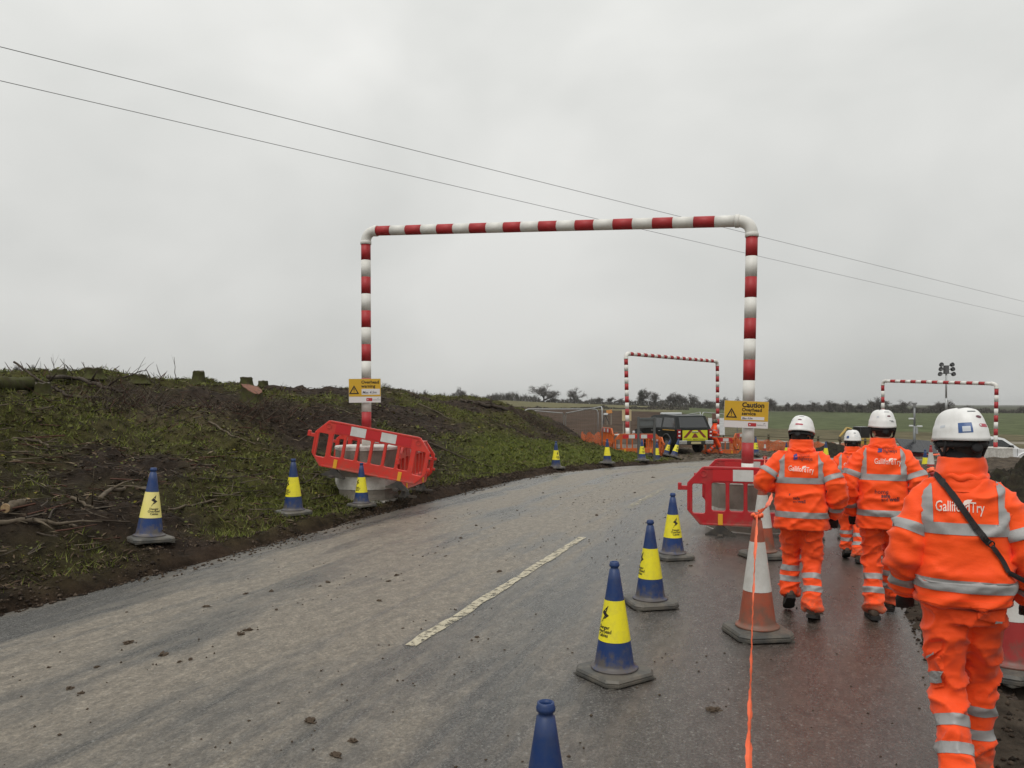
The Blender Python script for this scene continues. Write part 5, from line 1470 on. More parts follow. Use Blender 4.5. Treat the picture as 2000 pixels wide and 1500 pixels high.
# ---- solar powered camera mast
pan_m = M('solar_panel', (0.020, 0.021, 0.025), .22, spec=.6); mastm = M('mast_grey', (0.21, 0.22, 0.22), .5, metal=.3)
base = px(1797, 893, 36); root = empty('camera_mast', base); tag(root, 'grey camera mast rising from dark tilted solar panels', 'camera mast')
bm = bmesh.new(); zc_ = px(1797, 872, 36).z - base.z
add_box(bm, 0, 0, 0, 1.62, .05, 1.05, Matrix.Translation((-.02, .25, zc_)) @ Matrix.Rotation(R(4), 4, 'Y') @ Matrix.Rotation(R(-58), 4, 'X'), .01); part('solar_panel', bm, pan_m, root)
for k in range(1, 6):
    bm = bmesh.new(); add_box(bm, -.81 + k * .27, -.027, 0, .012, .004, 1.03, Matrix.Translation((-.02, .25, zc_)) @ Matrix.Rotation(R(4), 4, 'Y') @ Matrix.Rotation(R(-58), 4, 'X')); part('cell_seam', bm, M('cell', (0.05, 0.055, 0.06), .3), root)
bm = bmesh.new(); add_prism(bm, [(-.55, 0), (.75, 0), (.95, .08), (.62, .46), (-.45, .40)], .35, 1.1); part('cabinet', bm, M('cabinet_red', (0.20, 0.022, 0.03), .5), root)
mt = px(1797, 795, 36).z - base.z
bm = bmesh.new(); add_tube(bm, [Vector((0, .5, .3)), Vector((0, .5, mt * .62))], .062, 10); add_tube(bm, [Vector((0, .5, mt * .6)), Vector((0, .5, mt))], .045, 10); part('mast', bm, mastm, root, smooth=True)
bm = bmesh.new(); add_lathe(bm, [(.05, mt - .02), (.075, mt + .04), (.06, mt + .10), (.12, mt + .16), (.13, mt + .21), (.06, mt + .22)], 16, Matrix.Translation((0, .5, 0))); part('dome_camera', bm, M('cam_grey', (0.30, 0.31, 0.31), .5), root, smooth=True)
for z_, s, l in ((px(0, 818, 36).z, -1, .22), (px(0, 832, 36).z, -1, .18), (px(0, 833, 36).z, 1, .24)):
    z_ -= base.z
    bm = bmesh.new(); add_box(bm, s * .20, .42, z_, l, .09, .07, bev=.015); add_tube(bm, [Vector((0, .5, z_ - .05)), Vector((s * .12, .45, z_ - .02))], .015, 6); part('camera', bm, bw, root)
bm = bmesh.new(); add_box(bm, .06, .42, px(0, 842, 36).z - base.z, .10, .08, .28, bev=.01); part('junction_box', bm, M('cam_grey', (0.30, 0.31, 0.31), .5), root)

# ---- lighting tower
base = Vector((px(1848, 0, 62).x, 62, float(base_z(px(1848, 0, 62).x, 62)))); root = empty('lighting_tower', base); tag(root, 'tall lighting tower with six lamp heads above the distant gate', 'lighting tower')
ht = px(0, 722, 62).z - base.z
bm = bmesh.new(); add_tube(bm, [Vector((0, 0, .6)), Vector((0, 0, ht * .5))], .12, 8); part('lower_mast', bm, galv, root, smooth=True)
bm = bmesh.new(); add_tube(bm, [Vector((0, 0, ht * .48)), Vector((0, 0, ht * .66))], .095, 8); part('middle_mast', bm, galv, root, smooth=True)
bm = bmesh.new(); add_tube(bm, [Vector((0, 0, ht * .64)), Vector((0, 0, ht))], .07, 8); part('upper_mast', bm, galv, root, smooth=True)
bm = bmesh.new(); add_box(bm, 0, 0, ht, .32, .3, .68, bev=.02); part('head_box', bm, M('head_grey', (0.10, 0.10, 0.105), .5), root)
hd = M('lamp_head', (0.022, 0.022, 0.024), .4)
for s in (-1, 1):
    for dz, dx in ((.40, .43), (.04, .48), (-.36, .54)):
        bm = bmesh.new(); add_lathe(bm, [(.07, -.16), (.15, -.10), (.17, .06), (.165, .10), (.14, .085)], 14, Matrix.Translation((s * dx, -.08, ht + dz)) @ Matrix.Rotation(R(75), 4, 'X') @ Matrix.Rotation(R(15 * s), 4, 'Y')); add_tube(bm, [Vector((s * .14, 0, ht + dz * .7)), Vector((s * dx, 0, ht + dz))], .025, 6)
        part('floodlight', bm, hd, root, smooth=True)
bm = bmesh.new(); add_box(bm, 0, 0, .75, 1.3, 2.2, .9, bev=.08); part('generator_housing', bm, M('housing_grey', (.22, .22, .21), .5), root)
for s in (-1, 1):
    bm = bmesh.new(); add_lathe(bm, [(.2, -.09), (.32, -.08), (.34, 0), (.32, .08), (.2, .09)], 16, Matrix.Translation((s * .75, 0, .34)) @ Matrix.Rotation(R(90), 4, 'Y')); part('wheel', bm, tyre, root, smooth=True)

# ---- small yellow excavator beyond the fence
base = Vector((px(1658, 0, 58).x, 58, float(base_z(px(1658, 0, 58).x, 58)))); root = empty('excavator', base, R(10)); tag(root, 'yellow excavator arm showing beyond the fence between the workers', 'excavator')
ey = M('excavator_yellow', (0.42, 0.27, 0.03), .5, (0.36, 0.25, 0.08), 4); L_ = lambda x, y: px(x, y, 58) - base
def flat_arm(P, ws, nm, m=ey):
    bm = bmesh.new(); add_tube(bm, P, [(w, .09) for w in ws], 4); return part(nm, bm, m, root)
flat_arm([L_(1638, 853), L_(1647, 843), L_(1653, 836)], [.07, .13, .11], 'dipper_arm'); flat_arm([L_(1653, 836), L_(1662, 838), L_(1672, 852), L_(1680, 868)], [.11, .12, .16, .13], 'boom')
bm = bmesh.new(); add_tube(bm, [L_(1652, 843), L_(1664, 847)], .04, 6); part('hydraulic_ram', bm, chrome, root, smooth=True)
b0 = L_(1690, 868); bm = bmesh.new(); add_box(bm, b0.x, b0.y, .85, 1.5, 1.5, .6, bev=.06); part('house', bm, ey, root)
bm = bmesh.new(); add_box(bm, b0.x - .2, b0.y, 1.55, .8, .9, .9, bev=.05); part('cab', bm, glass_d, root)
for s in (-1, 1):
    bm = bmesh.new(); add_box(bm, b0.x, b0.y + s * .65, .27, 2.0, .35, .54, bev=.12); part('track', bm, tyre, root)
flat_arm([L_(1638, 853), L_(1636, 858), L_(1642, 862)], [.05, .16, .10], 'bucket', M('bucket', (.12, .1, .06), .6))

# ------------------------------------------------------------------ bare winter trees
barkf = M('far_bark', (0.070, 0.062, 0.054), .9); twigf = M('far_twig', (0.105, 0.093, 0.082), .9); ivyf = M('far_ivy', (0.034, 0.038, 0.024), .8, (0.05, 0.053, 0.034), 3)
def tree_variant(seed, h=9.0, spread=1.0, dense=1.0, lean=0.0, ivy=0):
    rnd = random.Random(seed); trunk = bmesh.new(); crown = bmesh.new(); ivyc = []
    def grow(p, d, l, r, lvl):
        n = 3; P = [p]; dd = d.copy()
        for i in range(n):
            dd = (dd + Vector((rnd.gauss(0, .16), rnd.gauss(0, .16), rnd.gauss(.05, .10)))).normalized(); P.append(P[-1] + dd * (l / n))
        bm = trunk if lvl <= 1 else crown
        if lvl < 4: add_tube(bm, P, [r * (1 - .45 * i / n) for i in range(n + 1)], 6 if lvl == 0 else (4 if lvl < 3 else 3), cap=False)
        else:
            s = Vector((rnd.gauss(0, 1), rnd.gauss(0, 1), rnd.gauss(0, 1))); s = (s - dd * s.dot(dd)).normalized()
            a = [crown.verts.new(P[0] - s * r), crown.verts.new(P[0] + s * r), crown.verts.new(P[2]  + s * r * .8), crown.verts.new(P[3]), crown.verts.new(P[2] - s * r * .8)]
            crown.faces.new(a)
        if lvl >= 5: return
        k = [6, 5, 5, 5, 4][lvl]; k = max(2, int(round(k * (dense if lvl > 1 else 1))))
        for j in range(k):
            f = rnd.uniform(.45, 1.0) if lvl else rnd.uniform(.5, 1.0)
            i = min(int(f * n), n - 1); q = P[i].lerp(P[i + 1], f * n - i)
            ax = Vector((rnd.gauss(0, 1), rnd.gauss(0, 1), rnd.gauss(0, .35))); ax = (ax - dd * ax.dot(dd)).normalized()
            t = rnd.uniform(.55, 1.15) * spread if lvl < 2 else rnd.uniform(.5, 1.2)
            nd = (dd * math.cos(t) + ax * math.sin(t)); nd.z = nd.z * .85 + .10; nd.normalize()
            grow(q, nd, l * rnd.uniform(.55, .80), max(r * rnd.uniform(.42, .6), .019), lvl + 1)
        if lvl < 2: grow(P[-1], dd, l * .75, r * .6, lvl + 1)
    grow(Vector((0, 0, -.3)), Vector((lean, 0, 1)).normalized(), h * .34, h * .033, 0)
    zmax = max(v.co.z for v in crown.verts); k = h / zmax
    for b_ in (trunk, crown):
        for v in b_.verts: v.co *= k
    tm = bm_mesh('trunk', trunk, True); cm = bm_mesh('crown', crown, False); tm.materials.append(barkf); cm.materials.append(twigf)
    im = None
    if ivy:
        r2 = np.random.default_rng(seed); P = []
        for c, s in [((0, 0, h * z), h * .085 * (1.25 - z)) for z in np.linspace(.05, .62, 9)] + [((h * .12, 0, h * .60), h * .10), ((-h * .10, 0, h * .66), h * .09), ((h * .02, 0, h * .75), h * .08)][:ivy]:
            P.append(np.array(c) + r2.normal(0, s * .62, (260, 3)))
        P = np.concatenate(P); V, Fc, _ = leaf_cards(P, r2.uniform(.2, .45, len(P)), up=.8); im = tri_mesh('ivy', V, Fc, None, [ivyf])
    return tm, cm, im
variants = [tree_variant(1, 9, 1.0), tree_variant(2, 9, 1.15, 1.0), tree_variant(3, 9, .85, 1.1), tree_variant(5, 9, 1.25, .9, .12), tree_variant(8, 9, 1.0, 1.15), tree_variant(13, 9, .95, .9, .2, 3), tree_variant(21, 9, 1.0, .8, -.1, 2)]
def far_tree(xp, yt, yb, wpx, var, label, d=None, flip=False):
    d = d or (340.0 if xp < 1420 else 300.0)
    b = px(xp, yb, d); h = (yb - yt) / F * d; tm, cm, im = variants[var]
    root = empty('bare_tree', b, random.uniform(0, 6.28)); k = h / 9.0; wk = max(.7, min(1.5, (wpx / F * d) / (h * .95)))
    root.scale = (k * wk, k * wk, k); tag(root, label, 'tree', 'bare winter trees on the skyline')
    mesh_obj('trunk', tm, root); mesh_obj('crown', cm, root)
    if im: mesh_obj('ivy', im, root)
    return root
T = [(655, 752, 790, 40, 4, 'low bare tree fading into the haze behind the overhead warning sign', 150),
     (765, 745, 792, 62, 4, 'dense rounded bare tree standing beyond the overhead warning sign', None),
     (805, 758, 790, 22, 0, 'small bare tree next to the rounded one beyond the sign', None),
     (826, 760, 790, 26, 2, 'slim bare tree second from the rounded one beyond the sign', None),
     (885, 762, 790, 26, 1, 'low bare tree above the dark logs on the bank', None),
     (900, 754, 790, 24, 2, 'spindly bare tree with thin raised top above the bank', None),
     (925, 766, 790, 30, 3, 'low spreading bare tree left of the flat topped one', None),
     (960, 765, 790, 36, 4, 'broad low bare tree over the end of the bank', None),
     (993, 765, 792, 28, 6, 'flat topped ivy clad tree over the end of the bank', None),
     (1062, 746, 789, 56, 1, 'largest bare oak with a full round crown on the skyline', None),
     (1121, 754, 788, 38, 3, 'open crowned bare tree right of the round oak', None),
     (1085, 775, 789, 26, 4, 'low bushy tree between the round oak and open crowned tree', None),
     (1172, 774, 789, 22, 4, 'small domed bare tree left of the striped far gate post', None),
     (1192, 774, 789, 22, 2, 'small domed bare tree touching the striped far gate post', None),
     (1210, 776, 789, 20, 1, 'small low tree just left of the striped far gate post', None),
     (1252, 756, 793, 38, 5, 'ivy covered tree with bare spiky top inside the far gate', None),
     (1279, 764, 793, 30, 6, 'dark ivy covered tree beside the spiky topped one', None),
     (1312, 766, 794, 32, 4, 'rounded bare tree, first of three together inside the far gate', None),
     (1330, 764, 794, 40, 1, 'tall bare tree, middle of three together inside the far gate', None),
     (1350, 766, 796, 36, 3, 'spreading bare tree, last of three together inside the far gate', None),
     (1385, 779, 796, 24, 4, 'low bare tree behind the second post of the far gate', None),
     (1412, 774, 798, 24, 2, 'thin bare tree left of the caution sign', None),
     (1440, 773, 800, 26, 0, 'bare tree top rising over the caution sign', None),
     (1508, 773, 801, 30, 1, 'bare rounded tree just right of the caution sign', None),
     (1538, 784, 801, 16, 4, 'small dark tree over the helmet of the worker with bent arm', None),
     (1555, 785, 801, 20, 2, 'pale low tree over the green field', None),
     (1588, 781, 802, 26, 1, 'domed bare tree right of the helmet of the worker with bent arm', None),
     (1628, 780, 804, 36, 4, 'broad bare tree left in the clump over the small worker', None),
     (1655, 780, 804, 40, 0, 'broad bare tree right in the clump over the small worker', None),
     (1685, 786, 804, 26, 4, 'low bushy tree beside the clump', None),
     (1722, 773, 806, 42, 4, 'tall dense tree behind the distant gate post', None),
     (1763, 779, 806, 32, 1, 'open bare tree left of the camera mast', None),
     (1790, 792, 806, 20, 4, 'low round tree at the foot of the camera mast', None),
     (1828, 782, 807, 34, 1, 'bare tree right of the camera mast', None),
     (1850, 780, 807, 34, 2, 'bare tree right behind the lighting tower', None),
     (1895, 790, 808, 26, 4, 'low tree over the helmet of the worker with the bag', None),
     (1925, 797, 809, 30, 0, 'low tree left of the distant gate corner', None),
     (1962, 798, 810, 36, 4, 'low hazy tree right of the distant gate', None),
     (1990, 799, 811, 30, 1, 'low hazy tree at the edge of the picture', None),
     (40, 712, 745, 38, 2, 'faint bushy sapling on the skyline far along the bank', 60),
     (62, 710, 745, 26, 4, 'faint twiggy bush beside the bushy sapling', 58),
     (160, 716, 748, 36, 2, 'faint twiggy bush behind the broad flat stump', 62),
     (232, 727, 752, 30, 4, 'low faint bush on the skyline of the bank', 64)]
for t in T: far_tree(*t[:6], d=t[6])
# hedgerow and woodland edge: one mass
def hedge(name, x0, x1, d, ybase, hpx, n, label, seed):
    r2 = np.random.default_rng(seed)
    xp = r2.uniform(x0, x1, n); prof = np.interp(xp, *hpx) * (1 + .9 * fbm(xp * .05, xp * 0, 4, seed))
    yb = np.interp(xp, *ybase); dd = d + r2.normal(0, 7, n)
    hz = prof / F * dd; z0 = CH + (HY - yb) / F * dd
    P = np.stack([(xp - CX) / F * dd, dd, z0 + hz * r2.uniform(-.05, .75, n)], 1)
    V, Fc = blades(P, hz * r2.uniform(.15, .5, n), r2.uniform(.12, .4, n), .8)
    mi = r2.choice(3, n, p=[.45, .35, .2])
    tag(mesh_obj(name, tri_mesh(name, V, Fc, mi, [barkf, twigf, ivyf])), label, 'hedgerow', kind='stuff')
hedge('hedgerow', 600, 1430, 345, ([600, 1100, 1250, 1430], [791, 790, 793, 799]), ([600, 800, 870, 1000, 1060, 1200, 1430], [15, 18, 18, 16, 15, 11, 12]), 18000, 'dark leafless hedgerow along the far edge of the ploughed field', 3)
hedge('hedgerow', 1400, 2060, 305, ([1400, 1650, 2060], [800, 805, 812]), ([1400, 1600, 1700, 1900, 2060], [10, 14, 15, 15, 13]), 17000, 'dark leafless hedgerow along the top of the green field', 4)
hedge('hedgerow', 930, 1345, 205, ([930, 1200, 1345], [800, 799, 801]), ([930, 1240, 1300, 1345], [4, 5, 8, 5]), 5000, 'low brown scrub between the ploughed field and stubble', 5)
# ------------------------------------------------------------------ people
def fabric(name, c, c2, rough=.62, bump=.22, mud=None):
    return M(name, c, rough, c2, 3.0, bump=bump, bs=13.0, spec=.25, sheen=.15, stretch=(1.0, 1.0, 1.9), creases=.9, mud=mud)
hiv = fabric('hi_vis_orange', (1.0, 0.092, 0.009), (0.95, 0.078, 0.009))
hivt = fabric('hi_vis_trouser', (0.98, 0.090, 0.012), (0.88, 0.074, 0.012), mud=(.34, (0.26, 0.095, 0.05), 9))
M('hi_vis_trouser_muddy', (0.62, 0.12, 0.035), .7, (0.30, 0.13, 0.06), 12)
band_m = M('reflective_tape', (0.33, 0.325, 0.32), .42, (0.27, 0.265, 0.26), 10, bump=.15, bs=20)
glove_m = M('glove_black', (0.010, 0.010, 0.011), .7); boot_m = M('boot_brown', (0.055, 0.036, 0.024), .7, (0.10, 0.075, 0.055), 14); sole_m = M('boot_sole', (0.012, 0.011, 0.01), .8)
skin = M('skin', (0.50, 0.27, 0.19), .5, (0.46, 0.23, 0.16), 14); hair_m = M('hair_dark', (0.018, 0.014, 0.012), .7); snood_m = M('snood_black', (0.008, 0.007, 0.008), .85)
helm_m = M('helmet_white', (0.76, 0.755, 0.74), .34, (0.71, 0.705, 0.69), 4, spec=.45, dirt=(0.50, 0.48, 0.44), dirt_amt=.35, dirt_scale=16); helm_dark = M('helmet_olive', (0.05, 0.055, 0.03), .4); web = M('webbing_black', (0.012, 0.011, 0.012), .75)
txt_w = M('print_white', (0.80, 0.66, 0.58), .55); txt_k = M('print_navy', (0.03, 0.02, 0.03), .6); txt_f = M('print_faded', (0.50, 0.06, 0.03), .6); txt_b = M('print_blue', (0.02, 0.045, 0.22), .6)
stk_b = M('sticker_blue', (0.035, 0.09, 0.25), .35); stk_r = M('sticker_red', (0.42, 0.05, 0.08), .35); stk_p = M('sticker_pale', (0.55, 0.58, 0.62), .4); stk_d = M('sticker_maroon', (0.12, 0.03, 0.045), .4); stk_k = M('sticker_ink', (0.10, 0.11, 0.12), .5)
strap_m = M('strap_black', (0.014, 0.010, 0.010), .8, bump=.2, bs=60)

def ridged(p, f, s=0.0): return 1 - 2 * abs(noise.noise(Vector((p.x * f[0] + s, p.y * f[1], p.z * f[2]))))
def crease(p, f, s=0.0): return (1 - abs(noise.noise(Vector((p.x * f[0] + s, p.y * f[1], p.z * f[2]))))) ** 6
def loft(rings, seg=64, npow=2.6, cap=True):
    bm = bmesh.new(); R_ = []
    for z, hw, hd, yo in rings:
        ring = []
        for k in range(seg):
            th = 2 * math.pi * k / seg; c, s = math.cos(th), math.sin(th)
            ring.append(bm.verts.new((hw * math.copysign(abs(c) ** (2 / npow), c), yo + hd * math.copysign(abs(s) ** (2 / npow), s), z)))
        R_.append(ring)
    for i in range(len(R_) - 1):
        for k in range(seg): bm.faces.new((R_[i][k], R_[i][(k + 1) % seg], R_[i + 1][(k + 1) % seg], R_[i + 1][k]))
    if cap: bm.faces.new(R_[0][::-1]); bm.faces.new(R_[-1])
    return bm
def interp_rings(keys, n):
    keys = np.array(keys); t = np.linspace(0, 1, len(keys)); tt = np.linspace(0, 1, n)
    out = []
    for c in range(keys.shape[1]):
        v = np.interp(tt, t, keys[:, c])
        for _ in range(4): v[1:-1] = (v[:-2] + 2 * v[1:-1] + v[2:]) / 4
        out.append(v)
    return list(zip(*out))
def displace(bm, fn):
    bm.normal_update(); d = [(v, v.normal.copy(), fn(v.co)) for v in bm.verts]
    for v, n, a in d: v.co = v.co + n * a

class Worker:
    pass
def band_cut(src, planes, off=.0028, filt=None):
    bm = bmesh.new(); bm.from_mesh(src)
    for co, no in planes:
        bmesh.ops.bisect_plane(bm, geom=bm.verts[:] + bm.edges[:] + bm.faces[:], plane_co=co, plane_no=no, clear_outer=True)
    if filt:
        bmesh.ops.delete(bm, geom=[f for f in bm.faces if not filt(f.calc_center_median())], context='FACES')
    bm.normal_update()
    for v in bm.verts: v.co = v.co + v.normal * off
    return bm

def make_worker(loc, yaw, sc, label, pose, hem=.79, collar_h=.13, build=1.0, head=(0, 0), helmet=None, seed=0, detail=1.0, group='people in orange high visibility clothing', stickers=(), lean=0.05, snood=True, headz=1.615, boots=True, chest_z=1.215, hem_band=None):
    rnd = random.Random(seed); w = Worker(); w.root = root = empty('person', loc, yaw, sc); tag(root, label, 'person', group)
    w.M = Matrix.Translation(loc) @ Matrix.Rotation(yaw, 4, 'Z') @ Matrix.Scale(sc, 4); w.Mi = w.M.inverted()
    A = {k: Vector((v[0] * (.88 if k[0] in 'sew' else .86), v[1], v[2])) for k, v in pose.items() if not isinstance(v, float)}
    B = build * .90
    # ---------------- body (one continuous figure under the clothes)
    hc = Vector((0, lean * .9 + .02, headz)); Hm = Matrix.Rotation(head[0], 3, 'Z') @ Matrix.Rotation(head[1], 3, 'X')
    bm = bmesh.new()
    def el(c, r): add_ellipsoid(bm, hc + Hm @ Vector(c), r, Hm, 14, 10)
    el((0, -.005, .01), (.074, .096, .105)); el((0, .035, -.045), (.060, .066, .082)); el((0, .055, -.095), (.040, .045, .030)); el((0, .100, -.025), (.013, .020, .022)); el((0, .085, .018), (.045, .018, .012))
    for s in (-1, 1): el((s * .077, -.005, -.015), (.010, .020, .032)); el((s * .035, .075, -.035), (.020, .020, .018))
    el((0, .088, -.068), (.022, .012, .008))
    add_tube(bm, [hc + Vector((0, -.01, -.03)), Vector((0, lean * .6, 1.46)), Vector((0, lean * .5, 1.38))], [.056, .058, .085], 12)
    add_tube(bm, [Vector((0, lean * .5, 1.43)), Vector((0, lean * .3, 1.2)), Vector((0, 0, .95)), Vector((0, 0, .88))], [(.055, .07), (.065, .09), (.065, .09), (.06, .08)], 12)
    for s, k in ((-1, 'L'), (1, 'R')):
        add_tube(bm, [Vector((s * .08, lean * .5, 1.38)), A['s' + k], A['e' + k], A['w' + k]], [.04, .042, .038, .032], 8)
        add_tube(bm, [Vector((s * .06, 0, .95)), A['h' + k], A['k' + k], A['a' + k]], [.07, .07, .052, .040], 8)
    me = remesh(bm, .010 / detail if detail > .7 else .016, 3); mesh_obj('body', me, root, skin)
    for s in (-1, 1):
        bm = bmesh.new(); add_ellipsoid(bm, hc + Hm @ Vector((s * .032, .084, -.004)), (.011, .008, .007), Hm, 10, 6); part('eye', bm, M('eye', (.6, .58, .55), .2), root, smooth=True)
    bm = bmesh.new(); add_ellipsoid(bm, hc + Hm @ Vector((0, .0985, -.068)), (.021, .006, .006), Hm, 10, 6); part('mouth', bm, M('lips', (.38, .14, .12), .5), root, smooth=True)
    bm = bmesh.new(); bmesh.ops.create_uvsphere(bm, u_segments=24, v_segments=16, radius=1)
    for v in bm.verts: v.co = Vector((v.co.x * .081, v.co.y * .103 - .008, v.co.z * .112 + .008))
    bmesh.ops.delete(bm, geom=[v for v in bm.verts if v.co.y > .035 or (v.co.z < -.055 and v.co.y > -.02) or v.co.z < -.085 or (abs(v.co.x) > .066 and v.co.z < .015 and v.co.y > -.035)], context='VERTS')
    for v in bm.verts: v.co = hc + Hm @ (v.co * (1 + rnd.uniform(-.012, .012)))
    part('hair', bm, hair_m, root, smooth=True)
    # ---------------- jacket
    def ly(z): return lean * max(0, (z - .9)) / .6
    keys = [(hem - .004, .205 * B, .140 * B, 0), (hem, .222 * B, .156 * B, 0), (hem + .10, .226 * B, .160 * B, 0), (1.0, .222 * B, .160 * B, ly(1.0)), (1.12, .222 * B, .160 * B, ly(1.12)), (1.24, .226 * B, .158 * B, ly(1.24)), (1.34, .222 * B, .148 * B, ly(1.34)), (1.405, .195 * B, .130 * B, ly(1.4)), (1.445, .140 * B, .112 * B, ly(1.44)), (1.475, .085 * B, .085 * B, ly(1.47))]
    bm = loft(interp_rings(keys, int(66 * detail) + 10), int(72 * detail) + 12)
    zs = [v.co.z for v in bm.verts]
    def fold(p):
        s = seed * 3.7
        a = .006 * ridged(p, (4.0, 4.0, 6), s) + .021 * crease(Vector((p.x + p.z * .6, p.y, p.z - p.x * .5)), (4.2, 4, 8), s + 4) + .004 * crease(Vector((p.x - p.z * .8, p.y, p.z + p.x * .3)), (9, 9, 15), s + 8) + .0012 * noise.noise(p * 20 + Vector((s, 0, 0)))
        if p.z < 1.16: a += .010 * min(1, (1.16 - p.z) / .1) * crease(Vector((p.x - p.z * .7, p.y, p.z + p.x * .5)), (6, 6, 15), s + 9)
        return a - .013
    displace(bm, fold)
    # back hang: slight drape line over hem
    w.jacket_me = bm_mesh('jacket', bm, True); w.jacket = mesh_obj('jacket', w.jacket_me, root, hiv)
    # collar / rolled hood
    ck = [(1.40, .150 * B, .125 * B, ly(1.40)), (1.44, .128 * B, .118 * B, ly(1.44)), (1.475, .100, .104, ly(1.47) + .004), (1.45 + collar_h * .55, .099, .106, ly(1.5) + .01), (1.45 + collar_h, .092, .104, ly(1.55) + .012), (1.455 + collar_h, .084, .094, ly(1.55) + .012), (1.45 + collar_h * .5, .080, .088, ly(1.5) + .01)]
    bm = loft(interp_rings(ck, 26), 44, 2.3, cap=False)
    displace(bm, lambda p: .007 * ridged(p, (7, 7, 22), seed) + .003 * noise.noise(p * 30))
    w.collar = part('collar', bm, hiv, root, smooth=True)
    # collar seam roll
    bm = bmesh.new(); P = []
    for k in range(41):
        th = R(-200 + k * 220 / 40); P.append(Vector((.114 * B * math.cos(th), ly(1.46) + .118 * B * math.sin(th), 1.462 + .006 * math.sin(k * .9 + seed))))
    add_tube(bm, P, [(.010, .015)] * 41, 8); part('hood_roll', bm, hiv, w.collar, smooth=True)
    # sleeves
    w.sleeves = {}
    for s, k in ((-1, 'L'), (1, 'R')):
        S_, E_, W_ = A['s' + k], A['e' + k], A['w' + k]
        path = [S_ + Vector((-s * .085, 0, .035)), S_ + Vector((-s * .03, 0, .008)), S_.lerp(E_, .35), E_, E_.lerp(W_, .5), W_]
        Pp = crom(path, int(9 * detail) + 3); n = len(Pp)
        rk = [.035, .070, .084, .083, .078, .066]
        rr = [float(np.interp(i / (n - 1) * 5, range(6), rk)) * B for i in range(n)]
        bm = bmesh.new(); add_tube(bm, Pp, rr, int(26 * detail) + 8)
        arm_len = (E_ - S_).length + (W_ - E_).length
        def ffold(p):
            fa = .004 * ridged(p, (6, 6, 10), seed + s * 5) + .020 * crease(Vector((p.x + p.z * .8 * s, p.y, p.z - p.x * s * .6)), (6, 6, 11), seed + s * 9) + .004 * crease(Vector((p.x - p.z * .9 * s, p.y, p.z)), (11, 10, 15), seed + s * 3)
            dE = (p - E_).length
            return fa * (1.3 if dE < .14 else .9) - .009
        displace(bm, ffold)
        me = bm_mesh('sleeve', bm, True); o = mesh_obj('sleeve', me, root, hiv); w.sleeves[k] = me
        u1 = (E_ - S_).normalized(); u2 = (W_ - E_).normalized()
        for c, u, wd in ((S_.lerp(E_, .62), u1, .047), (E_.lerp(W_, .62), u2, .043)):
            part('reflective_band', band_cut(me, [(c - u * wd / 2, -u), (c + u * wd / 2, u)], filt=lambda q, c=c: (q - c).length < .16), band_m, o, smooth=True)
        # cuff + glove
        b2 = bmesh.new(); d = u2; side = Vector((s, 0, 0)); side = (side - d * side.dot(d)).normalized(); fw = d.cross(side) * s
        if fw.y < 0: fw = -fw
        def hp(x, y, z): return W_ + side * x + fw * y + d * z
        add_tube(b2, [hp(0, 0, -.04), hp(0, 0, .02), hp(0, .004, .06), hp(0, .006, .098)], [(.034, .030), (.036, .028), (.026, .043), (.020, .042)], 12)
        for i, (x, L1, cu) in enumerate(((.031, .062, .5), (.011, .074, .55), (-.010, .070, .62), (-.030, .054, .7))):
            fx = x if s > 0 else x
            q0 = hp(fx, .004, .085); q1 = q0 + d * L1 * .45 + fw * L1 * .12; q2 = q1 + d * L1 * .36 * math.cos(cu) + fw * L1 * .36 * math.sin(cu); q3 = q2 + d * L1 * .30 * math.cos(cu * 2.1) + fw * L1 * .30 * math.sin(cu * 2.1)
            add_tube(b2, [q0, q1, q2, q3], [.0115, .0108, .0098, .0078], 8)
        q0 = hp(-s * .02 * s, .012, .03) if False else hp(-.030 if False else 0, .022, .032) ; q1 = q0 + fw * .030 + d * .022 - side * .020; q2 = q1 + d * .030 + fw * .008
        add_tube(b2, [q0, q1, q2], [.015, .0125, .009], 8)
        gm_ = remesh(b2, .0055 if detail > .7 else .008, 2); mesh_obj('glove', gm_, root, pose.get('hand_mat', glove_m) if False else glove_m)
    # torso bands
    hb = hem_band or hem + .12
    for zc, wd in ((chest_z, .052), (hb, .052)):
        part('reflective_band', band_cut(w.jacket_me, [((0, 0, zc - wd / 2), (0, -.04, -1)), ((0, 0, zc + wd / 2), (0, .04, 1))]), band_m, w.jacket, smooth=True)
    for s in (-1, 1):
        x0, x1 = sorted((s * .142 * B, s * .192 * B))
        part('shoulder_brace', band_cut(w.jacket_me, [((x0, 0, 0), (-1, 0, 0)), ((x1, 0, 0), (1, 0, 0)), ((0, 0, chest_z + .022), (0, 0, -1))], filt=lambda q: q.z < 1.46), band_m, w.jacket, smooth=True)
    part('hem', band_cut(w.jacket_me, [((0, 0, hem + .004), (0, 0, -1)), ((0, 0, hem + .030), (0, 0, 1))], off=.0045), hiv, w.jacket, smooth=True)
    # ---------------- trousers
    bm = bmesh.new()
    add_ellipsoid(bm, (0, -.01, .93), (.162 * B, .125 * B, .13))
    add_tube(bm, [Vector((0, 0, 1.02)), Vector((0, -.005, .86)), Vector((0, -.01, .80))], [(.120 * B, .160 * B), (.128 * B, .172 * B), (.10, .13)], 16)
    for s, k in ((-1, 'L'), (1, 'R')):
        H_, K_, A_ = A['h' + k], A['k' + k], A['a' + k]
        Pp = crom([H_ + Vector((0, 0, .05)), H_.lerp(K_, .45), K_, K_.lerp(A_, .45), A_ - (K_ - A_).normalized() * .028], 5); n = len(Pp)
        rr = [float(np.interp(i / (n - 1), [0, .22, .5, .72, .92, 1], [.112, .104, .082, .080, .082, .086])) * (.35 + .65 * B) for i in range(n)]
        add_tube(bm, Pp, rr, 16)
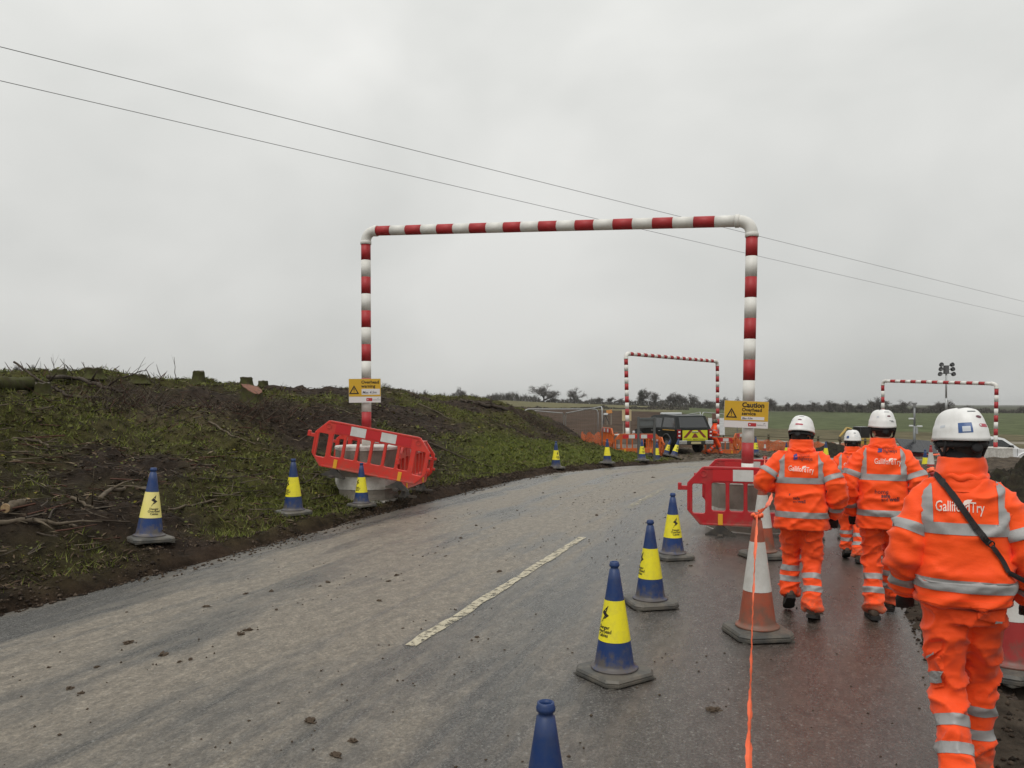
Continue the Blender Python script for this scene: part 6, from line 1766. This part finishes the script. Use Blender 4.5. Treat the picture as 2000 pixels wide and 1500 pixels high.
    me = remesh(bm, .011 / detail if detail > .7 else .017, 3)
    b3 = bmesh.new(); b3.from_mesh(me); bpy.data.meshes.remove(me)
    def tfold(p):
        dk = min((p - A['kL']).length, (p - A['kR']).length); da = min((p - A['aL']).length, (p - A['aR']).length)
        k = 1.0 + .8 * max(0, 1 - dk / .16) + 1.1 * max(0, 1 - da / .18)
        return k * (.003 * ridged(p, (7, 7, 10), seed) + .018 * crease(Vector((p.x + p.z * .7, p.y, p.z - p.x * .8)), (5.5, 5, 9), seed + 2) + .005 * crease(Vector((p.x - p.z * .9, p.y, p.z + p.x * .6)), (10, 9, 13), seed + 6)) - .010
    displace(b3, tfold)
    w.trouser_me = bm_mesh('trousers', b3, True); w.trousers = mesh_obj('trousers', w.trouser_me, root, hivt)
    for s, k in ((-1, 'L'), (1, 'R')):
        K_, A_ = A['k' + k], A['a' + k]; u = (A_ - K_).normalized(); ok = 'R' if k == 'L' else 'L'
        Ko, Ao = A['k' + ok], A['a' + ok]
        def seg_d(q, a, b):
            t = max(0, min(1, (q - a).dot(b - a) / (b - a).length_squared)); return (q - a.lerp(b, t)).length
        for f in (.38, .66):
            c = K_.lerp(A_, f)
            part('reflective_band', band_cut(w.trouser_me, [(c - u * .025, -u), (c + u * .025, u)], filt=lambda q, a=K_, b=A_, c_=Ko, d_=Ao, m=c: seg_d(q, a, b) < seg_d(q, c_, d_) and (q - m).length < .17), band_m, w.trousers, smooth=True)
    # ---------------- boots
    for s, k in ((-1, 'L'), (1, 'R')):
        A_ = A['a' + k]; pit = pose.get('p' + k, 0.0)
        Mb = Matrix.Translation(A_) @ Matrix.Rotation(R(-8 * s), 4, 'Z') @ Matrix.Rotation(-pit, 4, 'X') @ Matrix.Translation((0, 0, -.10))
        b4 = bmesh.new()
        add_tube(b4, [Mb @ Vector((0, -.065, .055)), Mb @ Vector((0, 0, .065)), Mb @ Vector((0, .09, .052)), Mb @ Vector((0, .165, .040)), Mb @ Vector((0, .20, .034))], [(.030, .036), (.046, .050), (.050, .040), (.046, .030), (.026, .018)], 12)
        add_tube(b4, [Mb @ Vector((0, -.02, .05)), Mb @ Vector((0, -.02, .15))], [.048, .044], 12)
        me4 = remesh(b4, .009, 2); mesh_obj('boot', me4, root, boot_m)
        b5 = bmesh.new(); o_ = [(-.036, -.09), (.036, -.09), (.042, -.03), (.040, .05), (.052, .11), (.046, .17), (.022, .208), (-.022, .208), (-.046, .17), (-.052, .11), (-.040, .05), (-.042, -.03)]
        va = [b5.verts.new(Mb @ Vector((p[0], p[1], .002))) for p in o_]; vb = [b5.verts.new(Mb @ Vector((p[0], p[1], .032))) for p in o_]
        b5.faces.new(va[::-1]); b5.faces.new(vb)
        for i in range(12): b5.faces.new((va[i], va[(i + 1) % 12], vb[(i + 1) % 12], vb[i]))
        part('boot_sole', b5, sole_m, root)
    # ---------------- helmet
    hm = helmet or helm_m; Hh = Matrix.Translation(hc) @ Hm.to_4x4() @ Matrix.Translation((0, .002, .022)) @ Matrix.Rotation(R(-4), 4, 'X')
    bm = bmesh.new(); nu, nv = 48, 18
    def hpnt(th, f, inner=0.0):
        """th 0 = front; f 0 top .. 1 rim"""
        cf, sf = math.cos(th), math.sin(th)
        rim = -.004 + .012 * max(0, cf) - .022 * max(0, -cf) ** 1.5 - .006 * abs(sf) ** 2
        z = .138 * (1 - f ** 2.1); rr = (1 - (1 - f) ** 2.0) ** .52
        zz = .138 - (.138 - rim) * f ** 1.72
        flare = .005 * max(0, (f - .82) / .18) ** 2
        peak = (.052 * max(0, cf) ** 4) * max(0, (f - .90) / .10)
        ridge = .0045 * math.exp(-(math.sin(th) * rr / .22) ** 2) * (1 if f < .75 else max(0, (1 - f) / .25))
        ridge += .005 * (1 / (1 + math.exp(-(f - .72) * 80))) + .0035 * math.exp(-((abs(math.sin(th)) * rr - .42) / .06) ** 2) * (1 if f < .66 else max(0, (.76 - f) / .10))
        a, b = .101 + flare + ridge - inner, .134 + flare + ridge + peak - inner
        return Vector((rr * a * sf, rr * b * cf, zz - (inner * (1 - f)) - .012 * max(0, cf) ** 4 * max(0, (f - .9) / .1)))
    def shell(inner):
        t = bm.verts.new(hpnt(0, 0, inner) if False else Vector((0, 0, .138 + (.0045 if inner == 0 else -.004)))); rows = []
        for j in range(1, nv + 1): rows.append([bm.verts.new(hpnt(2 * math.pi * i / nu, j / nv, inner)) for i in range(nu)])
        for i in range(nu): bm.faces.new((t, rows[0][i], rows[0][(i + 1) % nu]))
        for j in range(nv - 1):
            for i in range(nu): bm.faces.new((rows[j][i], rows[j + 1][i], rows[j + 1][(i + 1) % nu], rows[j][(i + 1) % nu]))
        return rows
    ro = shell(0.0); ri = shell(.004)
    for i in range(nu): bm.faces.new((ro[-1][i], ri[-1][i], ri[-1][(i + 1) % nu], ro[-1][(i + 1) % nu]))
    for v in bm.verts: v.co = Hh @ v.co
    w.helm_me = bm_mesh('helmet', bm, True); w.helm = mesh_obj('helmet', w.helm_me, root, hm)
    # vents on the crown
    for dx in (-.022, .022):
        b6 = bmesh.new(); add_box(b6, dx, -.060, .1335, .030, .007, .004, Hh, .0015); part('vent_slot', b6, M('vent_dark', (.12, .12, .12), .6), w.helm)
    # cradle and chin strap
    b6 = bmesh.new(); P = [Hh @ Vector((.097 * math.sin(a), .112 * math.cos(a) - .004, -.028 - .012 * math.cos(a + math.pi))) for a in np.linspace(0, 2 * math.pi, 33)]
    add_tube(b6, P, [(.004, .017)] * 33, 6, cap=False); part('headband', b6, web, w.helm, smooth=True)
    b6 = bmesh.new(); add_lathe(b6, [(.012, -.010), (.022, -.008), (.024, .006), (.014, .010)], 14, Hh @ Matrix.Translation((0, -.118, -.055)) @ Matrix.Rotation(R(90), 4, 'X')); part('ratchet_knob', b6, web, w.helm, smooth=True)
    for s in (-1, 1):
        b6 = bmesh.new(); add_tube(b6, [Hh @ Vector((s * .095, -.05, -.02)), Hh @ Vector((s * .089, -.005, -.085)), hc + Hm @ Vector((s * .055, .03, -.12))], [(.003, .008)] * 3, 6); add_tube(b6, [Hh @ Vector((s * .096, .05, -.01)), Hh @ Vector((s * .088, .0, -.085))], [(.003, .008)] * 2, 6); part('chin_strap', b6, web, w.helm, smooth=True)
    if snood:
        bm = bmesh.new(); nz = 1.45 + collar_h * .6
        add_tube(bm, [Vector((0, lean * .8, nz - .06)), Vector((0, lean * .8 + .005, nz + .02)), hc + Vector((0, -.012, -.075)), hc + Hm @ Vector((0, -.024, -.03))], [.082, .080, .076, .070], 20)
        displace(bm, lambda p: .004 * ridged(p, (10, 10, 30), seed)); part('snood', bm, snood_m, root, smooth=True)
    w.Hh = Hh; w.hc = hc; w.Hm = Hm
    # stickers round the shell: (angle from back in degrees + = wearer's right, height, width, height, material, shape)
    bv = BVHTree.FromPolygons([Hh.inverted() @ v.co for v in w.helm_me.vertices], [p.vertices[:] for p in w.helm_me.polygons])
    for a, z, sw_, sh_, m, shp in stickers:
        if shp == 'oval': poly = [(sw_ / 2 * math.cos(R(q)), sh_ / 2 * math.sin(R(q))) for q in range(0, 360, 24)]
        elif shp == 'pill': poly = rrect(-sw_ / 2, sw_ / 2, -sh_ / 2, sh_ / 2, sh_ * .42)
        else: poly = [(-sw_ / 2, -sh_ / 2), (sw_ / 2, -sh_ / 2), (sw_ / 2, sh_ / 2), (-sw_ / 2, sh_ / 2)]
        offs = .0012 if shp != 'inner' else .0024
        b6 = poly_bm(poly, .010)
        ok = True
        for v in b6.verts:
            th = R(a) + v.co.x / .125; dr = Vector((math.sin(th), -math.cos(th), 0)); zz = z + v.co.z * .8
            h = bv.ray_cast(dr * .4 + Vector((0, 0, zz)), -dr)
            if h[0] is None: v.co = dr * .13 + Vector((0, 0, zz)); continue
            nn = h[1] if h[1].dot(dr) > 0 else -h[1]
            v.co = h[0] + nn * offs
        for v in b6.verts: v.co = Hh @ v.co
        part('sticker', b6, m, w.helm, smooth=True)
    def wbvh(mes):
        V = []; Fs = []
        for me in mes:
            o = len(V); V += [w.M @ v.co for v in me.vertices]; Fs += [[i + o for i in p.vertices] for p in me.polygons]
        return BVHTree.FromPolygons(V, Fs)
    w.bvh_j = wbvh([w.jacket_me]); w.bvh_js = wbvh([w.jacket_me, w.collar.data] + list(w.sleeves.values())); w.bvh_t = wbvh([w.trouser_me])
    return w

CAM = Vector((0, 0, CH))
def lay(bm, bvh, to_px, off):
    """drop flat shape vertices (x, z) onto the cloth along the line of sight; to_px maps them to photo pixels"""
    bad = set()
    for v in bm.verts:
        q = to_px(v.co.x, v.co.z); d = (px(q[0], q[1], 1.0) - CAM).normalized()
        h = bvh.ray_cast(CAM, d)
        if h[0] is None: bad.add(v); continue
        n = h[1] if h[1].dot(d) < 0 else -h[1]
        v.co = h[0] + n * off - d * off * .6
    if bad: bmesh.ops.delete(bm, geom=list(bad), context='VERTS')
    return bm
def cloth_part(w, name, bm, m, parent, bvh, to_px, off=.004, thick=0.0):
    lay(bm, bvh, to_px, off)
    if not bm.faces: bm.free(); return None
    if thick:
        bm.normal_update(); r = bmesh.ops.extrude_face_region(bm, geom=bm.faces[:])
        for v in [g for g in r['geom'] if isinstance(g, bmesh.types.BMVert)]: v.co += (CAM - v.co).normalized() * thick
    for v in bm.verts: v.co = w.Mi @ v.co
    return part(name, bm, m, parent, smooth=False)
def print_text(w, txt, x, y, size_px, m, bold=0.0, slope=0.0, align='LEFT', off=.004, sxk=1.0):
    bm = text_bm(txt, size_px, bold * size_px, align, maxlen=max(3.0, size_px * .5))
    cloth_part(w, 'lettering', bm, m, w.jacket, w.bvh_j, lambda u, v: (x + u * sxk, y - v + u * slope), off)
def print_poly(w, poly, m, name='print', parent=None, bvh=None, off=.004, ml=6.0, thick=0.0):
    bm = bmesh.new(); f = bm.faces.new([bm.verts.new((p[0], 0, p[1])) for p in poly])
    bmesh.ops.triangulate(bm, faces=bm.faces)
    for _ in range(6):
        es = [e for e in bm.edges if e.calc_length() > ml]
        if not es: break
        bmesh.ops.subdivide_edges(bm, edges=es, cuts=1); bmesh.ops.triangulate(bm, faces=bm.faces)
    return cloth_part(w, name, bm, m, parent or w.jacket, bvh or w.bvh_j, lambda u, v: (u, v), off, thick)
def leaf_logo(w, x, y, s):
    print_poly(w, [(x, y + 3 * s), (x + 3 * s, y - 3 * s), (x + 9 * s, y - 5 * s), (x + 17 * s, y - 5 * s), (x + 12 * s, y + 1 * s), (x + 6 * s, y + 4 * s), (x + 2 * s, y + 5 * s)], txt_w, 'leaf_logo')
def strip(w, P, width, name, m, parent, bvh, off=.006):
    """strap laid along photo pixels P on the cloth"""
    Q = crom([Vector((p[0], 0, p[1])) for p in P], 10); bm = bmesh.new(); prev = None
    for i, p in enumerate(Q):
        t = (Q[min(i + 1, len(Q) - 1)] - Q[max(i - 1, 0)]).normalized(); n = Vector((-t.z, 0, t.x))
        cur = [bm.verts.new(p + n * width * k) for k in (-.5, 0, .5)]
        if prev:
            for k in range(2): bm.faces.new((prev[k], cur[k], cur[k + 1], prev[k + 1]))
        prev = cur
    lay(bm, bvh, lambda u, v: (u, v), off)
    r = bmesh.ops.extrude_face_region(bm, geom=bm.faces[:])
    for v in [g for g in r['geom'] if isinstance(g, bmesh.types.BMVert)]: v.co += (CAM - v.co).normalized() * .003
    return part(name, bm, m, parent)

YAW = R(-20)
def stand(x, d): p = on_road(x, d); return p
COMMON = [(10, .075, .034, .016, stk_d, 'oval'), (0, .106, .05, .006, stk_k, 'rect')]
# ---- nearest worker, with the shoulder bag
w1 = make_worker(stand(2.055, 3.50), R(-24), 1.0, 'worker with a black shoulder strap across an orange jacket, nearest the viewer',
    dict(sL=(-.172, .03, 1.375), eL=(-.272, -.03, 1.12), wL=(-.262, .10, .905), sR=(.175, .03, 1.375), eR=(.292, -.02, 1.12), wR=(.315, .12, .91),
         hL=(-.090, 0, .90), kL=(-.070, .02, .50), aL=(-.035, -.18, .135), hR=(.090, 0, .90), kR=(.100, .17, .53), aR=(.085, .22, .11), pL=.35, pR=.0),
    hem=.90, head=(R(24), R(-4)), seed=1, collar_h=.095, detail=1.15, build=.99, chest_z=1.235, hem_band=.985,
    stickers=[(-21, .036, .054, .058, stk_b, 'rect'), (-19, .030, .030, .030, stk_p, 'inner'), (17, .046, .056, .019, stk_r, 'pill'), (11, .086, .036, .017, stk_d, 'oval'), (0, .112, .045, .006, stk_k, 'rect'), (7, .0465, .009, .010, sw, 'inner'), (-72, .050, .035, .014, stk_p, 'rect')])
print_text(w1, 'GallifordTry', 1827, 997, 29, txt_w, .008, .055 * .65, sxk=.66)
leaf_logo(w1, 1880, 982, 1.15)
bag = empty('shoulder_bag', w1.M @ Vector((.36, .05, .86))); tag(bag, 'black bag on a strap crossing the back of the nearest worker', 'bag')
Mb_ = Matrix.Translation(-bag.location)
def bagpart(o): o.data.transform(Mb_); o.parent = bag; return o
bagpart(strip(w1, [(1822, 925), (1835, 934), (1870, 980), (1905, 1030), (1932, 1062)], 13, 'strap', strap_m, None, w1.bvh_js))
bagpart(strip(w1, [(1936, 1066), (1955, 1092), (1968, 1118)], 9, 'strap', strap_m, None, w1.bvh_js))
bm = bmesh.new(); hitp = w1.bvh_js.ray_cast(CAM, (px(1933, 1062, 1) - CAM).normalized())[0] or px(1933, 1062, 3.3)
add_tube(bm, [hitp + Vector((.014 * math.cos(a), -.012, .014 * math.sin(a))) for a in np.linspace(0, 2 * math.pi, 15)], .003, 6, cap=False); bagpart(part('buckle', bm, M('buckle', (.03, .03, .03), .3, metal=.5), None, smooth=True))
h0 = w1.bvh_js.ray_cast(CAM, (px(1968, 1118, 1) - CAM).normalized())[0] or px(1968, 1118, 3.3)
bm = bmesh.new(); pB = w1.M @ Vector((.365, .04, .92)); add_tube(bm, [h0 + Vector((0, -.01, 0)), (h0 + pB) / 2 + Vector((0.02, -.01, 0)), pB], [(.004, .012)] * 3, 6); bagpart(part('strap', bm, strap_m, None))
bm = bmesh.new(); add_box(bm, 0, 0, 0, .12, .30, .24, w1.M @ Matrix.Translation((.39, .06, .82)) @ Matrix.Rotation(R(8), 4, 'Y'), .03); bagpart(part('bag_body', bm, strap_m, None))
TR = dict(parent=w1.trousers, bvh=w1.bvh_t)
print_poly(w1, [(1812, 1253), (1842, 1250), (1840, 1268), (1825, 1278), (1811, 1284)], hivt, 'pocket_flap', off=.006, thick=.004, **TR)
print_poly(w1, [(1811, 1280), (1826, 1273), (1826, 1276), (1812, 1284)], band_m, 'pocket_trim', off=.012, **TR)
print_poly(w1, [(1815, 1290), (1842, 1278), (1845, 1340), (1824, 1344)], hivt, 'cargo_pocket', off=.004, thick=.004, **TR)
print_poly(w1, [(1817, 1311), (1842, 1309), (1842, 1330), (1820, 1333)], band_m, 'pocket_band', off=.012, thick=.001, **TR)
print_poly(w1, [(1909, 1197), (1963, 1190), (1960, 1212), (1945, 1216), (1910, 1208)], hivt, 'back_pocket_flap', off=.006, thick=.004, **TR)
print_poly(w1, [(1940, 1212), (1957, 1212), (1956, 1215), (1940, 1215)], band_m, 'pocket_trim', off=.012, **TR)
# spectacles
b6 = bmesh.new()
for s in (-1, 1):
    add_tube(b6, [w1.hc + w1.Hm @ Vector((s * .082, -.015, .0)), w1.hc + w1.Hm @ Vector((s * .080, .05, .004)), w1.hc + w1.Hm @ Vector((s * .066, .098, .002))], .003, 6)
part('spectacle_arm', b6, web, w1.root, smooth=True)
b6 = bmesh.new()
for s in (-1, 1): add_ellipsoid(b6, w1.hc + w1.Hm @ Vector((s * .083, -.018, -.003)), (.004, .012, .006), w1.Hm, 8, 6)
part('spectacle_tip', b6, M('tip_yellow', (.7, .65, .05), .4), w1.root, smooth=True)
b6 = bmesh.new()
for s in (-1, 1): add_ellipsoid(b6, w1.hc + w1.Hm @ Vector((s * .036, .108, -.004)), (.030, .006, .020), w1.Hm, 12, 8)
part('spectacle_lens', b6, M('lens_clear', (.25, .27, .28), .1), w1.root, smooth=True)

# ---- worker with the bent arm
w2 = make_worker(stand(2.43, 6.45), R(-21), .958, 'worker with bent elbow walking beside the orange and white cones',
    dict(sL=(-.200, .03, 1.385), eL=(-.355, -.02, 1.185), wL=(-.20, .20, 1.10), sR=(.200, .03, 1.385), eR=(.325, -.04, 1.12), wR=(.305, .07, .89),
         hL=(-.090, 0, .90), kL=(-.105, .14, .53), aL=(-.115, .10, .20), hR=(.090, 0, .90), kR=(.10, .06, .50), aR=(.105, -.10, .125), pL=.55, pR=.25),
    hem=.78, head=(R(-14), R(-14)), seed=4, build=1.06, collar_h=.100, chest_z=1.20, hem_band=.905, headz=1.60,
    stickers=[(4, .030, .060, .017, stk_r, 'pill'), (4, .076, .034, .016, stk_d, 'oval'), (10, .110, .05, .006, stk_k, 'rect'), (-40, .078, .022, .016, stk_p, 'rect')])
print_text(w2, 'national', 1560, 891, 9.5, txt_f, 0, .05, sxk=.72); print_text(w2, 'highways', 1560, 898, 10.0, txt_k, .006, .05, sxk=.74)
print_poly(w2, [(1550, 889), (1556, 886), (1558, 892), (1557, 894), (1550, 893)], txt_b, 'logo'); print_poly(w2, [(1549, 895), (1558, 894), (1557, 897), (1550, 898)], txt_b, 'logo')
print_text(w2, 'GallifordTry', 1540, 919, 14.5, txt_w, .006, .07, sxk=.68); leaf_logo(w2, 1566, 913, .55)
print_text(w2, 'safe', 1549, 975, 8.5, txt_k, .016, .05); print_text(w2, 'and', 1549, 981, 6, txt_k, .0, .05); print_text(w2, 'well', 1558, 982, 9.5, txt_k, .016, .05)
print_poly(w2, [(1542, 964), (1544, 964), (1543, 968), (1541.5, 968)], txt_k, 'print')
# ---- middle worker
w3 = make_worker(stand(3.10, 6.42), R(-22), .985, 'worker between the other two, home safe and well printed on the back',
    dict(sL=(-.200, .03, 1.385), eL=(-.305, -.03, 1.12), wL=(-.265, .08, .885), sR=(.200, .03, 1.385), eR=(.315, -.03, 1.12), wR=(.30, .08, .88),
         hL=(-.090, 0, .90), kL=(-.095, .05, .50), aL=(-.085, -.06, .11), hR=(.090, 0, .90), kR=(.095, .18, .53), aR=(.085, .28, .12), pL=.10, pR=-.1),
    hem=.775, head=(R(8), R(0)), seed=7, build=1.0, collar_h=.080, chest_z=1.205, hem_band=.905, snood=False,
    stickers=[(14, .076, .036, .016, stk_d, 'oval'), (10, .112, .055, .006, stk_k, 'rect'), (22, .036, .040, .007, stk_k, 'rect'), (28, .028, .034, .006, stk_k, 'rect'), (-28, .070, .020, .018, stk_p, 'rect')])
print_text(w3, 'national', 1725, 876, 9.5, txt_f, 0, .04, sxk=.72); print_text(w3, 'highways', 1725, 883, 10.0, txt_k, .006, .04, sxk=.74)
print_poly(w3, [(1715, 876), (1721, 873), (1723, 878), (1722, 880), (1715, 879)], txt_b, 'logo'); print_poly(w3, [(1714, 881), (1723, 880), (1722, 883), (1715, 884)], txt_b, 'logo')
print_text(w3, 'GallifordTry', 1707.5, 906, 15.5, txt_w, .006, .02, sxk=.68); leaf_logo(w3, 1735, 898, .55)
print_text(w3, 'home', 1708, 964, 12, txt_k, .003, .02); print_text(w3, 'safe', 1721, 972, 11.5, txt_k, .022, .02); print_text(w3, 'and', 1721, 979, 9.5, txt_k, .0, .0); print_text(w3, 'well', 1737, 979, 12, txt_k, .022, .0)
# ---- small worker in front of them
w4 = make_worker(stand(3.88, 8.75), R(-24), .845, 'small worker with a black strap walking ahead, partly hidden by two others',
    dict(sL=(-.200, .03, 1.385), eL=(-.300, -.03, 1.12), wL=(-.22, .12, .93), sR=(.200, .03, 1.385), eR=(.310, -.03, 1.12), wR=(.30, .08, .88),
         hL=(-.090, 0, .90), kL=(-.095, .12, .52), aL=(-.085, .12, .17), hR=(.090, 0, .90), kR=(.095, .05, .50), aR=(.085, -.08, .12), pL=.4, pR=.1),
    hem=.775, head=(R(6), R(-4)), seed=10, collar_h=.10, build=1.04, detail=.8,
    stickers=[(-34, .030, .040, .045, stk_b, 'rect'), (8, .084, .036, .014, stk_k, 'oval'), (16, .045, .045, .010, stk_p, 'rect')])
print_text(w4, 'national', 1659, 889, 6.5, txt_f, 0, .02); print_text(w4, 'highways', 1659, 893, 6.8, txt_k, .004, .02); print_poly(w4, [(1655, 886), (1659, 886), (1659, 893), (1655, 893)], txt_b, 'logo', ml=3)
print_text(w4, 'GallifordTry', 1648, 911, 10.5, txt_w, .006, .02, sxk=.68)
bag2 = empty('shoulder_bag', w4.M @ Vector((-.34, .05, .86))); tag(bag2, 'black bag on the strap of the small worker ahead', 'bag')
Mb_ = Matrix.Translation(-bag2.location)
def bagpart2(o): o.data.transform(Mb_); o.parent = bag2; return o
bagpart2(strip(w4, [(1682, 878), (1672, 889), (1655, 914), (1640, 940)], 6.5, 'strap', strap_m, None, w4.bvh_js))
bm = bmesh.new(); add_box(bm, 0, 0, 0, .11, .26, .22, w4.M @ Matrix.Translation((-.33, .08, .90)), .03); bagpart2(part('bag_body', bm, strap_m, None))
# ---- worker walking past the pickup
pz = px(1394, 889, 38)
w5 = make_worker(Vector((pz.x, pz.y, pz.z)), R(-82), 1.0, 'worker in a dark helmet striding past the back of the dark pickup',
    dict(sL=(-.195, .03, 1.385), eL=(-.27, -.06, 1.12), wL=(-.17, .20, 1.02), sR=(.195, .03, 1.385), eR=(.27, -.08, 1.12), wR=(.17, .18, 1.0),
         hL=(-.085, 0, .90), kL=(-.085, .10, .50), aL=(-.08, -.28, .16), hR=(.085, 0, .90), kR=(.085, .24, .52), aR=(.08, .36, .11), pL=.5, pR=-.15),
    hem=.80, seed=14, detail=.55, helmet=helm_dark, snood=False)
# matt natural surfaces
for nm_, m_ in _mats.items():
    if nm_.split('_')[0] in ('leaf', 'grass', 'litter', 'bark', 'edge', 'far', 'mossy', 'mud'):
        m_.node_tree.nodes['Principled BSDF'].inputs['Specular IOR Level'].default_value = 0.12
# ------------------------------------------------------------------ damp air
bm = bmesh.new()
add_box(bm, 0, 0, 6.7, 9400, 9400, 20.6)
haze = part('haze', bm, None)
hm_ = bpy.data.materials.new('haze'); hm_.use_nodes = True
nt = hm_.node_tree; nt.nodes.remove(nt.nodes['Principled BSDF'])
pv = nt.nodes.new('ShaderNodeVolumePrincipled'); pv.inputs['Color'].default_value = (0.88, 0.89, 0.9, 1); pv.inputs['Density'].default_value = 0.0002; pv.inputs['Anisotropy'].default_value = 0.2
nt.links.new(pv.outputs[0], nt.nodes['Material Output'].inputs['Volume'])
haze.data.materials.append(hm_)
tag(haze, 'damp grey air dimming the far hedges and trees', 'haze', kind='stuff')
